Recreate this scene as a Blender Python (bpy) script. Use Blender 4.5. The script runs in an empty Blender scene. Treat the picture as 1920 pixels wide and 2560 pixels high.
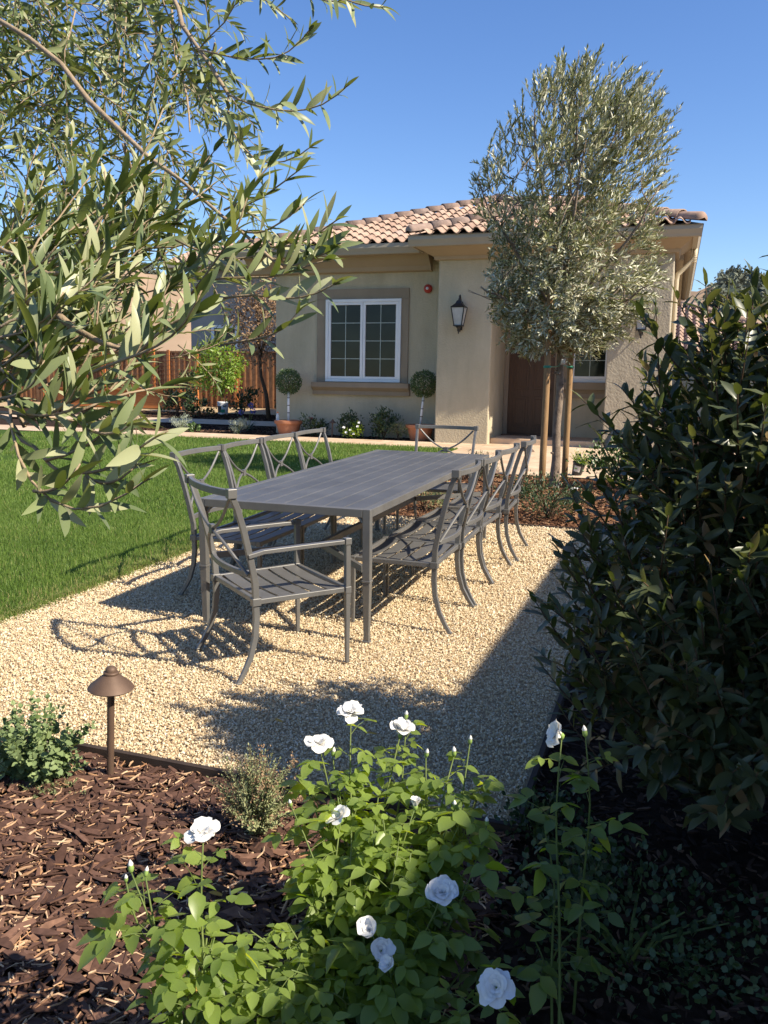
import bpy, math, random
import numpy as np
from mathutils import Matrix, Vector

scene = bpy.context.scene
COL = scene.collection
R = math.radians
RNG = np.random.default_rng(11)
random.seed(3)

# ------------------------------------------------------------------ camera
cam_data = bpy.data.cameras.new("camera")
cam = bpy.data.objects.new("camera", cam_data)
COL.objects.link(cam)
YAW, PITCH, ROLL = 0.3281, 0.1513, 0.0182
_r = np.array([math.cos(YAW), math.sin(YAW), 0.0])
_f0 = np.array([-math.sin(YAW), math.cos(YAW), 0.0])
_z = np.array([0, 0, 1.0])
_f = math.cos(PITCH) * _f0 - math.sin(PITCH) * _z
_u = math.sin(PITCH) * _f0 + math.cos(PITCH) * _z
_r2 = math.cos(ROLL) * _r + math.sin(ROLL) * _u
_u2 = -math.sin(ROLL) * _r + math.cos(ROLL) * _u
m = Matrix.Identity(4)
for i in range(3):
    m[i][0], m[i][1], m[i][2] = _r2[i], _u2[i], -_f[i]
m[0][3], m[1][3], m[2][3] = 0.0, 0.0, 1.402
cam.matrix_world = m
cam_data.sensor_fit = 'AUTO'
cam_data.sensor_width = 36.0
cam_data.lens = 29.33
cam_data.clip_start = 0.05
cam_data.clip_end = 3000.0
scene.camera = cam

# ------------------------------------------------------------------ light
SUN_EL = R(41.0)
SUN_AZ = math.atan2(0.985, -0.172)          # measured from +Y towards +X
sun_dir = Vector((math.sin(SUN_AZ) * math.cos(SUN_EL), math.cos(SUN_AZ) * math.cos(SUN_EL), math.sin(SUN_EL)))
world = bpy.data.worlds.new("World")
scene.world = world
world.use_nodes = True
wn = world.node_tree.nodes
sky = wn.new('ShaderNodeTexSky')
sky.sky_type = 'NISHITA'
sky.sun_disc = False
sky.sun_elevation = SUN_EL
sky.sun_rotation = SUN_AZ
sky.altitude = 0
sky.air_density = 1.0
sky.dust_density = 0.3
sky.ozone_density = 3.2
bg = wn['Background']
bg.inputs['Strength'].default_value = 0.10
hs = wn.new('ShaderNodeHueSaturation')
hs.inputs['Saturation'].default_value = 1.18
hs.inputs['Hue'].default_value = 0.510
world.node_tree.links.new(sky.outputs[0], hs.inputs['Color'])
world.node_tree.links.new(hs.outputs[0], bg.inputs['Color'])
sun_data = bpy.data.lights.new("sun", 'SUN')
sun_data.energy = 4.8
sun_data.angle = R(0.5)
sun_data.color = (1.0, 0.90, 0.74)
sun = bpy.data.objects.new("sun", sun_data)
COL.objects.link(sun)
sun.rotation_euler = (-sun_dir).to_track_quat('-Z', 'Y').to_euler()
sun.location = (20, -4, 18)
scene.view_settings.view_transform = 'Standard'
scene.view_settings.look = 'None'
scene.view_settings.gamma = 1.0
scene.view_settings.exposure = 0.95

# ------------------------------------------------------------------ helpers
SL, SY0 = 0.0238, 4.15
def gz(y):
    return SL * (np.asarray(y, float) - SY0) if not np.isscalar(y) else SL * (y - SY0)
TILT = math.atan(SL)

def tag(o, label=None, cat=None, group=None, kind=None):
    if label: o['label'] = label
    if cat: o['category'] = cat
    if group: o['group'] = group
    if kind: o['kind'] = kind
    return o

def empty(name, loc, rz=0.0, rx=0.0):
    o = bpy.data.objects.new(name, None)
    COL.objects.link(o)
    o.location = loc
    o.rotation_euler = (rx, 0, rz)
    o.empty_display_size = 0.1
    return o

def kids(o):
    return [c for c in bpy.data.objects if c.parent == o]

def copy_tree(o, parent=None):
    ch = kids(o)
    c = o.copy()
    COL.objects.link(c)
    c.parent = parent
    for k in ch:
        copy_tree(k, c)
    return c

def link_mesh(name, me, mat, parent=None):
    o = bpy.data.objects.new(name, me)
    COL.objects.link(o)
    if mat is not None:
        for mm in (mat if isinstance(mat, (list, tuple)) else [mat]):
            me.materials.append(mm)
    if parent is not None:
        o.parent = parent
    return o

def bulk(name, V, polys, mat, parent=None, rnd=None, smooth=False):
    """V (N,3); polys: list of int arrays (M,k)."""
    V = np.asarray(V, np.float32)
    me = bpy.data.meshes.new(name)
    me.vertices.add(len(V))
    me.vertices.foreach_set('co', V.ravel())
    loops = np.concatenate([p.ravel() for p in polys]).astype(np.int32)
    totals = np.concatenate([np.full(len(p), p.shape[1], np.int32) for p in polys])
    starts = np.r_[0, np.cumsum(totals)[:-1]].astype(np.int32)
    me.loops.add(len(loops))
    me.loops.foreach_set('vertex_index', loops)
    me.polygons.add(len(totals))
    me.polygons.foreach_set('loop_start', starts)
    me.polygons.foreach_set('loop_total', totals)
    me.polygons.foreach_set('use_smooth', np.full(len(totals), bool(smooth)))
    if rnd is not None:
        a = me.attributes.new('rnd', 'FLOAT', 'POINT')
        a.data.foreach_set('value', np.asarray(rnd, np.float32))
    me.update(calc_edges=True)
    me.validate()
    return link_mesh(name, me, mat, parent)

class MB:
    def __init__(s):
        s.v = []; s.f = []
    def add(s, vs, fs):
        b = len(s.v)
        s.v += [tuple(map(float, p)) for p in vs]
        s.f += [tuple(b + i for i in f) for f in fs]
        return s
    def box(s, x0, x1, y0, y1, z0, z1, bev=0.0):
        if x0 > x1: x0, x1 = x1, x0
        if y0 > y1: y0, y1 = y1, y0
        if z0 > z1: z0, z1 = z1, z0
        vs = [(x0,y0,z0),(x1,y0,z0),(x1,y1,z0),(x0,y1,z0),(x0,y0,z1),(x1,y0,z1),(x1,y1,z1),(x0,y1,z1)]
        return s.add(vs, [(3,2,1,0),(4,5,6,7),(0,1,5,4),(1,2,6,5),(2,3,7,6),(3,0,4,7)])
    def quad(s, a, b, c, d):
        return s.add([a, b, c, d], [(0, 1, 2, 3)])
    def prism(s, prof, axis, a, b):
        """prof: list of 2D points (CCW); axis 'x': prof=(y,z); 'y': prof=(x,z); 'z': prof=(x,y)"""
        n = len(prof)
        def P(p, t):
            if axis == 'x': return (t, p[0], p[1])
            if axis == 'y': return (p[0], t, p[1])
            return (p[0], p[1], t)
        vs = [P(p, a) for p in prof] + [P(p, b) for p in prof]
        fs = [tuple(range(n))[::-1], tuple(range(n, 2 * n))]
        fs += [(i, (i + 1) % n, n + (i + 1) % n, n + i) for i in range(n)]
        return s.add(vs, fs)
    def tube(s, pts, rad, n=6, cap=True):
        pts = [Vector(p) for p in pts]
        N = len(pts)
        if np.isscalar(rad): rad = [rad] * N
        t0 = (pts[1] - pts[0]).normalized()
        up = Vector((0, 0, 1)) if abs(t0.z) < 0.9 else Vector((1, 0, 0))
        nx = t0.cross(up).normalized()
        vs = []
        for i, p in enumerate(pts):
            t = (pts[min(i + 1, N - 1)] - pts[max(i - 1, 0)])
            if t.length < 1e-9: t = t0
            t = t.normalized()
            nx = (nx - t * nx.dot(t)).normalized()
            ny = t.cross(nx)
            for k in range(n):
                a = 2 * math.pi * k / n
                vs.append(p + (nx * math.cos(a) + ny * math.sin(a)) * rad[i])
        fs = []
        for i in range(N - 1):
            for k in range(n):
                fs.append((i*n+k, i*n+(k+1) % n, (i+1)*n+(k+1) % n, (i+1)*n+k))
        if cap:
            fs.append(tuple(range(n))[::-1]); fs.append(tuple(range((N-1)*n, N*n)))
        return s.add(vs, fs)
    def bar(s, pts, w, d, up=(0, 0, 1)):
        """rectangular section sweep; w along side, d along 'up'-ish; w,d scalars or lists"""
        pts = [Vector(p) for p in pts]; N = len(pts)
        ws = [w] * N if np.isscalar(w) else w
        ds = [d] * N if np.isscalar(d) else d
        up = Vector(up); vs = []
        for i, p in enumerate(pts):
            t = (pts[min(i + 1, N - 1)] - pts[max(i - 1, 0)]).normalized()
            sd = t.cross(up).normalized(); u = sd.cross(t).normalized()
            for a, b in ((-1, -1), (1, -1), (1, 1), (-1, 1)):
                vs.append(p + sd * (a * ws[i] / 2) + u * (b * ds[i] / 2))
        fs = []
        for i in range(N - 1):
            for k in range(4):
                fs.append((i*4+k, i*4+(k+1) % 4, (i+1)*4+(k+1) % 4, (i+1)*4+k))
        fs.append((3, 2, 1, 0)); fs.append(tuple((N-1)*4+k for k in range(4)))
        return s.add(vs, fs)
    def lathe(s, prof, n=24, c=(0, 0, 0)):
        vs = []; fs = []
        for r, z in prof:
            for k in range(n):
                a = 2 * math.pi * k / n
                vs.append((c[0] + r * math.cos(a), c[1] + r * math.sin(a), c[2] + z))
        for i in range(len(prof) - 1):
            for k in range(n):
                fs.append((i*n+k, i*n+(k+1) % n, (i+1)*n+(k+1) % n, (i+1)*n+k))
        fs.append(tuple(range(n))[::-1]); fs.append(tuple(range((len(prof)-1)*n, len(prof)*n)))
        return s.add(vs, fs)
    def build(s, name, mat, parent=None, smooth=False, bevel=0.0, loc=None, autosmooth=None):
        me = bpy.data.meshes.new(name)
        me.from_pydata(s.v, [], s.f)
        me.update()
        if smooth or autosmooth:
            me.polygons.foreach_set('use_smooth', [True] * len(me.polygons))
        o = link_mesh(name, me, mat, parent)
        if autosmooth:
            me.set_sharp_from_angle(angle=R(autosmooth))
        if bevel > 0:
            b = o.modifiers.new('bevel', 'BEVEL'); b.width = bevel; b.segments = 2; b.limit_method = 'ANGLE'; b.angle_limit = R(40)
        if loc is not None: o.location = loc
        return o

# ------------------------------------------------------------------ materials
def _ramp(nt, stops):
    r = nt.nodes.new('ShaderNodeValToRGB')
    e = r.color_ramp.elements
    while len(e) < len(stops): e.new(0.5)
    for i, (p, c) in enumerate(stops):
        e[i].position = p; e[i].color = (*c, 1)
    return r

def mat_noise(name, stops, scale=5.0, rough=0.8, bump=0.0, bscale=60.0, detail=6.0, spec=0.3, metallic=0.0, coord='Object', stretch=None, mottling=None, dist=0.01):
    m = bpy.data.materials.new(name); m.use_nodes = True
    nt = m.node_tree; n = nt.nodes; L = nt.links
    p = n['Principled BSDF']
    tc = n.new('ShaderNodeTexCoord')
    src = tc.outputs[coord]
    if stretch:
        mp = n.new('ShaderNodeMapping'); mp.inputs['Scale'].default_value = stretch
        L.new(src, mp.inputs['Vector']); src = mp.outputs[0]
    t = n.new('ShaderNodeTexNoise'); t.inputs['Scale'].default_value = scale; t.inputs['Detail'].default_value = detail
    t.inputs['Roughness'].default_value = 0.6
    L.new(src, t.inputs['Vector'])
    r = _ramp(nt, stops); L.new(t.outputs['Fac'], r.inputs[0])
    col = r.outputs[0]
    if mottling:                                  # broad weathering: streaky blotches and small scuffs
        mp2 = n.new('ShaderNodeMapping'); mp2.inputs['Scale'].default_value = (2.2, 2.2, 0.55)
        L.new(tc.outputs[coord], mp2.inputs['Vector'])
        t3 = n.new('ShaderNodeTexNoise'); t3.inputs['Scale'].default_value = 1.6; t3.inputs['Detail'].default_value = 9; t3.inputs['Roughness'].default_value = 0.72
        L.new(mp2.outputs[0], t3.inputs['Vector'])
        mr = n.new('ShaderNodeMapRange'); mr.inputs[1].default_value = 0.33; mr.inputs[2].default_value = 0.67
        mr.inputs[3].default_value = 1 - mottling; mr.inputs[4].default_value = 1 + mottling * 0.6
        L.new(t3.outputs['Fac'], mr.inputs[0])
        sc = n.new('ShaderNodeVectorMath'); sc.operation = 'SCALE'
        L.new(col, sc.inputs[0]); L.new(mr.outputs[0], sc.inputs['Scale']); col = sc.outputs[0]
    L.new(col, p.inputs['Base Color'])
    p.inputs['Roughness'].default_value = rough
    p.inputs['Specular IOR Level'].default_value = spec
    p.inputs['Metallic'].default_value = metallic
    if bump > 0:
        t2 = n.new('ShaderNodeTexNoise'); t2.inputs['Scale'].default_value = bscale; t2.inputs['Detail'].default_value = 5
        L.new(src, t2.inputs['Vector'])
        b = n.new('ShaderNodeBump'); b.inputs['Strength'].default_value = bump; b.inputs['Distance'].default_value = dist
        L.new(t2.outputs['Fac'], b.inputs['Height']); L.new(b.outputs[0], p.inputs['Normal'])
    return m

def mat_rnd(name, stops, rough=0.8, spec=0.3, bump=0.0, bscale=80.0, var=0.0):
    m = bpy.data.materials.new(name); m.use_nodes = True
    nt = m.node_tree; n = nt.nodes; L = nt.links
    p = n['Principled BSDF']
    a = n.new('ShaderNodeAttribute'); a.attribute_name = 'rnd'
    r = _ramp(nt, stops); L.new(a.outputs['Fac'], r.inputs[0])
    out = r.outputs[0]
    tc = n.new('ShaderNodeTexCoord')
    if var > 0:
        t = n.new('ShaderNodeTexNoise'); t.inputs['Scale'].default_value = bscale * 0.4; t.inputs['Detail'].default_value = 5
        L.new(tc.outputs['Object'], t.inputs['Vector'])
        mr = n.new('ShaderNodeMapRange'); mr.inputs[1].default_value = 0.3; mr.inputs[2].default_value = 0.7
        mr.inputs[3].default_value = 1 - var; mr.inputs[4].default_value = 1 + var
        L.new(t.outputs['Fac'], mr.inputs[0])
        mx = n.new('ShaderNodeVectorMath'); mx.operation = 'SCALE'
        L.new(out, mx.inputs[0]); L.new(mr.outputs[0], mx.inputs['Scale']); out = mx.outputs[0]
    L.new(out, p.inputs['Base Color'])
    p.inputs['Roughness'].default_value = rough; p.inputs['Specular IOR Level'].default_value = spec
    if bump > 0:
        t2 = n.new('ShaderNodeTexNoise'); t2.inputs['Scale'].default_value = bscale; t2.inputs['Detail'].default_value = 4
        L.new(tc.outputs['Object'], t2.inputs['Vector'])
        b = n.new('ShaderNodeBump'); b.inputs['Strength'].default_value = bump; b.inputs['Distance'].default_value = 0.01
        L.new(t2.outputs['Fac'], b.inputs['Height']); L.new(b.outputs[0], p.inputs['Normal'])
    return m

def mat_leaf(name, top, under, trans=0.3, tcol=None, rough=0.45, spec=0.4):
    """top / under: ramp stops over the per-leaf 'rnd' attribute; the two faces of a leaf differ."""
    m = bpy.data.materials.new(name); m.use_nodes = True
    nt = m.node_tree; n = nt.nodes; L = nt.links
    p = n['Principled BSDF']; out = n['Material Output']
    a = n.new('ShaderNodeAttribute'); a.attribute_name = 'rnd'
    r1 = _ramp(nt, top); r2 = _ramp(nt, under)
    L.new(a.outputs['Fac'], r1.inputs[0]); L.new(a.outputs['Fac'], r2.inputs[0])
    g = n.new('ShaderNodeNewGeometry')
    mx = n.new('ShaderNodeMix'); mx.data_type = 'RGBA'
    L.new(g.outputs['Backfacing'], mx.inputs['Factor']); L.new(r1.outputs[0], mx.inputs['A']); L.new(r2.outputs[0], mx.inputs['B'])
    L.new(mx.outputs['Result'], p.inputs['Base Color'])
    p.inputs['Roughness'].default_value = rough; p.inputs['Specular IOR Level'].default_value = spec
    tr = n.new('ShaderNodeBsdfTranslucent')
    if tcol:
        r3 = _ramp(nt, tcol); L.new(a.outputs['Fac'], r3.inputs[0]); L.new(r3.outputs[0], tr.inputs['Color'])
    else:
        L.new(r1.outputs[0], tr.inputs['Color'])
    ms = n.new('ShaderNodeMixShader'); ms.inputs[0].default_value = trans
    L.new(p.outputs[0], ms.inputs[1]); L.new(tr.outputs[0], ms.inputs[2]); L.new(ms.outputs[0], out.inputs['Surface'])
    return m

def mat_plain(name, col, rough=0.5, spec=0.5, metallic=0.0, trans=0.0):
    v = 0.10
    c0 = tuple(c * (1 - v) for c in col); c1 = tuple(min(1, c * (1 + v)) for c in col)
    m = mat_noise(name, [(0.3, c0), (0.7, c1)], scale=18, rough=rough, spec=spec, metallic=metallic)
    return m

# ------------------------------------------------------------------ foliage generators
def unit(a):
    return a / np.maximum(np.linalg.norm(a, axis=-1, keepdims=True), 1e-9)

LANCE = lambda t: np.sin(np.pi * np.clip(t, 0, 1) ** 0.90) ** 0.68
OVATE = lambda t: np.sin(np.pi * np.clip(t, 0, 1) ** 0.70) ** 0.75
ROUND = lambda t: np.sin(np.pi * np.clip(t, 0, 1) ** 0.80) ** 0.5

def leaf_mesh(P, A, Nn, Ln, Wd, seg=4, shape=LANCE, curl=0.1, fold=0.25, wave=0.0, rng=RNG, rnd=None):
    """returns V, [quads], rnd arrays"""
    P = np.asarray(P, float); n = len(P)
    A = unit(np.asarray(A, float)); Nn = np.asarray(Nn, float)
    Nn = unit(Nn - A * (Nn * A).sum(1, keepdims=True)); B = np.cross(A, Nn)
    Ln = np.broadcast_to(Ln, n).astype(float); Wd = np.broadcast_to(Wd, n).astype(float)
    ts = np.linspace(0, 1, seg + 1)
    w = shape(ts); w[0] = 0.12; w[-1] = 0.02
    cu = curl * rng.normal(1, 0.7, n); fo = fold * rng.uniform(0.4, 1.3, n)
    ph = rng.uniform(0, 6.28, n)
    V = np.zeros((n, seg + 1, 3, 3))
    for j, t in enumerate(ts):
        for k, s in enumerate((-1, 0, 1)):
            off = -cu * Ln * t * t + fo * Wd * abs(s) * w[j] * 0.5
            if wave: off = off + wave * Wd * np.sin(ph + t * 13 + s) * abs(s)
            V[:, j, k] = P + A * (Ln * t)[:, None] + B * (Wd * 0.5 * w[j] * s)[:, None] + Nn * off[:, None]
    idx = np.arange(n)[:, None, None] * ((seg + 1) * 3)
    j = np.arange(seg)[None, :, None]; k = np.arange(2)[None, None, :]
    base = idx + j * 3 + k
    q = np.stack([base, base + 1, base + 4, base + 3], -1).reshape(-1, 4)
    q = q[:, ::-1]
    if rnd is None: rnd = rng.random(n)
    rv = np.repeat(rnd, (seg + 1) * 3)
    return V.reshape(-1, 3), q, rv

class Leaves:
    def __init__(s): s.P = []; s.A = []; s.N = []; s.L = []; s.W = []; s.r = []
    def add(s, P, A, N, L, W, r=None):
        n = len(P)
        s.P.append(np.asarray(P, float)); s.A.append(np.asarray(A, float)); s.N.append(np.asarray(N, float))
        s.L.append(np.broadcast_to(L, n)); s.W.append(np.broadcast_to(W, n))
        s.r.append(RNG.random(n) if r is None else np.broadcast_to(r, n))
    def build(s, name, mat, parent=None, **kw):
        V, q, rv = leaf_mesh(np.concatenate(s.P), np.concatenate(s.A), np.concatenate(s.N), np.concatenate(s.L), np.concatenate(s.W), rnd=np.concatenate(s.r), **kw)
        return bulk(name, V, [q], mat, parent, rnd=rv, smooth=True)

def twig_leaves(lv, pts, leaf, spacing=0.024, ang=42, asp=0.22, start=0.12, upb=0.35, pair=True, jit=0.15, rng=RNG, flip=0.0):
    pts = np.asarray(pts, float)
    d = np.r_[0, np.cumsum(np.linalg.norm(np.diff(pts, axis=0), axis=1))]
    T = d[-1]
    ss = np.arange(T * start, T, spacing)
    if len(ss) == 0: return
    P = np.stack([np.interp(ss, d, pts[:, i]) for i in range(3)], 1)
    P2 = np.stack([np.interp(np.minimum(ss + 0.01, T), d, pts[:, i]) for i in range(3)], 1)
    P1 = np.stack([np.interp(np.maximum(ss - 0.01, 0), d, pts[:, i]) for i in range(3)], 1)
    t = unit(P2 - P1)
    ref = unit(np.cross(t, np.array([0.3, 0.2, 0.9])) + 1e-6)
    ref2 = np.cross(t, ref)
    ph = rng.uniform(0, 6.28) + np.arange(len(ss)) * (math.pi / 2) + rng.normal(0, 0.35, len(ss))
    for sgn in ((1, -1) if pair else (1,)):
        side = (ref * np.cos(ph)[:, None] + ref2 * np.sin(ph)[:, None]) * sgn
        a = np.radians(ang) * rng.uniform(0.6, 1.35, len(ss))
        dirs = t * np.cos(a)[:, None] + side * np.sin(a)[:, None] + np.array([0, 0, upb]) + rng.normal(0, jit, (len(ss), 3))
        nn = t * 0.8 - side * 0.5 + np.array([0.15, 0, 0.55]) + rng.normal(0, 0.25, (len(ss), 3))
        if flip: nn = nn * np.where(rng.random(len(ss)) < flip, -1, 1)[:, None]
        taper = 1.0 - 0.45 * np.clip((ss / T - 0.75) / 0.25, 0, 1)
        L = leaf * rng.uniform(0.72, 1.15, len(ss)) * taper
        keep = rng.random(len(ss)) > 0.08
        lv.add(P[keep], dirs[keep], nn[keep], L[keep], (L * asp * rng.uniform(0.8, 1.2, len(ss)))[keep])
    # terminal leaf
    lv.add(P[-1:], t[-1:], np.array([[0.1, 0, 1.0]]), leaf * 0.7, leaf * asp * 0.8)

def blob_points(n, c, r, rng=RNG, lo=0.0, hollow=0.45, clumps=0, cs=0.25):
    """points through an ellipsoid, denser toward the outside, in clumps"""
    d = unit(rng.normal(0, 1, (n, 3)))
    rad = (hollow + (1 - hollow) * rng.random(n) ** 0.6)
    p = d * rad[:, None]
    if clumps:
        cc = unit(rng.normal(0, 1, (clumps, 3))) * rng.uniform(0.45, 1.02, (clumps, 1))
        k = rng.integers(0, clumps, n)
        p = cc[k] + rng.normal(0, cs, (n, 3))
    P = np.asarray(c) + p * np.asarray(r)
    if lo is not None: P = P[P[:, 2] > lo]
    return P

def shrub(name, loc, r, h, n, leaf, asp, mat, stem_mat, label, cat='shrub', group=None, shape=OVATE, clumps=24, cs=0.2, seg=3, up=0.6, curl=0.12, rz=None, jitter=0.6, nst=9):
    root = empty(name, (loc[0], loc[1], gz(loc[1]) if len(loc) < 3 else loc[2]))
    tag(root, label, cat, group)
    c = np.array([0, 0, h * 0.52])
    P = blob_points(n, c, (r, r, h * 0.5), clumps=clumps, cs=cs, lo=0.01)
    out = unit((P - c * np.array([1, 1, 0.4])) / np.array([r, r, h * 0.5]))
    A = out + np.array([0, 0, up]) + RNG.normal(0, jitter, P.shape)
    N = out * 0.6 + np.array([0, 0, 0.7]) + RNG.normal(0, 0.5, P.shape)
    lv = Leaves(); lv.add(P, A, N, leaf * RNG.uniform(0.7, 1.2, len(P)), leaf * asp * RNG.uniform(0.8, 1.2, len(P)))
    lv.build('foliage', mat, root, seg=seg, shape=shape, curl=curl)
    mb = MB()
    for k in range(nst):
        a = RNG.uniform(0, 6.28); e = RNG.uniform(0.3, 0.9)
        tip = (r * e * math.cos(a), r * e * math.sin(a), h * RNG.uniform(0.55, 0.95))
        mid = (tip[0] * 0.35, tip[1] * 0.35, tip[2] * 0.55)
        mb.tube([(RNG.normal(0, .01), RNG.normal(0, .01), -0.02), mid, tip], [0.006 + h * 0.006, 0.004 + h * 0.003, 0.002], 5)
    mb.build('stem', stem_mat, root)
    return root

# ------------------------------------------------------------------ palette
M = {}
M['stucco'] = mat_noise('stucco', [(0.25, (0.44, 0.375, 0.26)), (0.5, (0.49, 0.42, 0.295)), (0.75, (0.53, 0.46, 0.33))], scale=1.1, rough=0.95, bump=0.45, bscale=30, spec=0.15, dist=0.025, mottling=0.10)
M['downspout'] = mat_noise('downspout', [(0.3, (0.50, 0.42, 0.29)), (0.7, (0.54, 0.46, 0.32))], scale=2, rough=0.6, spec=0.3)
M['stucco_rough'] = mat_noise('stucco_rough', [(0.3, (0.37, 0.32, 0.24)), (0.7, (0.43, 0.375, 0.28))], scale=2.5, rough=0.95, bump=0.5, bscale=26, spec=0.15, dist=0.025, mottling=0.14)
M['trim'] = mat_noise('trim', [(0.3, (0.27, 0.215, 0.155)), (0.7, (0.31, 0.25, 0.18))], scale=2.0, rough=0.9, bump=0.25, bscale=60, spec=0.15, mottling=0.10)
M['cornice'] = mat_noise('cornice', [(0.3, (0.34, 0.27, 0.195)), (0.7, (0.38, 0.305, 0.22))], scale=1.5, rough=0.9, bump=0.15, bscale=60, spec=0.15)
M['gutter'] = mat_noise('gutter', [(0.3, (0.35, 0.30, 0.23)), (0.7, (0.38, 0.33, 0.25))], scale=3, rough=0.55, spec=0.35)
M['tile'] = mat_rnd('tile', [(0.0, (0.28, 0.185, 0.14)), (0.4, (0.35, 0.245, 0.185)), (0.75, (0.40, 0.285, 0.215)), (1.0, (0.33, 0.25, 0.205))], rough=0.9, spec=0.15, bump=0.3, bscale=25, var=0.18)
M['ridge_tile'] = mat_rnd('ridge_tile', [(0.0, (0.26, 0.175, 0.135)), (0.5, (0.34, 0.235, 0.18)), (1.0, (0.30, 0.225, 0.185))], rough=0.85, spec=0.2, bump=0.3, bscale=25, var=0.2)
M['deck'] = mat_noise('deck', [(0.3, (0.06, 0.045, 0.04)), (0.7, (0.09, 0.07, 0.06))], rough=0.95)
M['white_vinyl'] = mat_noise('white_vinyl', [(0.3, (0.74, 0.74, 0.74)), (0.7, (0.8, 0.8, 0.8))], scale=4, rough=0.4, spec=0.45)
M['door'] = mat_noise('door', [(0.25, (0.065, 0.034, 0.018)), (0.75, (0.115, 0.062, 0.032))], scale=6, rough=0.5, spec=0.4, bump=0.2, bscale=30, stretch=(14, 14, 1.0))
M['black_iron'] = mat_noise('black_iron', [(0.3, (0.012, 0.012, 0.013)), (0.7, (0.022, 0.022, 0.024))], scale=20, rough=0.45, spec=0.5)
M['metal'] = mat_noise('powder_coat', [(0.25, (0.145, 0.14, 0.133)), (0.75, (0.185, 0.18, 0.17))], scale=7, rough=0.42, spec=0.5, metallic=0.35, bump=0.06, bscale=900, dist=0.002, mottling=0.12)
M['metal_top'] = mat_noise('powder_coat_top', [(0.2, (0.085, 0.086, 0.09)), (0.8, (0.16, 0.158, 0.155))], scale=3.2, rough=0.42, spec=0.5, metallic=0.3, bump=0.06, bscale=700, dist=0.002, detail=9, mottling=0.16)
M['bronze'] = mat_noise('bronze', [(0.3, (0.10, 0.062, 0.042)), (0.7, (0.14, 0.088, 0.06))], scale=14, rough=0.6, spec=0.4, metallic=0.3)
M['soil'] = mat_noise('soil', [(0.3, (0.022, 0.013, 0.009)), (0.7, (0.045, 0.028, 0.018))], scale=40, rough=1.0, bump=0.6, bscale=70, spec=0.1)
M['chips'] = mat_rnd('chips', [(0.0, (0.055, 0.028, 0.020)), (0.45, (0.105, 0.056, 0.040)), (0.60, (0.155, 0.085, 0.060)), (0.68, (0.34, 0.18, 0.09)), (0.85, (0.50, 0.32, 0.19)), (1.0, (0.62, 0.44, 0.28))], rough=0.9, spec=0.2, var=0.25, bscale=120)
M['chips_far'] = mat_rnd('chips_far', [(0.0, (0.06, 0.026, 0.013)), (0.5, (0.13, 0.06, 0.03)), (0.8, (0.22, 0.11, 0.055)), (1.0, (0.38, 0.23, 0.13))], rough=0.9, spec=0.2, var=0.2)
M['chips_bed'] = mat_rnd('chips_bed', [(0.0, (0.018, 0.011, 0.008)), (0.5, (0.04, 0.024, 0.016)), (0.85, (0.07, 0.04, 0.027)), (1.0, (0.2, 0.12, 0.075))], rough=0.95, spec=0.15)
M['gravel_base'] = mat_noise('gravel_base', [(0.3, (0.33, 0.23, 0.13)), (0.7, (0.50, 0.38, 0.23))], scale=120, rough=0.95, bump=0.8, bscale=110, spec=0.15)
M['gravel'] = mat_rnd('gravel', [(0.0, (0.48, 0.34, 0.20)), (0.12, (0.57, 0.44, 0.265)), (0.55, (0.65, 0.53, 0.345)), (0.9, (0.74, 0.64, 0.455)), (1.0, (0.78, 0.71, 0.58))], rough=0.85, spec=0.25)
M['lawn_base'] = mat_noise('lawn_base', [(0.3, (0.030, 0.065, 0.010)), (0.7, (0.06, 0.10, 0.018))], scale=30, rough=1.0, bump=0.5, bscale=120, spec=0.1)
M['grass'] = mat_leaf('grass', [(0.0, (0.085, 0.15, 0.024)), (0.6, (0.16, 0.25, 0.045)), (0.9, (0.24, 0.32, 0.08)), (1.0, (0.42, 0.34, 0.15))], [(0.0, (0.085, 0.15, 0.024)), (0.6, (0.16, 0.25, 0.045)), (0.9, (0.24, 0.32, 0.08)), (1.0, (0.42, 0.34, 0.15))], trans=0.35, rough=0.5, spec=0.3)
M['edging'] = mat_noise('edging', [(0.3, (0.03, 0.02, 0.015)), (0.7, (0.06, 0.042, 0.032))], scale=12, rough=0.85, stretch=(1, 1, 8))
M['wood_fence'] = mat_rnd('wood_fence', [(0.0, (0.16, 0.07, 0.032)), (0.5, (0.27, 0.13, 0.06)), (1.0, (0.36, 0.20, 0.10))], rough=0.8, spec=0.2, var=0.25, bscale=20)
M['redwood'] = mat_noise('redwood', [(0.3, (0.36, 0.12, 0.032)), (0.7, (0.48, 0.18, 0.055))], scale=3, rough=0.65, spec=0.3, stretch=(1, 1, 9))
M['stake'] = mat_noise('stake', [(0.3, (0.22, 0.125, 0.055)), (0.7, (0.34, 0.21, 0.10))], scale=6, rough=0.8, stretch=(12, 12, 1.2), bump=0.3, bscale=30)
M['bark_olive'] = mat_noise('bark_olive', [(0.3, (0.13, 0.098, 0.072)), (0.5, (0.21, 0.16, 0.12)), (0.75, (0.28, 0.22, 0.165))], scale=14, rough=0.9, bump=0.6, bscale=45, spec=0.15)
M['twig_olive'] = mat_noise('twig_olive', [(0.3, (0.24, 0.175, 0.11)), (0.7, (0.38, 0.29, 0.19))], scale=25, rough=0.8, bump=0.3, bscale=150, spec=0.2)
M['stem_green'] = mat_noise('stem_green', [(0.3, (0.085, 0.13, 0.03)), (0.7, (0.14, 0.17, 0.05))], scale=20, rough=0.6, spec=0.3)
M['stem_brown'] = mat_noise('stem_brown', [(0.3, (0.07, 0.045, 0.03)), (0.7, (0.12, 0.08, 0.05))], scale=20, rough=0.9, spec=0.15)
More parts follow.
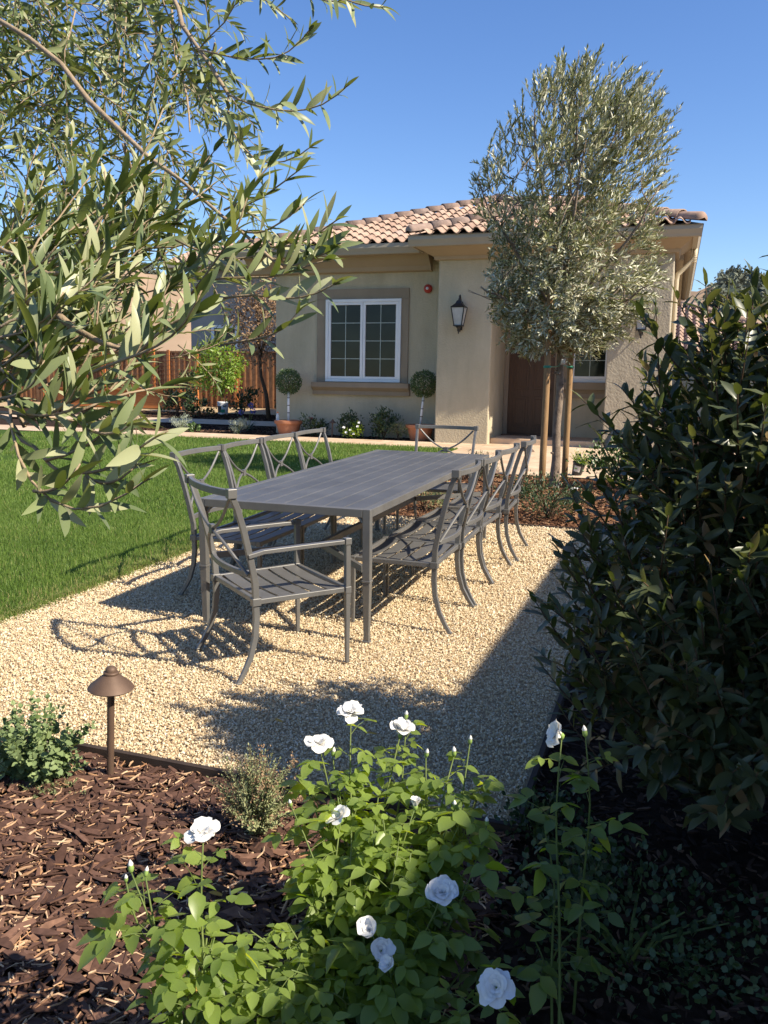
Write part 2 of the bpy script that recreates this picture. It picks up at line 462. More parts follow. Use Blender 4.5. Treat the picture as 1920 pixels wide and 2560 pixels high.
M['terracotta'] = mat_noise('terracotta', [(0.3, (0.33, 0.13, 0.07)), (0.7, (0.46, 0.21, 0.12))], scale=5, rough=0.85, spec=0.2, bump=0.15, bscale=50)
M['travertine'] = None
M['olive'] = mat_leaf('olive_leaf', [(0.0, (0.028, 0.050, 0.013)), (0.5, (0.085, 0.12, 0.030)), (0.85, (0.16, 0.195, 0.055)), (1.0, (0.30, 0.31, 0.12))], [(0.0, (0.11, 0.15, 0.07)), (0.6, (0.22, 0.26, 0.12)), (1.0, (0.46, 0.46, 0.28))], trans=0.22, tcol=[(0.0, (0.20, 0.28, 0.03)), (1.0, (0.44, 0.48, 0.09))], rough=0.40, spec=0.32)  # tone spread paints shadowed and highlit leaves into the colour
M['olive_far'] = mat_leaf('olive_leaf_far', [(0.0, (0.085, 0.10, 0.035)), (0.6, (0.21, 0.225, 0.09)), (1.0, (0.46, 0.44, 0.24))], [(0.0, (0.36, 0.36, 0.24)), (0.7, (0.56, 0.55, 0.40)), (1.0, (0.78, 0.75, 0.58))], trans=0.14, tcol=[(0.0, (0.18, 0.22, 0.05)), (1.0, (0.36, 0.37, 0.12))], rough=0.42, spec=0.3)
M['laurel'] = mat_leaf('laurel_leaf', [(0.0, (0.030, 0.050, 0.016)), (0.7, (0.070, 0.10, 0.032)), (0.96, (0.13, 0.155, 0.05)), (0.975, (0.28, 0.17, 0.08)), (1.0, (0.36, 0.24, 0.12))], [(0.0, (0.045, 0.062, 0.028)), (0.9, (0.085, 0.10, 0.045)), (0.975, (0.25, 0.15, 0.07)), (1.0, (0.3, 0.2, 0.1))], trans=0.17, tcol=[(0.0, (0.14, 0.19, 0.02)), (1.0, (0.32, 0.33, 0.06))], rough=0.38, spec=0.45)
M['rose_leaf'] = mat_leaf('rose_leaf', [(0.0, (0.035, 0.075, 0.014)), (0.45, (0.135, 0.225, 0.022)), (1.0, (0.46, 0.56, 0.045))], [(0.0, (0.11, 0.16, 0.045)), (1.0, (0.22, 0.30, 0.07))], trans=0.45, tcol=[(0.0, (0.14, 0.27, 0.015)), (0.45, (0.40, 0.56, 0.02)), (1.0, (0.78, 0.84, 0.05))], rough=0.38, spec=0.45)
M['herb'] = mat_leaf('herb_leaf', [(0.0, (0.10, 0.16, 0.05)), (1.0, (0.24, 0.33, 0.11))], [(0.0, (0.15, 0.21, 0.09)), (1.0, (0.26, 0.33, 0.14))], trans=0.25, rough=0.55, spec=0.3)
M['sage'] = mat_leaf('sage_leaf', [(0.0, (0.18, 0.23, 0.10)), (0.7, (0.32, 0.37, 0.18)), (1.0, (0.46, 0.44, 0.22))], [(0.0, (0.14, 0.17, 0.08)), (1.0, (0.24, 0.25, 0.12))], trans=0.2, rough=0.7, spec=0.2)
M['sage_light'] = mat_leaf('sage_light_leaf', [(0.0, (0.26, 0.32, 0.15)), (0.7, (0.42, 0.47, 0.24)), (1.0, (0.56, 0.52, 0.28))], [(0.0, (0.26, 0.32, 0.15)), (1.0, (0.5, 0.5, 0.26))], trans=0.35, rough=0.7, spec=0.2)
M['dry'] = mat_leaf('dry_leaf', [(0.0, (0.20, 0.12, 0.07)), (1.0, (0.42, 0.29, 0.18))], [(0.0, (0.18, 0.11, 0.06)), (1.0, (0.36, 0.24, 0.14))], trans=0.15, rough=0.8, spec=0.15)
M['dark_shrub'] = mat_leaf('dark_shrub_leaf', [(0.0, (0.022, 0.045, 0.016)), (1.0, (0.06, 0.10, 0.03))], [(0.0, (0.04, 0.07, 0.03)), (1.0, (0.09, 0.13, 0.05))], trans=0.2, rough=0.45, spec=0.4)
M['boxwood'] = mat_leaf('boxwood_leaf', [(0.0, (0.03, 0.075, 0.016)), (0.85, (0.07, 0.14, 0.028)), (1.0, (0.16, 0.24, 0.07))], [(0.0, (0.06, 0.10, 0.03)), (1.0, (0.12, 0.18, 0.06))], trans=0.2, rough=0.4, spec=0.45)
M['silver'] = mat_leaf('silver_leaf', [(0.0, (0.25, 0.29, 0.22)), (1.0, (0.45, 0.49, 0.38))], [(0.0, (0.25, 0.29, 0.22)), (1.0, (0.45, 0.49, 0.38))], trans=0.15, rough=0.8, spec=0.15)
M['lemon'] = mat_leaf('citrus_leaf', [(0.0, (0.08, 0.18, 0.015)), (0.6, (0.17, 0.29, 0.025)), (1.0, (0.32, 0.42, 0.05))], [(0.0, (0.14, 0.24, 0.04)), (1.0, (0.3, 0.4, 0.08))], trans=0.35, tcol=[(0.0, (0.25, 0.42, 0.02)), (1.0, (0.5, 0.6, 0.05))], rough=0.4, spec=0.4)
M['petal'] = mat_leaf('petal', [(0.0, (0.83, 0.81, 0.76)), (1.0, (0.88, 0.87, 0.84))], [(0.0, (0.83, 0.81, 0.76)), (1.0, (0.88, 0.87, 0.84))], trans=0.22, tcol=[(0.0, (0.88, 0.86, 0.80)), (1.0, (0.9, 0.88, 0.84))], rough=0.6, spec=0.2)
M['sepal'] = mat_plain('sepal', (0.22, 0.32, 0.08), rough=0.55, spec=0.3)

def travertine():
    m = bpy.data.materials.new('travertine'); m.use_nodes = True
    nt = m.node_tree; n = nt.nodes; L = nt.links; p = n['Principled BSDF']
    tc = n.new('ShaderNodeTexCoord')
    b = n.new('ShaderNodeTexBrick'); b.inputs['Scale'].default_value = 1.0
    b.inputs['Brick Width'].default_value = 0.61; b.inputs['Row Height'].default_value = 0.405; b.inputs['Mortar Size'].default_value = 0.004
    b.inputs['Color1'].default_value = (0.52, 0.37, 0.245, 1); b.inputs['Color2'].default_value = (0.62, 0.48, 0.335, 1); b.inputs['Mortar'].default_value = (0.38, 0.28, 0.19, 1)
    L.new(tc.outputs['Object'], b.inputs['Vector'])
    t = n.new('ShaderNodeTexNoise'); t.inputs['Scale'].default_value = 5; t.inputs['Detail'].default_value = 8
    L.new(tc.outputs['Object'], t.inputs['Vector'])
    r = _ramp(nt, [(0.3, (0.82, 0.80, 0.78)), (0.7, (1.08, 1.08, 1.08))]); L.new(t.outputs['Fac'], r.inputs[0])
    mx = n.new('ShaderNodeMix'); mx.data_type = 'RGBA'; mx.blend_type = 'MULTIPLY'; mx.inputs['Factor'].default_value = 1
    L.new(b.outputs['Color'], mx.inputs['A']); L.new(r.outputs[0], mx.inputs['B']); L.new(mx.outputs['Result'], p.inputs['Base Color'])
    p.inputs['Roughness'].default_value = 0.75; p.inputs['Specular IOR Level'].default_value = 0.25
    return m
M['travertine'] = travertine()

def glass_mat():
    m = bpy.data.materials.new('window_glass'); m.use_nodes = True
    p = m.node_tree.nodes['Principled BSDF']
    nt = m.node_tree
    t = nt.nodes.new('ShaderNodeTexNoise'); t.inputs['Scale'].default_value = 2.0
    r = _ramp(nt, [(0.35, (0.006, 0.010, 0.009)), (0.65, (0.016, 0.023, 0.019))])
    tc = nt.nodes.new('ShaderNodeTexCoord'); nt.links.new(tc.outputs['Object'], t.inputs['Vector'])
    nt.links.new(t.outputs['Fac'], r.inputs[0]); nt.links.new(r.outputs[0], p.inputs['Base Color'])
    p.inputs['Roughness'].default_value = 0.04; p.inputs['Specular IOR Level'].default_value = 0.28
    return m
M['glass'] = glass_mat()
M['muntin'] = mat_plain('muntin', (0.42, 0.47, 0.43), rough=0.4)

# ------------------------------------------------------------------ ground, hills
def slope_sheet(name, x0, x1, y0, y1, dz, mat, nx=2, ny=2, kind='structure'):
    xs = np.linspace(x0, x1, nx); ys = np.linspace(y0, y1, ny)
    X, Y = np.meshgrid(xs, ys); Z = gz(Y) + dz
    V = np.stack([X, Y, Z], -1).reshape(-1, 3)
    i = np.arange(nx - 1)[None, :] + np.arange(ny - 1)[:, None] * nx
    q = np.stack([i, i + 1, i + 1 + nx, i + nx], -1).reshape(-1, 4)
    o = bulk(name, V, [q], mat)
    return tag(o, kind=kind)

def build_ground():
    ys = np.array([-40, -10, 2, 10, 20, 30, 42, 60, 120, 400, 1600.0])
    zs = np.where(ys < 42, gz(ys), gz(42.0)) - 0.055
    V = []; q = []
    for y, z in zip(ys, zs):
        V += [(-900, y, z), (-40, y, z), (40, y, z), (900, y, z)]
    for j in range(len(ys) - 1):
        for i in range(3):
            q.append((j*4+i, j*4+i+1, j*4+5+i, j*4+4+i))
    tag(bulk('ground', V, [np.array(q)], M['soil']), kind='structure')
build_ground()

M['dry_hill'] = mat_noise('dry_hill', [(0.3, (0.27, 0.185, 0.115)), (0.6, (0.35, 0.25, 0.165)), (0.8, (0.29, 0.21, 0.145))], scale=0.02, rough=1.0, bump=0.2, bscale=0.3, spec=0.05)
def hill_height(az, d):
    # az in degrees from +Y towards +X; d metres
    prof = np.interp(az, [-75, -45, -41, -36, -30, -20, -8, -2, 0, 3, 5, 9, 16, 40], [36, 40, 43, 42, 38, 32, 30, 33, 36, 39.5, 38.5, 41, 40, 30])
    prof = prof - 3.0 + 1.0 * np.sin(az * 1.7) + 0.9 * np.sin(az * 4.1 + 1)
    t = np.clip((d - 90) / 240.0, 0, 1)
    return prof * (t * t * (3 - 2 * t)) * np.where(d > 330, np.clip(1 - (d - 330) / 500, 0.2, 1), 1)
def build_hills():
    az = np.linspace(-80, 45, 180); ds = np.concatenate([np.linspace(85, 340, 40), np.linspace(360, 760, 12)])
    A, D = np.meshgrid(az, ds)
    X = D * np.sin(np.radians(A)); Y = D * np.cos(np.radians(A)); Z = hill_height(A, D) + 0.8
    Z = Z + 1.0 * np.sin(X * 0.06) * np.cos(Y * 0.05) * np.clip((D - 90) / 100, 0, 1)
    V = np.stack([X, Y, Z], -1).reshape(-1, 3); nx = len(az)
    i = np.arange(nx - 1)[None, :] + np.arange(len(ds) - 1)[:, None] * nx
    q = np.stack([i, i + 1, i + 1 + nx, i + nx], -1).reshape(-1, 4)
    tag(bulk('hills', V, [q[:, ::-1]], M['dry_hill'], smooth=True), kind='structure')
build_hills()
M['oak'] = mat_leaf('hazed_oak_leaf', [(0.0, (0.085, 0.10, 0.08)), (1.0, (0.17, 0.18, 0.13))], [(0.0, (0.085, 0.10, 0.08)), (1.0, (0.17, 0.18, 0.13))], trans=0.05, rough=0.9, spec=0.1)  # distance haze put into the leaf colour: greyer and lighter
def hill_oaks():
    P = []; Ax = []; Nn = []; Ln = []; rr = []
    rg = np.random.default_rng(8)
    def clump(az, d, w, h, n):
        X = d * math.sin(R(az)); Y = d * math.cos(R(az)); z = float(hill_height(np.array(az), np.array(d))) + 0.8
        p = blob_points(n, (X, Y, z + h * 0.45), (w, w, h * 0.55), rng=rg, lo=z - 1, clumps=16, cs=0.22)
        P.append(p); Ax.append(rg.normal(0, 1, p.shape)); Nn.append(rg.normal(0, .6, p.shape) + np.array([0, -0.5, 0.8])); Ln.append(rg.uniform(0.8, 1.7, len(p))); rr.append(rg.random(len(p)))
    clump(2.3, 318, 2.6, 3.0, 380); clump(3.25, 322, 5.0, 6.0, 1000); clump(4.0, 325, 3.5, 2.5, 380)
    clump(4.7, 326, 3, 3, 400); clump(5.9, 330, 5, 3.5, 600)
    for k in range(30):
        az = rg.uniform(2.0, 8); d = rg.uniform(205, 285)
        # oaks gather in a band, the bare slope shows beside it
        if abs(d - 245 - 12 * math.sin(az * 1.9)) > 24: continue
        clump(az, d, rg.uniform(3, 6), rg.uniform(2.5, 4.5), 260)
    for k in range(46):
        clump(rg.uniform(-52, -34), rg.uniform(280, 330), rg.uniform(2.5, 5), rg.uniform(2, 4), 160)
    V, q, rv = leaf_mesh(np.concatenate(P), np.concatenate(Ax), np.concatenate(Nn), np.concatenate(Ln), np.concatenate(Ln) * 0.8, seg=2, shape=ROUND, rnd=np.concatenate(rr))
    tag(bulk('hillside_oaks', V, [q], M['oak'], rnd=rv), label='dark oaks and scrub scattered over the dry hillside', cat='trees', kind='stuff')
hill_oaks()

# ------------------------------------------------------------------ patio gravel
PX0, PX1, PY0, PY1 = -3.70, -0.41, 2.60, 7.95
slope_sheet('gravel_patio', PX0 - 0.12, PX1, PY0, PY1, -0.014, M['gravel_base'])
def gravel():
    rg = np.random.default_rng(2)
    def zone(y0, y1, dens, size):
        n = int((PX1 - PX0) * (y1 - y0) * dens)
        x = rg.uniform(PX0 - 0.05, PX1 - 0.012, n); y = rg.uniform(y0, y1, n)
        s = size * rg.uniform(0.6, 1.25, n)
        return x, y, s
    zs = [zone(PY0 + 0.01, 4.2, 10500, 0.0058), zone(4.2, 6.0, 7000, 0.0068), zone(6.0, PY1 - 0.01, 4800, 0.0084)]
    # a few stones kicked over the front board
    k = 160
    zs.append((rg.normal(-1.85, 0.45, k), 2.55 - abs(rg.normal(0, 0.06, k)), rg.uniform(0.005, 0.008, k)))
    x = np.concatenate([z[0] for z in zs]); y = np.concatenate([z[1] for z in zs]); s = np.concatenate([z[2] for z in zs])
    n = len(x)
    T = np.array([(1,0,0),(-1,0,0),(0,1,0),(0,-1,0),(0,0,1),(0,0,-1)], float)
    V = T[None] * rg.uniform(0.65, 1.2, (n, 6, 1)) + rg.normal(0, 0.16, (n, 6, 3))
    V *= (s[:, None] * np.stack([rg.uniform(0.8, 1.4, n), rg.uniform(0.7, 1.1, n), rg.uniform(0.55, 0.9, n)], 1))[:, None, :]
    # random rotation
    q = unit(rg.normal(0, 1, (n, 4))); w, a, b, c = q.T
    Rm = np.stack([1-2*(b*b+c*c), 2*(a*b-c*w), 2*(a*c+b*w), 2*(a*b+c*w), 1-2*(a*a+c*c), 2*(b*c-a*w), 2*(a*c-b*w), 2*(b*c+a*w), 1-2*(a*a+b*b)], -1).reshape(n, 3, 3)
    V = np.einsum('nij,nkj->nki', Rm, V)
    z = gz(y) + rg.uniform(-0.010, 0.001, n)
    z = np.where(y < PY0, gz(y) - 0.035, z)
    V += np.stack([x, y, z], -1)[:, None, :]
    F = np.array([(0,2,4),(2,1,4),(1,3,4),(3,0,4),(2,0,5),(1,2,5),(3,1,5),(0,3,5)])
    q = (np.arange(n)[:, None, None] * 6 + F[None]).reshape(-1, 3)
    o = bulk('gravel', V.reshape(-1, 3), [q], M['gravel'], rnd=np.repeat(rg.random(n), 6))
    tag(o, label='pale crushed gravel covering the dining patio', cat='gravel', kind='stuff')
gravel()

# boards round the patio
def edging(name, x0, x1, y0, y1, label):
    o = MB()
    vs = []
    for x, y, t in [(x0,y0,0),(x1,y0,0),(x1,y1,0),(x0,y1,0),(x0,y0,1),(x1,y0,1),(x1,y1,1),(x0,y1,1)]:
        vs.append((x, y, gz(y) + (-0.10 if t == 0 else 0.006)))
    o.add(vs, [(3,2,1,0),(4,5,6,7),(0,1,5,4),(1,2,6,5),(2,3,7,6),(3,0,4,7)])
    tag(o.build(name, M['edging']), label, 'edging', 'boards edging the gravel patio')
edging('edging_board', PX0 - 0.6, PX1 + 0.022, PY0 - 0.024, PY0 - 0.002, 'dark edging board between the near bark mulch and the gravel')
edging('edging_board', PX1 + 0.002, PX1 + 0.022, PY0 + 0.001, PY1, 'dark edging board along the shaded right side of the gravel by the laurel')
edging('edging_board', PX0, PX1 + 0.022, PY1 + 0.002, PY1 + 0.024, 'dark edging board at the far end of the gravel below the staked tree bed')

# ------------------------------------------------------------------ lawn
slope_sheet('lawn', -16.0, PX0, -1.0, 14.95, -0.006, M['lawn_base'])
def grass():
    rg = np.random.default_rng(4)
    zs = []
    for (x0, x1, y0, y1, dens, w, h) in [(-7.2, -3.64, 3.2, 7.0, 8200, 0.0030, 0.052), (-9.5, -3.66, 7.0, 11.0, 4200, 0.0046, 0.056), (-13.0, -3.67, 11.0, 14.97, 2300, 0.0068, 0.06), (-14, -7.2, 2.0, 7.0, 500, 0.005, .05), (-16, -9.5, 7, 11, 350, .007, .055)]:
        n = int((x1 - x0) * (y1 - y0) * dens)
        x = rg.uniform(x0, x1, n); y = rg.uniform(y0, y1, n)
        zs.append((x, y, np.full(n, w), np.full(n, h)))
    # ragged fringe over the gravel edge
    n = 17000
    zs.append((-3.70 + abs(rg.normal(0, 0.05, n)) * (0.6 + 0.6 * np.sin(np.linspace(0, 60, n))), rg.uniform(3.2, 8.0, n), np.full(n, 0.003), np.full(n, 0.04)))
    x, y, w, h = [np.concatenate([z[i] for z in zs]) for i in range(4)]
    n = len(x)
    patch = 0.5 + 0.5 * np.sin(x * 2.3 + 1.3 * np.sin(y * 1.7)) * np.sin(y * 2.9 + x)
    h = h * rg.uniform(0.55, 1.25, n) * (0.8 + 0.3 * patch)
    a = rg.uniform(0, 6.283, n); lean = abs(rg.normal(0, 0.55, n))
    dx = np.cos(a) * lean; dy = np.sin(a) * lean
    b = a + 1.57 + rg.normal(0, 0.6, n)
    wx = np.cos(b) * w / 2; wy = np.sin(b) * w / 2
    P = np.stack([x, y, gz(y) - 0.006], -1)
    V = np.zeros((n, 5, 3))
    V[:, 0] = P + np.stack([wx, wy, 0 * w], -1); V[:, 1] = P - np.stack([wx, wy, 0 * w], -1)
    mid = P + np.stack([dx * h * 0.35, dy * h * 0.35, h * 0.6], -1)
    V[:, 2] = mid - np.stack([wx, wy, 0 * w], -1) * 0.8; V[:, 3] = mid + np.stack([wx, wy, 0 * w], -1) * 0.8
    V[:, 4] = P + np.stack([dx * h, dy * h, h * np.clip(1.05 - lean * 0.35, 0.3, 1)], -1)
    i = np.arange(n)[:, None] * 5
    quads = i + np.array([[0, 1, 2, 3]]); tris = i + np.array([[3, 2, 4]])
    rnd = np.clip(rg.normal(0.42, 0.2, n) + 0.30 * (patch - 0.5), 0, 0.93)
    edge = np.clip((x + 3.70 + 0.28) / 0.28, 0, 1) * (y < 8)
    dry = rg.random(n) < 0.03 + 0.30 * edge
    rnd = np.where(dry, rg.uniform(0.93, 1.0, n), rnd)
    o = bulk('grass', V.reshape(-1, 3), [quads, tris], M['grass'], rnd=np.repeat(rnd, 5))
    tag(o, label='thick green lawn grass left of the gravel patio', cat='grass', kind='stuff')
grass()

# ------------------------------------------------------------------ paving
slope_sheet('garden_path', -16.0, -3.40, 14.97, 16.10, 0.004, M['travertine'])
slope_sheet('entry_paving', -3.395, 6.0, 11.70, 16.40, 0.004, M['travertine'])
def path_edge():
    slope_sheet('paving_strip', -3.69, -3.40, 11.70, 14.965, 0.002, M['travertine'])
path_edge()
slope_sheet('far_path', -20.0, -9.0, 18.6, 20.2, 0.0, M['travertine'])
slope_sheet('gravel_strip', -30.0, -8.4, 23.0, 26.2, -0.01, M['gravel_base'])

# ------------------------------------------------------------------ bark mulch
def mulch(name, x0, x1, y0, y1, dens, mat, L=(0.02, 0.055), label='', dz=-0.045, mask=None, tan=None, seed=1, thick=0.004, sliver=None):
    rg = np.random.default_rng(seed)
    n = int((x1 - x0) * (y1 - y0) * dens)
    x = rg.uniform(x0, x1, n); y = rg.uniform(y0, y1, n)
    if mask is not None:
        k = mask(x, y); x = x[k]; y = y[k]; n = len(x)
    rnd = rg.random(n)
    ln = L[0] + (L[1] - L[0]) * rg.random(n) ** 1.6; ln = ln * np.where(rg.random(n) < 0.10, 1.5, 1); wd = np.minimum(ln * rg.uniform(0.12, 0.42, n), 0.017 + 0.009 * rg.random(n) + (0.02 if L[1] > .09 else 0)); th = thick * rg.uniform(0.5, 1.5, n)
    if tan: 
        sl = rnd > tan; wd = np.where(sl, wd * rg.uniform(0.25, 0.7, n), wd); ln = np.where(sl, ln * 0.95, ln)
    if sliver:
        sl = rnd > tan; ln = np.where(sl, rg.uniform(*sliver, n), ln); wd = np.where(sl, rg.uniform(0.0025, 0.0065, n), wd)
    yaw = rg.uniform(0, 6.283, n); pit = rg.normal(0, 0.15, n); rol = rg.normal(0, 0.35, n)
    ax = np.stack([np.cos(yaw) * np.cos(pit), np.sin(yaw) * np.cos(pit), np.sin(pit)], -1)
    side = np.stack([-np.sin(yaw), np.cos(yaw), np.zeros(n)], -1); up = np.cross(ax, side)
    s2 = side * np.cos(rol)[:, None] + up * np.sin(rol)[:, None]; u2 = np.cross(ax, s2)
    P = np.stack([x, y, gz(y) + dz + rg.uniform(0, 0.022, n)], -1)
    bend = rg.normal(0, 0.06, n) * ln + (np.where(rnd > tan, rg.normal(0, 0.10, n) * ln, 0) if sliver else 0)
    V = np.zeros((n, 12, 3)); c = 0
    for k, t in enumerate((-0.5, 0.05, 0.5)):
        ws = (0.55, 1.0, 0.35)[k]; off = bend if k == 1 else 0 * bend
        for a, b in ((-1, 0), (1, 0), (1, 1), (-1, 1)):
            V[:, c] = P + ax * (ln * t)[:, None] + s2 * (wd * 0.5 * a * ws * rg.uniform(0.7, 1.2, n) + off)[:, None] + u2 * (th * b)[:, None]
            c += 1
    F = []
    for k in range(2):
        o = k * 4
        F += [(o+0, o+1, o+5, o+4), (o+1, o+2, o+6, o+5), (o+2, o+3, o+7, o+6), (o+3, o+0, o+4, o+7)]
    F += [(3, 2, 1, 0), (8, 9, 10, 11)]
    q = (np.arange(n)[:, None, None] * 12 + np.array(F)[None]).reshape(-1, 4)
    o = bulk(name, V.reshape(-1, 3), [q], mat, rnd=np.repeat(rnd, 12))
    tag(o, label=label, cat='mulch', kind='stuff')
mulch('bark_mulch', -4.3, PX1 + 0.02, 0.6, PY0 - 0.03, 4700, M['chips'], L=(0.022, 0.105), label='dark brown bark mulch in the near bed below the rose bush', tan=0.62, seed=5, dz=-0.036, sliver=(0.018, 0.062), thick=0.0035)
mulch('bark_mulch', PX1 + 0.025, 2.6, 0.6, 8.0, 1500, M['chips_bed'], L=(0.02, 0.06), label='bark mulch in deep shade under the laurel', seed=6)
mulch('bark_mulch', -3.69, 2.0, PY1 + 0.03, 11.69, 1500, M['chips_far'], L=(0.03, 0.08), label='reddish bark mulch round the staked olive tree', seed=7, dz=-0.03, thick=0.007)
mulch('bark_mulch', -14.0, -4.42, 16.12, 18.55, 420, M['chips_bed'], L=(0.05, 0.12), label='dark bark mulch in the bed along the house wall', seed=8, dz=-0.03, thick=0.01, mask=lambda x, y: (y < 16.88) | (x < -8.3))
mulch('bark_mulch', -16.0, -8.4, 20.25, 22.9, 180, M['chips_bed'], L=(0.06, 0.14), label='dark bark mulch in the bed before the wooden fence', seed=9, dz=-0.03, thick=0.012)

# ------------------------------------------------------------------ roof tiles
def tile_field(O, U, Vv, ncol, nrow, inside, tw=0.25, row=0.36, rg=np.random.default_rng(1), h=0.07):
    """S-tiles over a sloping plane: O origin, U along the eave, Vv up the slope (unit vectors)"""
    O = np.array(O, float); U = np.array(U, float); Vv = np.array(Vv, float); N = np.cross(U, Vv)
    if N[2] < 0: N = -N
    s = np.linspace(0, 1, 11)
    prof = np.where(s < 0.62, np.sin(np.pi * s / 0.62) * h, -np.sin(np.pi * (s - 0.62) / 0.38) * 0.022)
    Vs = []; q = []; rn = []
    b = 0
    for j in range(nrow):
        for i in range(ncol):
            uc, vc = (i + 0.5) * tw, (j + 0.5) * row
            if not inside(uc, vc): continue
            u0 = i * tw + rg.normal(0, 0.004); v0 = j * row - 0.03 + rg.normal(0, 0.006); lift = 0.045 + rg.normal(0, 0.004)
            r = np.clip(rg.normal(0.5, 0.22), 0, 1)
            u = u0 + s * (tw + 0.012)
            def P(v, hh): return O + U * u[:, None] + Vv * v + N * hh[:, None]
            a = P(v0, prof + lift); c = P(v0 + row + 0.05, prof * 0.92 + 0.012); d = P(v0 + 0.004, prof + lift - 0.02)
            Vs += [a, c, d]
            for k in range(10):
                q.append((b + k, b + k + 1, b + 11 + k + 1, b + 11 + k))
                q.append((b + 22 + k, b + 22 + k + 1, b + k + 1, b + k))
            rn += [r] * 33; b += 33
    return np.concatenate(Vs), np.array(q), np.array(rn)

def barrel_row(p0, p1, rad=0.13, seg=0.42, rg=np.random.default_rng(3), cap=True):
    p0 = np.array(p0, float); p1 = np.array(p1, float); T = np.linalg.norm(p1 - p0); t = (p1 - p0) / T
    sd = unit(np.cross(t, [0, 0, 1.0])); up = np.cross(sd, t)
    V = []; q = []; rn = []; b = 0; n = 9
    ang = np.linspace(-0.15, math.pi + 0.15, n)
    k = 0
    while k * seg < T:
        a0 = k * seg - 0.04; a1 = (k + 1) * seg + 0.03
        lift = 0.02 + rg.normal(0, 0.004); r0 = rad * 1.06; r1 = rad * 0.90
        rings = [(a0, r0, lift), (a1, r1, lift - 0.025), (a0 + 0.004, r0 - 0.022, lift)]
        if k == 0 and cap:
            rings = [(a0 - 0.02, r0, lift), (a1, r1, lift - 0.025), (a0 - 0.075, r0 * 0.72, lift)]
        for aa, rr, lf in rings:
            V.append(p0 + t * aa + up * (lf + rr * np.sin(ang) * 0.9)[:, None] + sd * (rr * np.cos(ang))[:, None])
        for i in range(n - 1):
            q.append((b + i + 1, b + i, b + n + i, b + n + i + 1)); q.append((b + i, b + i + 1, b + 2*n + i + 1, b + 2*n + i))
        nb = 3 * n
        if k == 0 and cap:
            V.append((p0 + t * (a0 - 0.095) + up * (lift + 0.03))[None]); 
            for i in range(n - 1): q.append((b + 2*n + i, b + 2*n + i + 1, b + 3*n, b + 3*n))
            nb += 1
        rn += [np.clip(rg.normal(.5, .25), 0, 1)] * nb; b += nb; k += 1
    q = np.array(q)
    return np.concatenate(V), q, np.array(rn)

def merge(parts):
    V = []; q = []; r = []; b = 0
    for v, f, rn in parts:
        V.append(v); q.append(f + b); r.append(rn); b += len(v)
    return np.concatenate(V), np.concatenate(q), np.concatenate(r)

def bulk_mixed(name, V, q, mat, parent, rnd, smooth=False):
    tri = q[:, 2] == q[:, 3]
    polys = [q[~tri]] + ([q[tri][:, :3]] if tri.any() else [])
    return bulk(name, V, polys, mat, parent, rnd=rnd, smooth=smooth)

def window(parent, x0, x1, z0, z1, y, cols, rows, depth=0.07, sashes=2, fw=0.06):
    """white vinyl window facing -y with its outer face at y"""
    f = MB()
    f.box(x0, x1, y, y + depth, z1 - fw, z1); f.box(x0, x1, y, y + depth, z0, z0 + fw)
    f.box(x0, x0 + fw, y, y + depth, z0 + fw, z1 - fw); f.box(x1 - fw, x1, y, y + depth, z0 + fw, z1 - fw)
    w = (x1 - x0 - 2 * fw)
    sw = w / sashes
    mun = []
    fo = None
    sash = MB(); mu = MB(); pn = MB()
    for s in range(sashes):
        a = x0 + fw + s * sw + (0.004 if s else 0.002); b = x0 + fw + (s + 1) * sw - 0.003
        sf = 0.055; yy = y + 0.012
        sash.box(a, b, yy, yy + 0.05, z1 - fw - sf - 0.002, z1 - fw - 0.002); sash.box(a, b, yy, yy + 0.05, z0 + fw + 0.002, z0 + fw + sf)
        sash.box(a, a + sf, yy, yy + 0.05, z0 + fw + sf, z1 - fw - sf - 0.002); sash.box(b - sf, b, yy, yy + 0.05, z0 + fw + sf, z1 - fw - sf - 0.002)
        ga, gb, gc, gd = a + sf, b - sf, z0 + fw + sf, z1 - fw - sf - 0.002
        pn.quad((ga, yy + 0.03, gc), (gb, yy + 0.03, gc), (gb, yy + 0.03, gd), (ga, yy + 0.03, gd))
        for c in range(1, cols):
            xx = ga + (gb - ga) * c / cols; mu.box(xx - 0.0065, xx + 0.0065, yy + 0.018, yy + 0.0275, gc, gd)
        for r in range(1, rows):
            zz = gc + (gd - gc) * r / rows; mu.box(ga, gb, yy + 0.016, yy + 0.0265, zz - 0.0065, zz + 0.0065)
    o = f.build('window', M['white_vinyl'], parent, bevel=0.004)
    sash.build('sash', M['white_vinyl'], o, bevel=0.004); mu.build('muntin', M['muntin'], o); pn.build('pane', M['glass'], o)
    return o

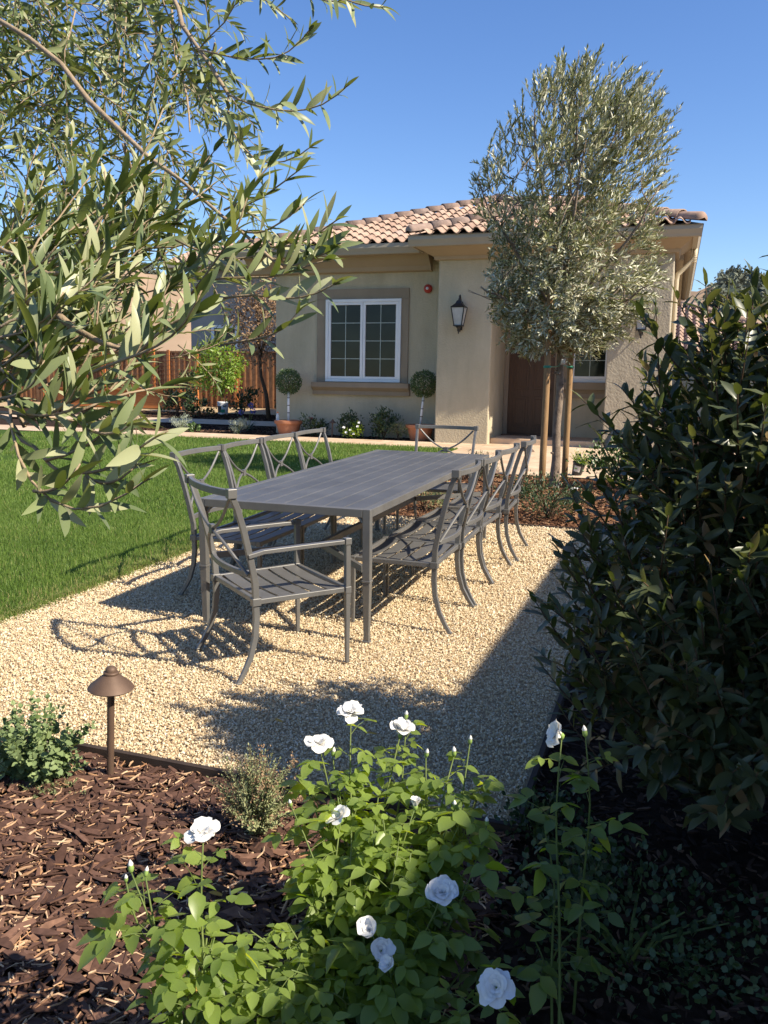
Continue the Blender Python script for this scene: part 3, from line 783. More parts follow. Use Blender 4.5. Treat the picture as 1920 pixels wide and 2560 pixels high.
PCH = 0.36
def build_house():
    h = empty('bungalow', (-4.0, 16.5, 0.0))
    tag(h, 'tan stucco bungalow with clay tile hip roof and recessed porch', 'house')
    hx, hy, hz = -4.0, 16.5, 0.0
    def loc(o): 
        o.location = (-hx, -hy, -hz); return o
    def B(mb, name, mat, **k): return loc(mb.build(name, mat, h, **k))
    # walls
    w = MB()
    w.box(-8.33, -4.453, 16.9, 17.1, 0.0, 3.95)
    w.box(-8.33, -8.13, 17.103, 26.0, 0.0, 3.95)
    w.box(-3.367, -1.203, 17.6, 17.8, 0.0, 3.95)
    w.box(-0.33, -0.13, 17.803, 26.0, 0.0, 3.95)
    w.box(-3.367, -1.203, 16.106, 16.5, 3.22, 3.95)
    w.box(-3.367, -1.203, 16.503, 17.597, 3.22, 3.30)
    B(w, 'wall', M['stucco'])
    p = MB(); p.box(-4.45, -3.37, 16.1, 17.8, 0.0, 3.95); B(p, 'pillar', M['stucco'], bevel=0.025)
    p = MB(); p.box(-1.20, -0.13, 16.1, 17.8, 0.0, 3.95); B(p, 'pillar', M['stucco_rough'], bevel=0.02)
    # cornice
    c = MB()
    c.prism([(16.90, 3.70), (16.78, 3.72), (16.74, 3.80), (16.62, 3.90), (16.55, 3.99), (16.37, 4.01), (16.37, 4.05), (16.90, 4.05)][::-1], 'x', -8.9, -4.80)
    def frust(b0, b1, z0, z1):
        (ax0, ax1, ay0, ay1), (bx0, bx1, by0, by1) = b0, b1
        vs = [(ax0,ay0,z0),(ax1,ay0,z0),(ax1,ay1,z0),(ax0,ay1,z0),(bx0,by0,z1),(bx1,by0,z1),(bx1,by1,z1),(bx0,by1,z1)]
        c.add(vs, [(3,2,1,0),(4,5,6,7),(0,1,5,4),(1,2,6,5),(2,3,7,6),(3,0,4,7)])
    frust((-4.52, -0.06, 16.03, 16.98), (-4.54, -0.04, 16.01, 16.98), 3.80, 3.86)
    frust((-4.54, -0.04, 16.01, 16.97), (-4.80, 0.14, 15.66, 16.97), 3.862, 3.995)
    frust((-4.82, 0.15, 15.64, 16.96), (-4.82, 0.15, 15.64, 16.96), 3.997, 4.06)
    # soffit along the right side
    c.box(-0.126, 0.145, 16.99, 26.2, 3.98, 4.03)
    c.box(-0.126, 0.02, 16.99, 26.2, 3.80, 3.977)
    B(c, 'cornice', M['cornice'])
    # gutters
    g = MB()
    def gut(x0, x1, y, sgn=1):
        pr = [(y, 4.18), (y, 4.10), (y + 0.035, 4.03), (y + 0.05, 3.985), (y + 0.135, 3.985), (y + 0.135, 4.18), (y + 0.12, 4.18), (y + 0.12, 4.02), (y + 0.02, 4.14), (y + 0.015, 4.18)]
        g.prism(pr[::-1], 'x', x0, x1)
    gut(-8.95, -4.905, 16.22)
    gut(-4.90, 0.283, 15.50)
    g.prism([(0.285, 4.18), (0.285, 4.10), (0.25, 4.03), (0.235, 3.985), (0.15, 3.985), (0.15, 4.18)], 'y', 15.66, 26.2)
    g.prism([(-4.90, 4.18), (-4.90, 4.05), (-4.86, 3.985), (-4.83, 3.985), (-4.83, 4.18)][::-1], 'y', 15.64, 16.35)
    B(g, 'gutter', M['gutter'])
    d = MB()
    d.tube([(0.21, 16.95, 3.99), (0.21, 16.95, 3.86), (0.17, 16.95, 3.78), (0.02, 16.95, 3.62), (-0.065, 16.95, 3.54), (-0.08, 16.95, 3.44), (-0.08, 16.95, 0.4)], 0.042, 8)
    for zz in np.linspace(3.74, 3.86, 5): d.lathe([(0.040, zz), (0.047, zz + 0.008), (0.040, zz + 0.016)], 10, (0.205, 16.95, 0))
    B(d, 'downspout', M['downspout'], smooth=True)
    # roof deck
    ez = 4.17
    rf = MB()
    A0, A1 = (-8.95, 16.25, ez), (0.28, 16.25, ez)
    pk = (-4.335, 16.25 + 4.615, ez + PCH * 4.615)
    wl, wr = (-4.92, 15.48, ez), (0.30, 15.48, ez)
    wx = -2.31; wt = 2.61
    wf = (wx, 15.48 + wt, ez + PCH * wt); wb = (wx, 16.25 + wt, ez + PCH * wt)
    rf.add([A0, (-4.92, 16.25, ez), wb, pk], [(0, 1, 2, 3)])
    rf.add([wl, wr, wf], [(0, 1, 2)])
    rf.add([wl, wf, wb, (-4.92, 16.25, ez)], [(0, 1, 2, 3)])
    rf.add([wr, (0.30, 25.4, ez), pk, wb, wf], [(0, 1, 2, 3, 4)])
    rf.add([A0, pk, (-8.95, 25.4, ez)], [(0, 1, 2)])
    rf.add([(0.30, 25.4, ez), (-8.95, 25.4, ez), pk], [(0, 1, 2)])
    ro = B(rf, 'roof', M['deck'])
    cs = math.cos(math.atan(PCH)); sn = math.sin(math.atan(PCH))
    # the main slope, the wing's front slope
    def in_main(u, v):
        y = v * cs
        x = -8.95 + u
        if x < -8.95 + y - 0.02: return False
        if x > -4.92 + 0.1 and y < (x + 4.92) - 0.35: return False
        return x < -4.335 - (y - 4.6) if y > 4.6 else x < -2.2
    def in_wing(u, v):
        y = v * cs; x = -4.92 + u
        return x > -4.92 + y + 0.02 and x < 0.30 - y - 0.02
    parts = [tile_field(A0, (1, 0, 0), (0, cs, sn), 27, 14, in_main), tile_field(wl, (1, 0, 0), (0, cs, sn), 21, 8, in_wing)]
    V, q, rn = merge(parts)
    bulk('roof_tile', V, [q], M['tile'], ro, rnd=rn, smooth=False)
    lift = np.array([0, 0, 0.05])
    rows = [barrel_row(np.array(A0) + lift + np.array([.12, .12, .03]), np.array(pk) + lift),
            barrel_row(np.array(wl) + lift + np.array([.10, .10, .03]), np.array(wf) + lift),
            barrel_row(np.array(wr) + lift + np.array([-.10, .10, .03]), np.array(wf) + lift),
            barrel_row(np.array(wf) + lift, np.array(wb) + lift, cap=False),
            barrel_row(np.array(pk) + lift, np.array(wb) + lift, cap=False)]
    V, q, rn = merge(rows)
    bulk_mixed('ridge_tile', V, q, M['ridge_tile'], ro, rn, smooth=True)
    # left window with trim and sill
    t = MB()
    t.box(-7.34, -5.28, 16.866, 16.897, 3.175, 3.385)
    t.box(-7.34, -7.135, 16.866, 16.897, 1.44, 3.172); t.box(-5.435, -5.28, 16.866, 16.897, 1.44, 3.172)
    tr = B(t, 'window_trim', M['trim'], bevel=0.004)
    s = MB()
    s.prism([(16.897, 1.175), (16.83, 1.175), (16.83, 1.26), (16.78, 1.30), (16.74, 1.335), (16.74, 1.436), (16.897, 1.436)][::-1], 'x', -7.42, -5.22)
    B(s, 'window_sill', M['trim'])
    loc(window(h, -7.132, -5.438, 1.452, 3.172, 16.84, 2, 4))
    # porch window and its sill
    loc(window(h, -2.06, -1.206, 1.52, 3.05, 17.53, 2, 4, sashes=1, fw=0.07))
    s = MB()
    s.prism([(17.597, 1.20), (17.54, 1.20), (17.54, 1.29), (17.50, 1.34), (17.44, 1.38), (17.44, 1.517), (17.597, 1.517)][::-1], 'x', -2.24, -1.206)
    B(s, 'window_sill', M['trim'])
    t = MB(); t.box(-2.30, -2.062, 17.565, 17.597, 1.52, 3.2); t.box(-2.30, -1.206, 17.560, 17.597, 3.06, 3.2)
    B(t, 'window_trim', M['trim'])
    # porch step
    st = MB(); st.box(-3.366, -1.205, 16.30, 17.597, 0.05, 0.405); B(st, 'porch_step', M['travertine'], bevel=0.012)
    # front door
    d = MB(); d.box(-3.27, -2.33, 17.555, 17.597, 0.43, 2.98)
    dz = [(0.58, 1.22), (1.36, 2.12), (2.24, 2.84)]
    for z0, z1 in dz:
        for x0, x1 in ((-3.16, -2.85), (-2.75, -2.44)):
            d.prism([(x0, z0), (x1, z0), (x1, z1), (x0, z1)], 'y', 17.545, 17.5545)
            d.box(x0 + 0.05, x1 - 0.05, 17.532, 17.5445, z0 + 0.06, z1 - 0.06)
    do = B(d, 'front_door', M['door'], bevel=0.006)
    k = MB(); k.lathe([(0.012, 0), (0.03, 0.01), (0.03, 0.03), (0.012, 0.045)], 14); ko = k.build('door_handle', M['black_iron'], do, smooth=True)
    ko.rotation_euler = (R(90), 0, 0); ko.location = (-2.41, 17.53, 1.36)
    f = MB(); f.box(-3.365, -3.273, 17.535, 17.597, 0.41, 3.08); f.box(-2.327, -2.302, 17.535, 17.597, 0.41, 3.08); f.box(-3.27, -2.33, 17.537, 17.597, 2.985, 3.08)
    B(f, 'door_frame', M['trim'])
    ti = MB(); ti.box(-3.36, -2.31, 17.40, 17.55, 0.4065, 0.428); B(ti, 'threshold', M['bronze'])
    # hose tap by the left corner
    return h
build_house()

# ------------------------------------------------------------------ wall lanterns, alarm bell, tap
M['frost'] = mat_noise('frosted_glass', [(0.3, (0.36, 0.37, 0.36)), (0.7, (0.46, 0.47, 0.46))], scale=9, rough=0.35, spec=0.5)
M['candle'] = mat_plain('candle_sleeve', (0.75, 0.72, 0.64), rough=0.6)
def lantern(x, y, z0, label):
    L = empty('wall_lantern', (x, y, z0)); tag(L, label, 'lantern', 'wall lanterns beside the porch')
    b = MB()                                   # backplate, arm, cage
    b.box(-0.035, 0.035, -0.012, 0.0, 0.08, 0.62)
    yc = -0.17
    b.tube([(0, -0.006, 0.52), (0, -0.05, 0.66), (0, -0.11, 0.735), (0, -0.165, 0.72), (0, yc, 0.64)], [0.014, 0.014, 0.013, 0.012, 0.012], 8)
    b.tube([(0, -0.006, 0.62), (0, -0.06, 0.60), (0, -0.12, 0.60), (0, yc, 0.615)], 0.008, 6)
    b.tube([(0, -0.006, 0.12), (0, -0.06, 0.05), (0, -0.12, 0.08), (0, yc, 0.12)], 0.010, 6)
    # corner bars, wide at the top
    for sx in (-1, 1):
        for sy in (-1, 1):
            b.bar([(sx * 0.075, yc + sy * 0.075, 0.17), (sx * 0.125, yc + sy * 0.125, 0.49)], 0.016, 0.016, up=(0, 1, 0))
    b.box(-0.088, 0.088, yc - 0.088, yc + 0.088, 0.148, 0.168)
    bo = b.build('bracket', M['black_iron'], L)
    cpm = MB()
    cpm.lathe([(0.19, 0.492), (0.195, 0.505), (0.13, 0.545), (0.085, 0.575), (0.06, 0.62), (0.025, 0.64), (0.022, 0.665), (0.0, 0.68)], 4, (0, yc, 0))
    cp = cpm.build('lamp_cap', M['black_iron'], L)
    # turn the four-sided cap square to the wall
    cp.data.transform(Matrix.Translation((0, yc, 0)) @ Matrix.Rotation(R(45), 4, 'Z') @ Matrix.Translation((0, -yc, 0)))
    g = MB()
    for (a0, a1) in (((-1, -1), (1, -1)), ((1, -1), (1, 1)), ((1, 1), (-1, 1)), ((-1, 1), (-1, -1))):
        g.quad((a0[0]*0.073, yc + a0[1]*0.073, 0.17), (a1[0]*0.073, yc + a1[1]*0.073, 0.17), (a1[0]*0.122, yc + a1[1]*0.122, 0.49), (a0[0]*0.122, yc + a0[1]*0.122, 0.49))
    g.build('lamp_glass', M['frost'], L)
    f = MB(); f.lathe([(0.06, 0.146), (0.045, 0.12), (0.025, 0.10), (0.03, 0.07), (0.012, 0.04), (0.016, 0.02), (0.0, 0.0)], 12, (0, yc, 0)); f.build('finial', M['black_iron'], L, smooth=True)
    return L
lantern(-3.98, 16.098, 2.39, 'black wall lantern left of the porch on the smooth tan pillar')
lantern(-0.62, 16.098, 2.30, 'black wall lantern right of the porch half hidden by olive leaves')

M['red_paint'] = mat_plain('red_paint', (0.42, 0.035, 0.025), rough=0.4)
def bell():
    b = empty('alarm_bell', (-4.88, 16.898, 3.36)); tag(b, 'round red alarm bell high on the stucco wall', 'alarm bell')
    m1 = MB(); m1.lathe([(0.085, 0.0), (0.09, 0.02), (0.085, 0.05), (0.06, 0.075), (0.03, 0.085), (0.0, 0.088)], 24)
    o = m1.build('bell_dome', M['red_paint'], b, smooth=True); o.rotation_euler = (R(90), 0, 0)
    m2 = MB(); m2.lathe([(0.026, 0.086), (0.028, 0.092), (0.012, 0.098), (0.0, 0.1)], 16)
    o = m2.build('bell_cap', M['white_vinyl'], b, smooth=True); o.rotation_euler = (R(90), 0, 0)
    m3 = MB(); m3.lathe([(0.007, 0.0975), (0.007, 0.103), (0, 0.104)], 10)
    o = m3.build('bell_screw', M['black_iron'], b); o.rotation_euler = (R(90), 0, 0)
bell()
def tap():
    b = empty('hose_tap', (-7.46, 16.898, 0.62)); tag(b, 'small red-handled hose tap low on the stucco wall', 'tap')
    m1 = MB(); m1.tube([(0, 0, 0), (0, -0.07, 0), (0, -0.10, -0.03), (0, -0.105, -0.07)], 0.016, 8); m1.build('spout', M['bronze'], b, smooth=True)
    m2 = MB(); m2.lathe([(0.02, 0.02), (0.05, 0.03), (0.052, 0.045), (0.015, 0.05)], 10, (0, -0.06, 0.0)); m2.build('tap_handle', M['red_paint'], b)
    hs = MB(); hs.tube([(0, -0.105, -0.08), (0.03, -0.12, -0.2), (0.12, -0.13, -0.30), (0.2, -0.1, -0.36)], 0.010, 6); hs.build('hose', M['black_iron'], b, smooth=True)
tap()

# ------------------------------------------------------------------ other houses
def neighbour_left():
    h = empty('neighbour_house', (-20, 30, 0)); tag(h, 'grey neighbouring house beyond the wooden fence with a small-tiled roof', 'house')
    def loc(o): o.location = (20, -30, 0); return o
    wall = mat_noise('grey_stucco', [(0.3, (0.30, 0.27, 0.24)), (0.7, (0.36, 0.33, 0.29))], scale=1.5, rough=0.95, bump=0.3, bscale=40)
    w = MB(); w.box(-19.2, -9, 31.0, 40, 0, 5.9); loc(w.build('wall', wall, h))
    g = MB(); g.box(-20.0, -8.4, 30.25, 30.4, 5.95, 6.15); g.box(-19.8, -8.6, 30.41, 31.0, 5.92, 5.98); loc(g.build('gutter', M['gutter'], h))
    O = (-20.0, 30.3, 6.12); cs, sn = math.cos(math.atan(.36)), math.sin(math.atan(.36))
    V, q, rn = tile_field(O, (1, 0, 0), (0, cs, sn), 45, 10, lambda u, v: True, tw=0.25)
    loc(bulk('roof', V, [q], M['tile'], h, rnd=rn))
    d = MB(); d.quad((-20.0, 30.3, 6.1), (-8.4, 30.3, 6.1), (-8.4, 34.0, 7.43), (-20.0, 34.0, 7.43)); d.quad((-20.0, 37.7, 6.1), (-20.0, 34.0, 7.43), (-8.4, 34.0, 7.43), (-8.4, 37.7, 6.1)); d.add([(-19.19, 31.01, 5.9), (-19.19, 37.0, 5.9), (-19.19, 34.0, 7.2)], [(0, 1, 2)]); loc(d.build('roof_deck', M['deck'], h))
    for x in (-18.2, -13.2):
        o = window(h, x, x + 1.2, 2.0, 3.7, 30.93, 2, 3, sashes=1); loc(o)
neighbour_left()

def neighbour_right():
    h = empty('neighbour_house', (0, 30, 0)); tag(h, 'low house with pale wavy roof tiles under the hill at the right', 'house')
    def loc(o): o.location = (0, -30, 0); return o
    w = MB(); w.box(-6, 4.0, 29.3, 38, 0, 2.75); loc(w.build('wall', M['stucco'], h))
    tg = math.tan(R(22)); cs, sn = math.cos(R(22)), math.sin(R(22)); E = (-7.0, 28.6, 2.62)
    xr = 4.75
    d = MB(); d.add([E, (xr, 28.6, 2.62), (xr - 4.8, 33.4, 2.62 + 4.8 * tg), (-7, 33.4, 2.62 + 4.8 * tg)], [(0, 1, 2, 3)])
    d.add([(xr, 28.6, 2.62), (xr, 38.2, 2.62), (xr - 4.8, 33.4, 2.62 + 4.8 * tg)], [(0, 1, 2)])
    ro = loc(d.build('roof', M['deck'], h))
    V, q, rn = tile_field(E, (1, 0, 0), (0, cs, sn), 47, 15, lambda u, v: -7 + u < xr - v * cs - 0.05, tw=0.25, h=0.085)
    bulk('roof_tile', V, [q], M['tile'], ro, rnd=rn)
    V, q, rn = barrel_row((xr - .1, 28.7, 2.72), (xr - 4.8, 33.4, 2.67 + 4.8 * tg), rad=0.14)
    bulk_mixed('ridge_tile', V, q, M['ridge_tile'], ro, rn, smooth=True)
    V, q, rn = barrel_row((xr - 4.8, 33.4, 2.67 + 4.8 * tg), (-7, 33.4, 2.67 + 4.8 * tg), rad=0.14, cap=False)
    bulk_mixed('ridge_tile', V, q, M['ridge_tile'], ro, rn, smooth=True)
neighbour_right()

def garage():
    h = empty('garage', (5, 2, 0)); tag(h, 'stucco garage right of the patio whose eave shades the gravel', 'garage')
    def loc(o): o.location = (-5, -2, 0); return o
    EX, EZ = 2.776, 3.2
    w = MB(); w.box(3.30, 9.0, -5.0, 7.2, -0.3, 3.1); loc(w.build('wall', M['stucco'], h))
    e = MB(); e.box(EX, EX + 0.14, -5.6, 7.75, EZ - 0.17, EZ); e.box(EX + 0.141, 3.4, -5.55, 7.7, EZ - 0.16, EZ - 0.11); loc(e.build('eave', M['gutter'], h))
    r = MB(); mx = 6.2; rz = EZ + 0.36 * (mx - EX)
    r.quad((EX, -5.6, EZ - .01), (EX, 7.75, EZ - .01), (mx, 7.75, rz), (mx, -5.6, rz)); r.quad((9.6, 7.75, EZ), (9.6, -5.6, EZ), (mx, -5.6, rz), (mx, 7.75, rz))
    loc(r.build('roof', M['deck'], h))
garage()

M['hill_house'] = mat_plain('hill_house_render', (0.62, 0.58, 0.52), rough=0.9)
def hill_house():
    az, d = 5.15, 338
    x, y = d * math.sin(R(az)), d * math.cos(R(az)); z = float(hill_height(np.array(az), np.array(d))) + 1
    h = empty('hilltop_house', (x, y, z)); tag(h, 'tiny pale house on the crest of the right hill', 'house')
    w = MB(); w.box(-5, 4, 0, 8, -2, 3.4); w.box(-2, 1, -1, 0, -2, 4.6); w.build('wall', M['hill_house'], h)
    r = MB(); r.prism([(-5.6, 3.4), (4.6, 3.4), (2.5, 4.8), (-3.5, 4.8)], 'y', -0.6, 8.6); r.build('roof', M['terracotta'], h)
    c = MB(); c.box(1.3, 2.0, 2, 2.7, 4.8, 6.4); c.build('chimney', M['hill_house'], h)
hill_house()

# ------------------------------------------------------------------ dining set
def place(o, x, y, rz=0.0, dz=0.0):
    o.location = (x, y, gz(y) + dz)
    o.rotation_euler = (Matrix.Rotation(TILT, 3, 'X') @ Matrix.Rotation(rz, 3, 'Z')).to_euler()
    return o

def make_chair(arms, label, group):
    c = empty('patio_armchair' if arms else 'patio_chair', (0, 0, 0)); tag(c, label, 'chair', group)
    for s in (-1, 1):
        up = [(s*.270, -.235, .40), (s*.272, -.238, .48), (s*.277, -.262, .60), (s*.283, -.295, .74), (s*.288, -.328, .85), (s*.291, -.352, .905)]
        b = MB(); b.bar(up, [.023]*6, [.031, .031, .030, .029, .028, .028], up=(0, 1, 0))
        t = up[-1]; b.box(t[0]-.019, t[0]+.019, t[1]-.024, t[1]+.020, .895, .940)
        b.build('back_post', M['metal'], c, bevel=0.003)
        lg = [(s*.270, -.235, .372), (s*.271, -.234, .30), (s*.274, -.243, .21), (s*.279, -.270, .115), (s*.285, -.308, .045), (s*.289, -.338, 0.0)]
        b = MB(); b.bar(lg, [.024, .024, .023, .022, .020, .019], [.030, .030, .028, .026, .023, .021], up=(0, 1, 0))
        b.box(s*.270-.019, s*.270+.019, -.257, -.213, .366, .404)
        b.box(s*.289-.013, s*.289+.013, -.352, -.324, -0.002, .006)
        b.build('leg', M['metal'], c, bevel=0.003)
        ft = [(s*.290, .252, .372), (s*.290, .252, .0)]
        b = MB(); b.bar(ft, [.028, .019], [.028, .019], up=(0, 1, 0)); b.box(s*.290-.0165, s*.290+.0165, .2355, .2685, .368, .404)
        b.build('leg', M['metal'], c, bevel=0.003)
        if arms:
            b = MB(); b.bar([(s*.290, .252, .404), (s*.290, .252, .630)], .027, .027, up=(0, 1, 0)); b.box(s*.290-.0175, s*.290+.0175, .2345, .2695, .618, .652)
            b.bar([(s*.281, -.276, .612), (s*.284, -.20, .628), (s*.288, 0.0, .632), (s*.290, .230, .634)], .034, .021, up=(0, 0, 1))
            b.build('armrest', M['metal'], c, bevel=0.003)
    xs = np.linspace(-.288, .288, 13)
    b = MB(); b.bar([(x, -.352 - .045 * (1 - (x/.288)**2), .917) for x in xs], .020, .033, up=(0, 0, 1)); b.build('top_rail', M['metal'], c, bevel=0.003)
    b = MB(); b.bar([(x*.94, -.247 - .042 * (1 - (x/.288)**2), .515) for x in xs], .019, .029, up=(0, 0, 1)); b.build('lower_rail', M['metal'], c, bevel=0.003)
    b = MB()
    for sg in (-1, 1):
        pts = []
        for t in np.linspace(-1, 1, 13):
            x = .262 * t * sg; z = .705 + .187 * t - .028 * math.sin(math.pi * t) * 1.0
            y = np.interp(z, [.52, .905], [-.258, -.352]) - .040 * (1 - (x/.288)**2) + (0.004 * sg)
            pts.append((x, y, z))
        b.tube(pts, .0082, 8)
    yc = np.interp(.705, [.52, .905], [-.258, -.352]) - .040
    b.box(-.020, .020, yc - .012, yc + .012, .683, .727)
    b.build('cross_back', M['metal'], c)
    b = MB()
    b.bar([(-.252, -.235, .388), (.252, -.235, .388)], .022, .026); b.bar([(-.272, .252, .388), (.272, .252, .388)], .022, .026)
    for s in (-1, 1): b.bar([(s*.272, -.214, .385), (s*.288, .232, .388)], .022, .026)
    b.build('seat_frame', M['metal'], c, bevel=0.003)
    b = MB(); n = 5; y0, y1 = -.205, .238; pitch = (y1 - y0) / n
    for k in range(n):
        a, e = y0 + k * pitch + .0085, y0 + (k + 1) * pitch - .0085
        w0 = .258 + .016 * (k / n)
        xs2 = np.linspace(-w0, w0, 7)
        sag = lambda x: .396 - .010 * (1 - (x / w0) ** 2)
        vs = []
        for x in xs2: vs += [(x, a, sag(x) - .006), (x, e, sag(x) - .006), (x, e, sag(x)), (x, a, sag(x))]
        fs = [(3, 2, 1, 0), (24, 25, 26, 27)]
        for i in range(6):
            for q in range(4): fs.append((i*4+q, i*4+(q+1) % 4, i*4+4+(q+1) % 4, i*4+4+q))
        b.add(vs, [f[::-1] for f in fs])
    b.build('seat', M['metal'], c)
    return c

GC = 'dark grey cross-back chairs round the patio table'
arm = make_chair(True, 'dark grey armchair nearest the camera, pulled out and turned at the near table end', GC)
place(arm, -1.875, 3.826, R(-39.6))
arm2 = copy_tree(arm); arm2['label'] = 'dark grey armchair at the far end of the table, its back to the house'
place(arm2, -2.05, 7.52, R(180))
side = make_chair(False, 'x', GC)
spots = [(-1.455, 4.77, 90, 'side chair nearest the camera on the right of the table, seat patterned by shadow'),
         (-1.450, 5.37, 91, 'second side chair from the camera on the right of the table'),
         (-1.445, 5.98, 88, 'third side chair from the camera on the right of the table'),
         (-1.420, 6.70, 92, 'side chair farthest from the camera on the right of the table, by the tree bed'),
         (-2.645, 4.93, -91, 'dark grey side chair nearest the camera on the lawn side of the table'),
         (-2.640, 5.53, -89, 'second side chair from the camera on the lawn side of the table'),
         (-2.650, 6.17, -90, 'third side chair from the camera on the lawn side of the table'),
         (-2.640, 6.74, -91, 'side chair farthest from the camera on the lawn side of the table')]
for i, (x, y, a, lb) in enumerate(spots):
    o = side if i == 0 else copy_tree(side)
    o['label'] = lb
    place(o, x, y, R(a))

def make_table():
    W, L, H = 1.05, 3.07, 0.74
    t = empty('patio_table', (0, 0, 0)); tag(t, 'long dark grey slatted metal dining table on the gravel patio', 'table')
    b = MB(); n = 8; m0 = 0.045; pw = (W - 2 * m0) / n
    for k in range(n):
        x0 = -W/2 + m0 + k * pw + .0035; b.box(x0, x0 + pw - .0070, -L/2 + m0, L/2 - m0, H - .018, H)
    b.build('tabletop', M['metal_top'], t, bevel=0.004)
    b = MB()
    for s in (-1, 1):
        b.box(s*(W/2 - m0 + .0005), s*W/2, -L/2 + .044, L/2 - .044, H - .044, H + .001)
        b.box(-W/2 + .044, W/2 - .044, s*(L/2 - m0 + .0005), s*L/2, H - .044, H + .001)
    b.build('apron', M['metal'], t, bevel=0.003)
    for sx in (-1, 1):
        for sy in (-1, 1):
            x, y = sx*(W/2 - .022), sy*(L/2 - .022)
            b = MB(); b.box(x-.0215, x+.0215, y-.0215, y+.0215, .352, H + .002)
            b.box(x-.025, x+.025, y-.025, y+.025, .338, .352); b.bar([(x, y, .338), (x, y, .01)], [.043, .030], [.043, .030], up=(0, 1, 0)); b.box(x-.020, x+.020, y-.020, y+.020, -.004, .010)
            for ax in (0, 1):
                d = (-sx*.05, 0) if ax == 0 else (0, -sy*.05)
                b.bar([(x + d[0]*.6, y + d[1]*.6, H - .075), (x + d[0]*.75, y + d[1]*.75, H - .058), (x + d[0]*1.1, y + d[1]*1.1, H - .045)], .016, .014, up=(0.3, 0.2, 1))
            b.build('leg', M['metal'], t, bevel=0.003)
    b = MB(); b.bar([(0, -L/2 + .55, .40), (0, L/2 - .55, .40)], .03, .04)
    for sx in (-1, 1):
        for sy in (-1, 1): b.bar([(sx*(W/2 - .06), sy*(L/2 - .06), .40), (sx*.02, sy*(L/2 - .55), .40)], .022, .036)
    b.build('stretcher', M['metal'], t)
    return t
place(make_table(), -1.485 - 0.525, 4.15 + 1.535)

# ------------------------------------------------------------------ path lights
def path_light(x, y, h, label, dz=-0.04, first=[None]):
    if first[0] is None:
        p = empty('path_light', (0, 0, 0)); H = 0.43
        b = MB(); b.tube([(0, 0, -0.04), (0, 0, H - .075)], [.0125, .0125], 12); b.lathe([(.0125, H - .115), (.022, H - .085), (.024, H - .075)], 14); b.build('stem', M['bronze'], p, autosmooth=40)
        c = MB(); c.lathe([(.012, H - .086), (.075, H - .088), (.0785, H - .084), (.072, H - .075), (.026, H - .036), (.0265, H - .029), (.024, H - .026), (.0195, H - .025), (.0195, H - .017), (.015, H - .010), (.007, H - .006), (0.0, H - .005)], 32)
        c.build('lamp_shade', M['bronze'], p, autosmooth=35)
        col = MB(); col.lathe([(.017, -.012), (.018, .004), (.0135, .008)], 12); col.build('collar', M['gutter'], p)
        first[0] = p; o = p
    else:
        o = copy_tree(first[0])
    o.location = (x, y, gz(y) + dz); o.scale = (h / 0.43,) * 3; o.rotation_euler = (0, R(2.6), 0)
    tag(o, label, 'path light', 'bronze path lights')
path_light(-1.898, 2.453, 0.455, 'bronze mushroom path light standing in bark mulch at the near left')
path_light(-1.882, 11.72, 0.46, 'bronze path light left of the staked tree at the paving edge', dz=-0.03)
path_light(-1.93, 9.55, 0.40, 'bronze path light behind the right row of chairs in reddish mulch', dz=-0.03)
path_light(-6.72, 16.25, 0.42, 'bronze path light between dark shrubs below the house window', dz=-0.03)
path_light(-11.6, 16.5, 0.40, 'bronze path light among silver plants left of the house', dz=-0.03)

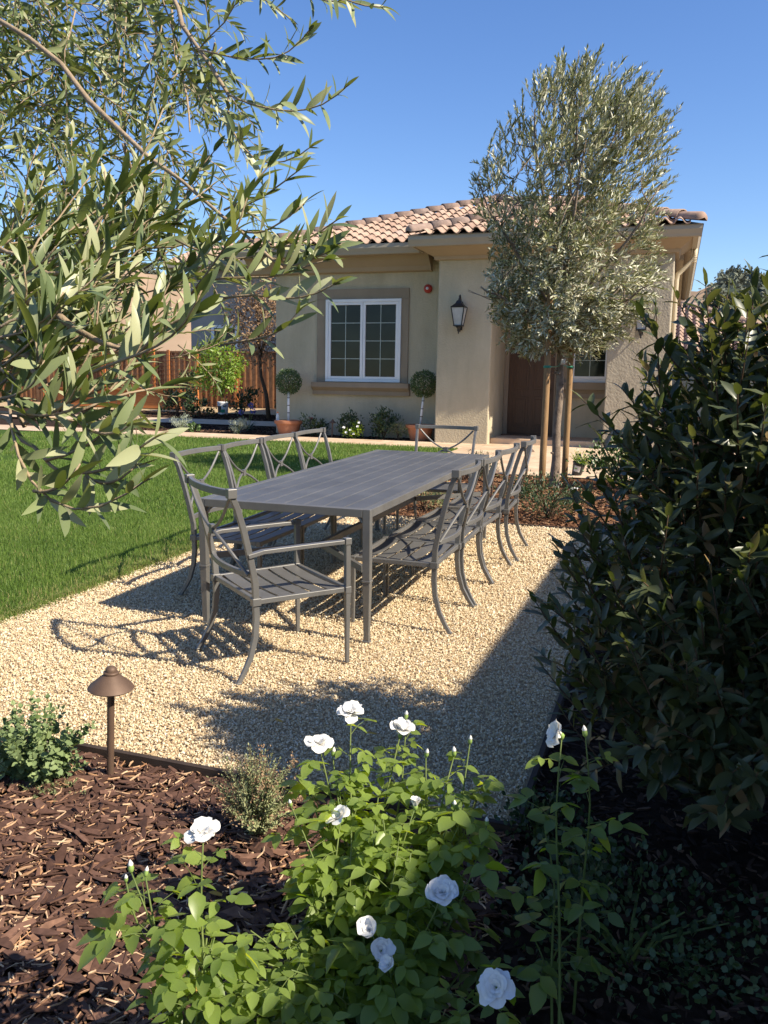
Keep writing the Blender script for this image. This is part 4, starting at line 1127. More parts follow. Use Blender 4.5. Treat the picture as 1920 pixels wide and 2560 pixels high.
# foreground olive: limbs and twigs in world metres
OLIVE_LIMBS=[
([(-2.175,1.790,2.514),(-2.032,1.781,2.449),(-1.888,1.769,2.385),(-1.737,1.743,2.319),(-1.576,1.697,2.244),(-1.421,1.637,2.157),(-1.292,1.581,2.066),(-1.181,1.530,1.976),(-1.075,1.478,1.891),(-0.969,1.426,1.818),(-0.867,1.381,1.757),(-0.771,1.337,1.699),(-0.679,1.283,1.639),(-0.590,1.217,1.580)],0.0085,0.0022),
([(-1.047,1.459,1.858),(-1.051,1.471,1.845),(-1.056,1.484,1.833),(-1.060,1.496,1.820),(-1.064,1.507,1.806),(-1.068,1.517,1.792),(-1.072,1.527,1.778),(-1.075,1.537,1.763),(-1.079,1.546,1.748),(-1.083,1.555,1.732),(-1.088,1.564,1.716),(-1.093,1.573,1.700),(-1.098,1.582,1.684),(-1.103,1.591,1.667)],0.004,0.0015),
([(-1.448,2.176,2.711),(-1.389,2.103,2.627),(-1.331,2.031,2.545),(-1.274,1.959,2.467),(-1.222,1.892,2.394),(-1.178,1.837,2.329),(-1.143,1.794,2.272),(-1.108,1.756,2.220),(-1.067,1.716,2.169),(-1.022,1.676,2.122),(-0.978,1.642,2.079),(-0.938,1.613,2.040),(-0.904,1.585,2.001),(-0.871,1.556,1.961)],0.006,0.0035),
([(-1.514,2.376,2.767),(-1.495,2.345,2.705),(-1.476,2.314,2.643),(-1.457,2.283,2.583),(-1.438,2.251,2.523),(-1.415,2.214,2.462),(-1.387,2.173,2.399),(-1.357,2.129,2.337),(-1.324,2.087,2.278),(-1.290,2.047,2.220),(-1.254,2.008,2.165),(-1.216,1.962,2.109),(-1.175,1.908,2.051),(-1.132,1.847,1.993)],0.005,0.002),
([(-1.692,2.430,2.819),(-1.680,2.405,2.762),(-1.668,2.379,2.705),(-1.655,2.354,2.649),(-1.643,2.328,2.593),(-1.629,2.302,2.538),(-1.613,2.274,2.482),(-1.595,2.244,2.426),(-1.577,2.214,2.371),(-1.560,2.184,2.317),(-1.542,2.154,2.264),(-1.525,2.124,2.212),(-1.509,2.094,2.161),(-1.492,2.064,2.110)],0.004,0.0015),
([(-1.321,1.137,1.635),(-1.256,1.115,1.615),(-1.192,1.093,1.595),(-1.130,1.070,1.576),(-1.067,1.045,1.558),(-1.000,1.013,1.540),(-0.930,0.975,1.524),(-0.863,0.939,1.509),(-0.806,0.910,1.496),(-0.760,0.891,1.484),(-0.721,0.878,1.473),(-0.686,0.867,1.461),(-0.651,0.855,1.448),(-0.618,0.842,1.434)],0.009,0.003),
([(-1.424,1.271,1.690),(-1.373,1.257,1.681),(-1.323,1.242,1.671),(-1.274,1.227,1.662),(-1.226,1.212,1.653),(-1.179,1.196,1.645),(-1.133,1.180,1.636),(-1.091,1.166,1.625),(-1.053,1.154,1.613),(-1.018,1.143,1.600),(-0.982,1.130,1.587),(-0.946,1.117,1.574),(-0.916,1.110,1.562),(-0.891,1.110,1.552)],0.006,0.002),
([(-1.109,0.973,1.497),(-1.070,0.961,1.490),(-1.031,0.949,1.484),(-0.993,0.936,1.478),(-0.955,0.923,1.472),(-0.918,0.910,1.467),(-0.881,0.894,1.460),(-0.842,0.877,1.453),(-0.807,0.860,1.444),(-0.779,0.849,1.435),(-0.753,0.839,1.425),(-0.728,0.828,1.415),(-0.707,0.817,1.403),(-0.693,0.809,1.389)],0.007,0.003),
([(-1.030,0.941,1.459),(-0.999,0.932,1.454),(-0.969,0.923,1.450),(-0.939,0.914,1.445),(-0.910,0.904,1.441),(-0.881,0.895,1.436),(-0.853,0.885,1.431),(-0.827,0.873,1.423),(-0.805,0.861,1.412),(-0.786,0.848,1.399),(-0.770,0.837,1.386),(-0.756,0.827,1.372),(-0.744,0.818,1.359),(-0.733,0.810,1.345)],0.005,0.0025),
([(-0.916,0.865,1.408),(-0.890,0.855,1.399),(-0.865,0.845,1.390),(-0.840,0.835,1.382),(-0.815,0.825,1.374),(-0.791,0.815,1.366),(-0.768,0.806,1.358),(-0.748,0.799,1.350),(-0.732,0.794,1.341),(-0.717,0.790,1.331),(-0.702,0.787,1.322),(-0.687,0.784,1.314),(-0.671,0.780,1.306),(-0.655,0.776,1.299)],0.004,0.002)]
OLIVE_TWIGS=[
([(-0.986,1.645,2.089),(-0.939,1.626,2.071),(-0.894,1.609,2.054),(-0.851,1.592,2.040),(-0.808,1.575,2.029),(-0.767,1.555,2.021),(-0.728,1.532,2.020),(-0.693,1.506,2.024),(-0.661,1.479,2.030)],0.0580),
([(-0.874,1.556,1.965),(-0.827,1.532,1.941),(-0.782,1.510,1.921),(-0.738,1.491,1.905),(-0.696,1.474,1.894),(-0.655,1.456,1.888),(-0.618,1.438,1.888),(-0.585,1.422,1.895),(-0.557,1.409,1.906)],0.0580),
([(-0.871,1.556,1.961),(-0.850,1.520,1.916),(-0.823,1.487,1.873),(-0.789,1.457,1.836),(-0.751,1.431,1.807),(-0.709,1.408,1.789),(-0.668,1.389,1.784),(-0.631,1.372,1.788),(-0.598,1.356,1.798)],0.0580),
([(-1.041,1.688,2.138),(-1.019,1.670,2.108),(-0.998,1.652,2.079),(-0.978,1.634,2.049),(-0.959,1.616,2.020),(-0.942,1.602,1.994),(-0.928,1.595,1.970),(-0.915,1.594,1.949),(-0.902,1.594,1.929)],0.0550),
([(-0.749,1.342,1.695),(-0.724,1.330,1.698),(-0.700,1.319,1.701),(-0.677,1.308,1.705),(-0.655,1.298,1.710),(-0.636,1.290,1.717),(-0.620,1.288,1.725),(-0.606,1.290,1.735),(-0.594,1.296,1.745)],0.0580),
([(-0.759,1.338,1.697),(-0.740,1.334,1.702),(-0.722,1.330,1.708),(-0.708,1.325,1.716),(-0.696,1.322,1.727),(-0.685,1.320,1.739),(-0.675,1.323,1.751),(-0.666,1.327,1.763),(-0.656,1.333,1.775)],0.0550),
([(-0.679,1.302,1.632),(-0.649,1.286,1.624),(-0.622,1.270,1.619),(-0.595,1.257,1.619),(-0.570,1.244,1.621),(-0.546,1.229,1.626),(-0.523,1.214,1.631),(-0.500,1.197,1.637),(-0.478,1.180,1.642)],0.0600),
([(-0.646,1.266,1.606),(-0.622,1.255,1.599),(-0.600,1.245,1.594),(-0.578,1.236,1.592),(-0.557,1.228,1.593),(-0.539,1.223,1.598),(-0.525,1.224,1.605),(-0.513,1.228,1.615),(-0.502,1.233,1.626)],0.0600),
([(-0.608,1.233,1.588),(-0.588,1.224,1.584),(-0.569,1.214,1.582),(-0.551,1.206,1.583),(-0.535,1.199,1.586),(-0.518,1.191,1.590),(-0.501,1.181,1.593),(-0.484,1.169,1.597),(-0.466,1.155,1.600)],0.0600),
([(-0.716,1.315,1.658),(-0.690,1.297,1.650),(-0.666,1.282,1.646),(-0.644,1.270,1.646),(-0.625,1.262,1.651),(-0.610,1.259,1.657),(-0.597,1.261,1.665),(-0.587,1.265,1.675),(-0.577,1.270,1.685)],0.0600),
([(-0.672,1.181,1.531),(-0.641,1.175,1.533),(-0.610,1.167,1.533),(-0.579,1.158,1.529),(-0.549,1.147,1.525),(-0.518,1.135,1.525),(-0.490,1.123,1.529),(-0.464,1.113,1.537),(-0.440,1.102,1.546)],0.0600),
([(-0.708,1.195,1.561),(-0.676,1.188,1.562),(-0.645,1.181,1.561),(-0.615,1.173,1.560),(-0.586,1.166,1.559),(-0.559,1.162,1.562),(-0.534,1.158,1.568),(-0.508,1.153,1.574),(-0.482,1.146,1.578)],0.0600),
([(-0.641,1.126,1.458),(-0.622,1.125,1.460),(-0.603,1.123,1.463),(-0.584,1.120,1.465),(-0.565,1.115,1.468),(-0.546,1.109,1.474),(-0.530,1.105,1.482),(-0.518,1.103,1.492),(-0.508,1.104,1.504)],0.0550),
([(-0.835,1.304,1.644),(-0.798,1.290,1.629),(-0.761,1.276,1.616),(-0.724,1.263,1.606),(-0.690,1.254,1.601),(-0.662,1.253,1.603),(-0.637,1.259,1.610),(-0.615,1.268,1.620),(-0.594,1.277,1.631)],0.0600),
([(-0.638,0.810,1.408),(-0.612,0.806,1.416),(-0.585,0.801,1.424),(-0.557,0.796,1.431),(-0.531,0.788,1.439),(-0.507,0.780,1.449),(-0.486,0.772,1.462),(-0.470,0.764,1.477),(-0.456,0.757,1.493)],0.0600),
([(-0.614,0.845,1.444),(-0.603,0.844,1.452),(-0.592,0.843,1.461),(-0.581,0.842,1.470),(-0.571,0.841,1.479),(-0.563,0.840,1.488),(-0.557,0.842,1.498),(-0.552,0.844,1.509),(-0.549,0.847,1.520)],0.0600),
([(-0.567,0.805,1.430),(-0.557,0.804,1.439),(-0.547,0.803,1.447),(-0.535,0.802,1.455),(-0.523,0.801,1.462),(-0.512,0.801,1.467),(-0.501,0.803,1.472),(-0.491,0.807,1.476),(-0.481,0.811,1.480)],0.0600),
([(-0.708,0.808,1.414),(-0.706,0.807,1.419),(-0.705,0.805,1.425),(-0.704,0.804,1.430),(-0.704,0.804,1.435),(-0.704,0.803,1.440),(-0.705,0.803,1.445),(-0.706,0.804,1.450),(-0.708,0.804,1.455)],0.0600),
([(-0.708,0.809,1.416),(-0.702,0.805,1.421),(-0.696,0.802,1.426),(-0.692,0.799,1.430),(-0.689,0.798,1.435),(-0.687,0.798,1.440),(-0.687,0.799,1.445),(-0.686,0.800,1.450),(-0.686,0.801,1.455)],0.0580),
([(-0.825,0.849,1.449),(-0.798,0.842,1.450),(-0.772,0.834,1.453),(-0.749,0.829,1.456),(-0.728,0.825,1.461),(-0.712,0.824,1.469),(-0.699,0.824,1.478),(-0.691,0.827,1.490),(-0.685,0.830,1.503)],0.0600),
([(-0.762,0.803,1.361),(-0.735,0.796,1.361),(-0.709,0.789,1.360),(-0.683,0.781,1.360),(-0.659,0.776,1.362),(-0.640,0.775,1.366),(-0.626,0.777,1.374),(-0.617,0.781,1.385),(-0.609,0.786,1.397)],0.0600),
([(-0.733,0.810,1.348),(-0.713,0.803,1.353),(-0.694,0.796,1.358),(-0.675,0.790,1.363),(-0.659,0.785,1.369),(-0.645,0.781,1.376),(-0.635,0.778,1.385),(-0.627,0.775,1.395),(-0.620,0.773,1.406)],0.0600),
([(-0.772,0.802,1.376),(-0.754,0.798,1.378),(-0.738,0.794,1.380),(-0.721,0.790,1.384),(-0.706,0.786,1.389),(-0.694,0.783,1.396),(-0.687,0.783,1.404),(-0.683,0.785,1.413),(-0.680,0.787,1.423)],0.0600),
([(-0.646,0.789,1.362),(-0.628,0.778,1.355),(-0.611,0.769,1.349),(-0.594,0.763,1.345),(-0.578,0.758,1.344),(-0.563,0.754,1.346),(-0.549,0.750,1.350),(-0.537,0.747,1.357),(-0.526,0.745,1.365)],0.0580),
([(-0.655,0.776,1.299),(-0.629,0.769,1.298),(-0.605,0.763,1.300),(-0.581,0.757,1.305),(-0.559,0.751,1.314),(-0.539,0.745,1.324),(-0.519,0.739,1.334),(-0.499,0.733,1.344),(-0.479,0.727,1.352)],0.0600),
([(-0.678,0.780,1.309),(-0.661,0.778,1.313),(-0.645,0.775,1.317),(-0.629,0.773,1.323),(-0.614,0.770,1.329),(-0.601,0.770,1.336),(-0.592,0.773,1.344),(-0.585,0.776,1.353),(-0.579,0.779,1.363)],0.0550),
([(-0.730,0.784,1.377),(-0.711,0.766,1.345),(-0.687,0.748,1.316),(-0.656,0.732,1.291),(-0.621,0.719,1.274),(-0.583,0.710,1.268),(-0.546,0.704,1.274),(-0.512,0.700,1.289),(-0.482,0.697,1.307)],0.0600),
([(-0.646,0.723,1.282),(-0.634,0.720,1.282),(-0.622,0.718,1.284),(-0.612,0.716,1.287),(-0.602,0.714,1.291),(-0.594,0.713,1.296),(-0.588,0.714,1.302),(-0.584,0.716,1.308),(-0.580,0.718,1.315)],0.0550),
([(-0.606,0.760,1.296),(-0.594,0.755,1.293),(-0.582,0.751,1.292),(-0.569,0.746,1.292),(-0.557,0.743,1.295),(-0.547,0.741,1.299),(-0.540,0.741,1.304),(-0.534,0.743,1.309),(-0.529,0.746,1.315)],0.0550),
([(-0.998,1.017,1.534),(-0.969,1.011,1.537),(-0.939,1.004,1.539),(-0.910,0.997,1.543),(-0.882,0.989,1.548),(-0.856,0.981,1.555),(-0.836,0.977,1.564),(-0.822,0.978,1.577),(-0.813,0.982,1.591)],0.0600),
([(-0.922,1.102,1.566),(-0.894,1.089,1.562),(-0.866,1.077,1.560),(-0.841,1.066,1.560),(-0.818,1.056,1.565),(-0.799,1.049,1.571),(-0.785,1.047,1.580),(-0.775,1.049,1.590),(-0.767,1.053,1.601)],0.0600),
([(-0.708,1.593,2.174),(-0.685,1.580,2.154),(-0.663,1.566,2.134),(-0.640,1.552,2.116),(-0.616,1.538,2.099),(-0.592,1.527,2.086),(-0.571,1.522,2.077),(-0.552,1.524,2.074),(-0.534,1.529,2.073)],0.0550),
([(-0.814,1.672,2.221),(-0.787,1.657,2.200),(-0.761,1.643,2.179),(-0.734,1.630,2.160),(-0.707,1.617,2.144),(-0.681,1.609,2.133),(-0.658,1.606,2.128),(-0.638,1.610,2.130),(-0.618,1.617,2.134)],0.0550),
([(-0.978,1.734,2.293),(-0.946,1.712,2.263),(-0.914,1.690,2.234),(-0.881,1.667,2.205),(-0.848,1.644,2.178),(-0.817,1.626,2.154),(-0.792,1.617,2.135),(-0.772,1.616,2.119),(-0.754,1.620,2.104)],0.0550),
([(-1.388,2.161,2.020),(-1.340,2.170,2.005),(-1.291,2.174,1.989),(-1.246,2.167,1.965),(-1.209,2.157,1.930),(-1.179,2.151,1.888)],0.0450),
([(-2.003,2.819,2.147),(-2.011,2.780,2.118),(-2.019,2.745,2.082),(-2.025,2.708,2.049),(-2.026,2.669,2.017),(-2.033,2.635,1.981)],0.0473),
([(-2.759,2.475,2.040),(-2.700,2.474,1.983),(-2.642,2.481,1.926),(-2.587,2.487,1.866),(-2.542,2.495,1.798),(-2.499,2.498,1.728)],0.0546),
([(-2.428,2.770,2.350),(-2.453,2.767,2.301),(-2.480,2.757,2.254),(-2.509,2.747,2.208),(-2.539,2.737,2.163),(-2.563,2.724,2.114)],0.0466),
([(-1.897,1.768,1.916),(-1.925,1.825,1.888),(-1.954,1.877,1.855),(-1.984,1.919,1.809),(-2.008,1.959,1.759),(-2.024,2.000,1.706)],0.0545),
([(-1.987,2.303,2.305),(-1.960,2.311,2.262),(-1.935,2.329,2.221),(-1.914,2.345,2.177),(-1.898,2.365,2.133),(-1.879,2.379,2.087)],0.0486),
([(-1.575,2.510,2.690),(-1.618,2.478,2.650),(-1.656,2.445,2.607),(-1.683,2.419,2.551),(-1.711,2.400,2.493),(-1.742,2.370,2.443)],0.0514),
([(-1.940,2.752,2.885),(-1.960,2.767,2.831),(-1.964,2.776,2.773),(-1.952,2.777,2.716),(-1.940,2.781,2.658),(-1.927,2.780,2.601)],0.0468),
([(-1.520,2.255,2.555),(-1.477,2.240,2.523),(-1.437,2.232,2.485),(-1.397,2.236,2.446),(-1.356,2.242,2.409),(-1.322,2.246,2.364)],0.0523),
([(-2.210,2.791,3.034),(-2.179,2.826,2.993),(-2.160,2.864,2.946),(-2.151,2.894,2.891),(-2.139,2.921,2.836),(-2.132,2.948,2.780)],0.0495),
([(-1.949,3.058,3.221),(-1.899,3.038,3.199),(-1.852,3.021,3.169),(-1.802,3.010,3.140),(-1.756,2.999,3.106),(-1.711,2.988,3.070)],0.0499),
([(-2.346,2.218,2.533),(-2.331,2.249,2.464),(-2.320,2.272,2.391),(-2.301,2.290,2.318),(-2.283,2.287,2.243),(-2.269,2.282,2.167)],0.0572),
([(-1.348,1.891,2.424),(-1.300,1.864,2.368),(-1.261,1.833,2.307),(-1.219,1.804,2.248),(-1.174,1.782,2.188),(-1.145,1.752,2.121)],0.0516),
([(-2.269,2.989,2.926),(-2.206,3.024,2.934),(-2.146,3.063,2.920),(-2.089,3.098,2.891),(-2.044,3.133,2.846),(-2.009,3.175,2.799)],0.0485),
([(-1.966,2.592,2.404),(-1.959,2.547,2.376),(-1.953,2.508,2.342),(-1.952,2.473,2.302),(-1.950,2.440,2.261),(-1.947,2.414,2.216)],0.0451),
([(-2.274,2.553,2.486),(-2.328,2.541,2.470),(-2.381,2.536,2.446),(-2.429,2.533,2.413),(-2.468,2.526,2.370),(-2.510,2.517,2.332)],0.0527),
([(-1.446,1.890,1.846),(-1.459,1.838,1.863),(-1.478,1.786,1.863),(-1.485,1.734,1.843),(-1.481,1.686,1.815),(-1.473,1.642,1.781)],0.0564),
([(-1.713,2.769,2.159),(-1.726,2.816,2.176),(-1.737,2.865,2.182),(-1.751,2.913,2.170),(-1.756,2.961,2.152),(-1.769,3.007,2.134)],0.0472),
([(-2.128,2.677,1.977),(-2.126,2.716,2.032),(-2.135,2.754,2.087),(-2.136,2.795,2.141),(-2.149,2.848,2.182),(-2.161,2.908,2.210)],0.0524),
([(-1.817,1.733,2.198),(-1.828,1.768,2.269),(-1.836,1.821,2.329),(-1.851,1.883,2.378),(-1.862,1.957,2.409),(-1.872,2.033,2.433)],0.0486),
([(-1.973,1.953,2.356),(-1.967,2.010,2.344),(-1.950,2.064,2.328),(-1.940,2.118,2.309),(-1.937,2.167,2.278),(-1.932,2.200,2.230)],0.0531),
([(-2.292,2.067,1.941),(-2.250,2.038,1.900),(-2.219,2.025,1.844),(-2.196,2.009,1.785),(-2.189,1.996,1.721),(-2.196,1.980,1.658)],0.0442),
([(-2.199,2.002,2.323),(-2.156,1.999,2.258),(-2.131,2.002,2.185),(-2.114,2.002,2.109),(-2.094,2.012,2.034),(-2.078,2.018,1.958)],0.0487),
([(-2.065,2.578,2.955),(-2.073,2.561,2.876),(-2.069,2.550,2.795),(-2.067,2.536,2.715),(-2.069,2.522,2.634),(-2.069,2.522,2.553)],0.0461),
([(-1.667,2.667,2.504),(-1.693,2.664,2.443),(-1.710,2.654,2.379),(-1.725,2.646,2.314),(-1.733,2.631,2.249),(-1.731,2.612,2.185)],0.0455),
([(-1.751,2.223,2.722),(-1.742,2.175,2.694),(-1.731,2.124,2.670),(-1.713,2.078,2.640),(-1.711,2.041,2.596),(-1.707,2.006,2.551)],0.0483),
([(-2.201,2.889,2.949),(-2.196,2.948,2.889),(-2.198,3.012,2.836),(-2.200,3.055,2.763),(-2.183,3.098,2.694),(-2.160,3.137,2.623)],0.0521),
([(-1.903,2.115,2.232),(-1.860,2.120,2.205),(-1.819,2.128,2.174),(-1.787,2.123,2.134),(-1.756,2.119,2.094),(-1.731,2.116,2.049)],0.0461),
([(-1.758,2.776,3.028),(-1.757,2.711,3.077),(-1.766,2.635,3.105),(-1.787,2.558,3.122),(-1.825,2.486,3.130),(-1.856,2.411,3.118)],0.0443),
([(-2.889,2.670,2.799),(-2.830,2.670,2.789),(-2.773,2.671,2.769),(-2.722,2.668,2.738),(-2.673,2.672,2.704),(-2.632,2.680,2.661)],0.0509),
([(-2.366,2.699,2.655),(-2.302,2.743,2.629),(-2.241,2.780,2.589),(-2.184,2.811,2.538),(-2.132,2.851,2.490),(-2.086,2.889,2.434)],0.0488),
([(-2.182,3.019,3.099),(-2.168,3.033,3.019),(-2.160,3.044,2.939),(-2.159,3.058,2.858),(-2.155,3.077,2.778),(-2.152,3.100,2.700)],0.0536),
([(-1.951,1.769,2.068),(-1.902,1.718,2.068),(-1.863,1.659,2.059),(-1.822,1.602,2.052),(-1.785,1.542,2.044),(-1.759,1.476,2.036)],0.0513),
([(-1.201,1.837,1.782),(-1.181,1.767,1.749),(-1.142,1.704,1.718),(-1.097,1.657,1.671),(-1.047,1.623,1.618),(-0.999,1.593,1.561)],0.0451),
([(-1.717,2.325,2.830),(-1.659,2.331,2.827),(-1.602,2.329,2.814),(-1.548,2.327,2.792),(-1.498,2.328,2.762),(-1.464,2.327,2.715)],0.0476),
([(-1.649,2.326,2.625),(-1.592,2.310,2.618),(-1.535,2.299,2.605),(-1.488,2.286,2.571),(-1.456,2.270,2.523),(-1.429,2.272,2.470)],0.0523),
([(-2.043,2.481,2.482),(-2.095,2.429,2.476),(-2.140,2.377,2.451),(-2.187,2.337,2.411),(-2.230,2.299,2.365),(-2.271,2.266,2.313)],0.0566),
([(-1.855,2.859,2.811),(-1.880,2.816,2.840),(-1.903,2.767,2.858),(-1.933,2.723,2.880),(-1.959,2.674,2.893),(-1.977,2.620,2.890)],0.0512),
([(-2.009,2.189,1.977),(-1.942,2.177,1.950),(-1.877,2.182,1.917),(-1.818,2.163,1.877),(-1.770,2.144,1.825),(-1.718,2.140,1.773)],0.0512),
([(-2.256,2.386,2.796),(-2.209,2.409,2.775),(-2.165,2.426,2.746),(-2.130,2.446,2.707),(-2.097,2.470,2.668),(-2.067,2.500,2.632)],0.0570),
([(-1.732,2.703,2.755),(-1.691,2.743,2.736),(-1.647,2.776,2.711),(-1.606,2.811,2.683),(-1.561,2.838,2.654),(-1.523,2.866,2.617)],0.0531),
([(-1.171,1.935,2.517),(-1.183,1.943,2.460),(-1.191,1.946,2.402),(-1.208,1.947,2.346),(-1.227,1.947,2.290),(-1.242,1.959,2.235)],0.0476),
([(-1.760,2.651,2.278),(-1.755,2.660,2.341),(-1.759,2.674,2.403),(-1.758,2.696,2.462),(-1.757,2.716,2.522),(-1.755,2.743,2.579)],0.0531),
([(-1.740,1.852,2.134),(-1.768,1.888,2.094),(-1.803,1.916,2.054),(-1.830,1.945,2.009),(-1.861,1.973,1.966),(-1.895,1.985,1.918)],0.0464),
([(-2.276,2.164,2.714),(-2.306,2.143,2.677),(-2.321,2.122,2.632),(-2.338,2.100,2.588),(-2.354,2.077,2.543),(-2.365,2.052,2.499)],0.0560),
([(-1.697,2.353,2.438),(-1.668,2.290,2.414),(-1.635,2.235,2.378),(-1.602,2.184,2.337),(-1.579,2.136,2.285),(-1.561,2.090,2.230)],0.0497),
([(-2.617,2.519,2.656),(-2.569,2.579,2.684),(-2.516,2.641,2.695),(-2.453,2.694,2.688),(-2.397,2.749,2.663),(-2.352,2.808,2.627)],0.0489),
([(-2.484,2.725,2.108),(-2.490,2.749,2.064),(-2.495,2.766,2.017),(-2.498,2.778,1.968),(-2.491,2.792,1.920),(-2.493,2.810,1.873)],0.0468),
([(-2.242,2.673,2.747),(-2.259,2.610,2.702),(-2.275,2.553,2.649),(-2.289,2.506,2.587),(-2.308,2.463,2.523),(-2.329,2.439,2.451)],0.0527),
([(-1.926,1.927,2.501),(-1.948,1.963,2.453),(-1.958,2.001,2.403),(-1.977,2.027,2.349),(-1.990,2.032,2.287),(-1.994,2.041,2.224)],0.0546),
([(-1.525,2.100,2.469),(-1.506,2.072,2.408),(-1.482,2.044,2.348),(-1.455,2.023,2.286),(-1.445,1.996,2.221),(-1.439,1.974,2.155)],0.0463),
([(-1.367,2.058,2.308),(-1.367,2.059,2.390),(-1.356,2.056,2.471),(-1.345,2.051,2.551),(-1.326,2.057,2.630),(-1.308,2.047,2.709)],0.0551),
([(-2.125,2.149,2.409),(-2.083,2.170,2.429),(-2.041,2.192,2.447),(-1.997,2.219,2.450),(-1.952,2.244,2.449),(-1.911,2.272,2.436)],0.0550),
([(-1.576,2.416,2.834),(-1.602,2.399,2.783),(-1.624,2.384,2.731),(-1.635,2.386,2.673),(-1.644,2.392,2.615),(-1.661,2.400,2.559)],0.0554),
([(-1.796,2.419,2.434),(-1.788,2.477,2.412),(-1.787,2.530,2.378),(-1.795,2.582,2.343),(-1.793,2.632,2.305),(-1.790,2.677,2.262)],0.0535),
([(-2.107,2.200,2.503),(-2.110,2.266,2.492),(-2.129,2.330,2.480),(-2.159,2.388,2.464),(-2.194,2.438,2.437),(-2.221,2.489,2.403)],0.0525),
([(-1.710,2.143,2.646),(-1.744,2.145,2.589),(-1.766,2.133,2.528),(-1.781,2.119,2.465),(-1.794,2.111,2.401),(-1.817,2.101,2.340)],0.0472),
([(-2.217,2.596,2.408),(-2.163,2.566,2.383),(-2.117,2.536,2.346),(-2.072,2.512,2.302),(-2.038,2.484,2.252),(-2.016,2.463,2.193)],0.0530),
([(-1.508,2.267,1.901),(-1.452,2.278,1.883),(-1.401,2.281,1.851),(-1.355,2.282,1.812),(-1.314,2.285,1.768),(-1.273,2.281,1.724)],0.0568),
([(-2.256,2.525,2.811),(-2.207,2.548,2.750),(-2.179,2.575,2.679),(-2.141,2.601,2.613),(-2.103,2.628,2.546),(-2.071,2.639,2.472)],0.0518),
([(-1.630,2.871,2.602),(-1.676,2.855,2.554),(-1.717,2.837,2.502),(-1.744,2.817,2.443),(-1.781,2.808,2.387),(-1.826,2.789,2.339)],0.0500),
([(-1.680,2.335,2.443),(-1.724,2.306,2.449),(-1.775,2.287,2.443),(-1.826,2.278,2.428),(-1.875,2.271,2.406),(-1.919,2.271,2.375)],0.0526),
([(-1.524,1.750,2.117),(-1.576,1.768,2.119),(-1.629,1.786,2.118),(-1.681,1.803,2.109),(-1.735,1.816,2.108),(-1.786,1.823,2.084)],0.0519),
([(-2.023,2.349,1.955),(-2.082,2.367,1.922),(-2.135,2.369,1.878),(-2.180,2.380,1.826),(-2.224,2.388,1.773),(-2.268,2.383,1.719)],0.0533),
([(-1.693,2.334,1.916),(-1.662,2.325,1.847),(-1.634,2.312,1.776),(-1.613,2.297,1.703),(-1.590,2.278,1.632),(-1.573,2.265,1.558)],0.0506),
([(-2.003,1.968,2.660),(-2.038,1.912,2.680),(-2.080,1.857,2.681),(-2.124,1.804,2.678),(-2.165,1.751,2.661),(-2.203,1.701,2.632)],0.0554),
([(-2.221,2.983,2.863),(-2.196,2.957,2.914),(-2.167,2.924,2.958),(-2.133,2.888,2.996),(-2.084,2.857,3.018),(-2.036,2.823,3.040)],0.0480),
([(-1.903,1.970,1.942),(-1.887,2.005,1.900),(-1.879,2.042,1.857),(-1.865,2.069,1.808),(-1.846,2.097,1.762),(-1.830,2.131,1.718)],0.0449),
([(-2.441,2.244,2.153),(-2.434,2.262,2.096),(-2.422,2.273,2.037),(-2.411,2.279,1.978),(-2.402,2.284,1.919),(-2.386,2.289,1.861)],0.0523),
([(-2.513,2.863,2.714),(-2.562,2.892,2.731),(-2.613,2.922,2.730),(-2.658,2.959,2.718),(-2.706,2.988,2.699),(-2.749,3.015,2.667)],0.0561),
([(-2.090,2.137,2.170),(-2.100,2.173,2.135),(-2.111,2.208,2.099),(-2.120,2.240,2.061),(-2.136,2.271,2.023),(-2.154,2.294,1.982)],0.0487),
([(-2.383,2.422,2.737),(-2.337,2.450,2.702),(-2.296,2.484,2.665),(-2.253,2.516,2.629),(-2.216,2.541,2.582),(-2.189,2.561,2.527)],0.0443),
([(-1.893,2.085,2.599),(-1.867,2.051,2.565),(-1.840,2.022,2.528),(-1.827,1.992,2.484),(-1.815,1.973,2.435),(-1.800,1.966,2.383)],0.0556),
([(-1.892,2.327,2.605),(-1.913,2.345,2.654),(-1.946,2.360,2.697),(-1.980,2.371,2.741),(-2.026,2.385,2.770),(-2.081,2.389,2.784)],0.0484),
([(-2.137,2.802,2.166),(-2.129,2.805,2.234),(-2.120,2.807,2.301),(-2.121,2.800,2.369),(-2.137,2.804,2.436),(-2.144,2.815,2.503)],0.0553),
([(-2.068,2.042,2.638),(-2.018,2.068,2.635),(-1.973,2.103,2.624),(-1.931,2.135,2.603),(-1.892,2.165,2.574),(-1.855,2.195,2.543)],0.0484),
([(-2.141,2.690,2.516),(-2.114,2.737,2.524),(-2.085,2.783,2.524),(-2.057,2.829,2.520),(-2.024,2.870,2.508),(-1.995,2.910,2.484)],0.0463),
([(-2.090,2.276,2.207),(-2.081,2.331,2.253),(-2.086,2.397,2.283),(-2.090,2.465,2.307),(-2.121,2.527,2.330),(-2.162,2.586,2.336)],0.0484),
([(-2.427,2.715,3.004),(-2.376,2.703,2.945),(-2.342,2.689,2.876),(-2.319,2.684,2.801),(-2.296,2.672,2.727),(-2.272,2.658,2.654)],0.0442),
([(-1.653,1.965,2.075),(-1.591,1.981,2.057),(-1.531,2.002,2.036),(-1.476,2.023,2.004),(-1.437,2.045,1.954),(-1.401,2.061,1.900)],0.0457),
([(-1.751,2.105,2.282),(-1.822,2.100,2.259),(-1.894,2.098,2.242),(-1.962,2.097,2.211),(-2.028,2.084,2.180),(-2.096,2.068,2.153)],0.0540),
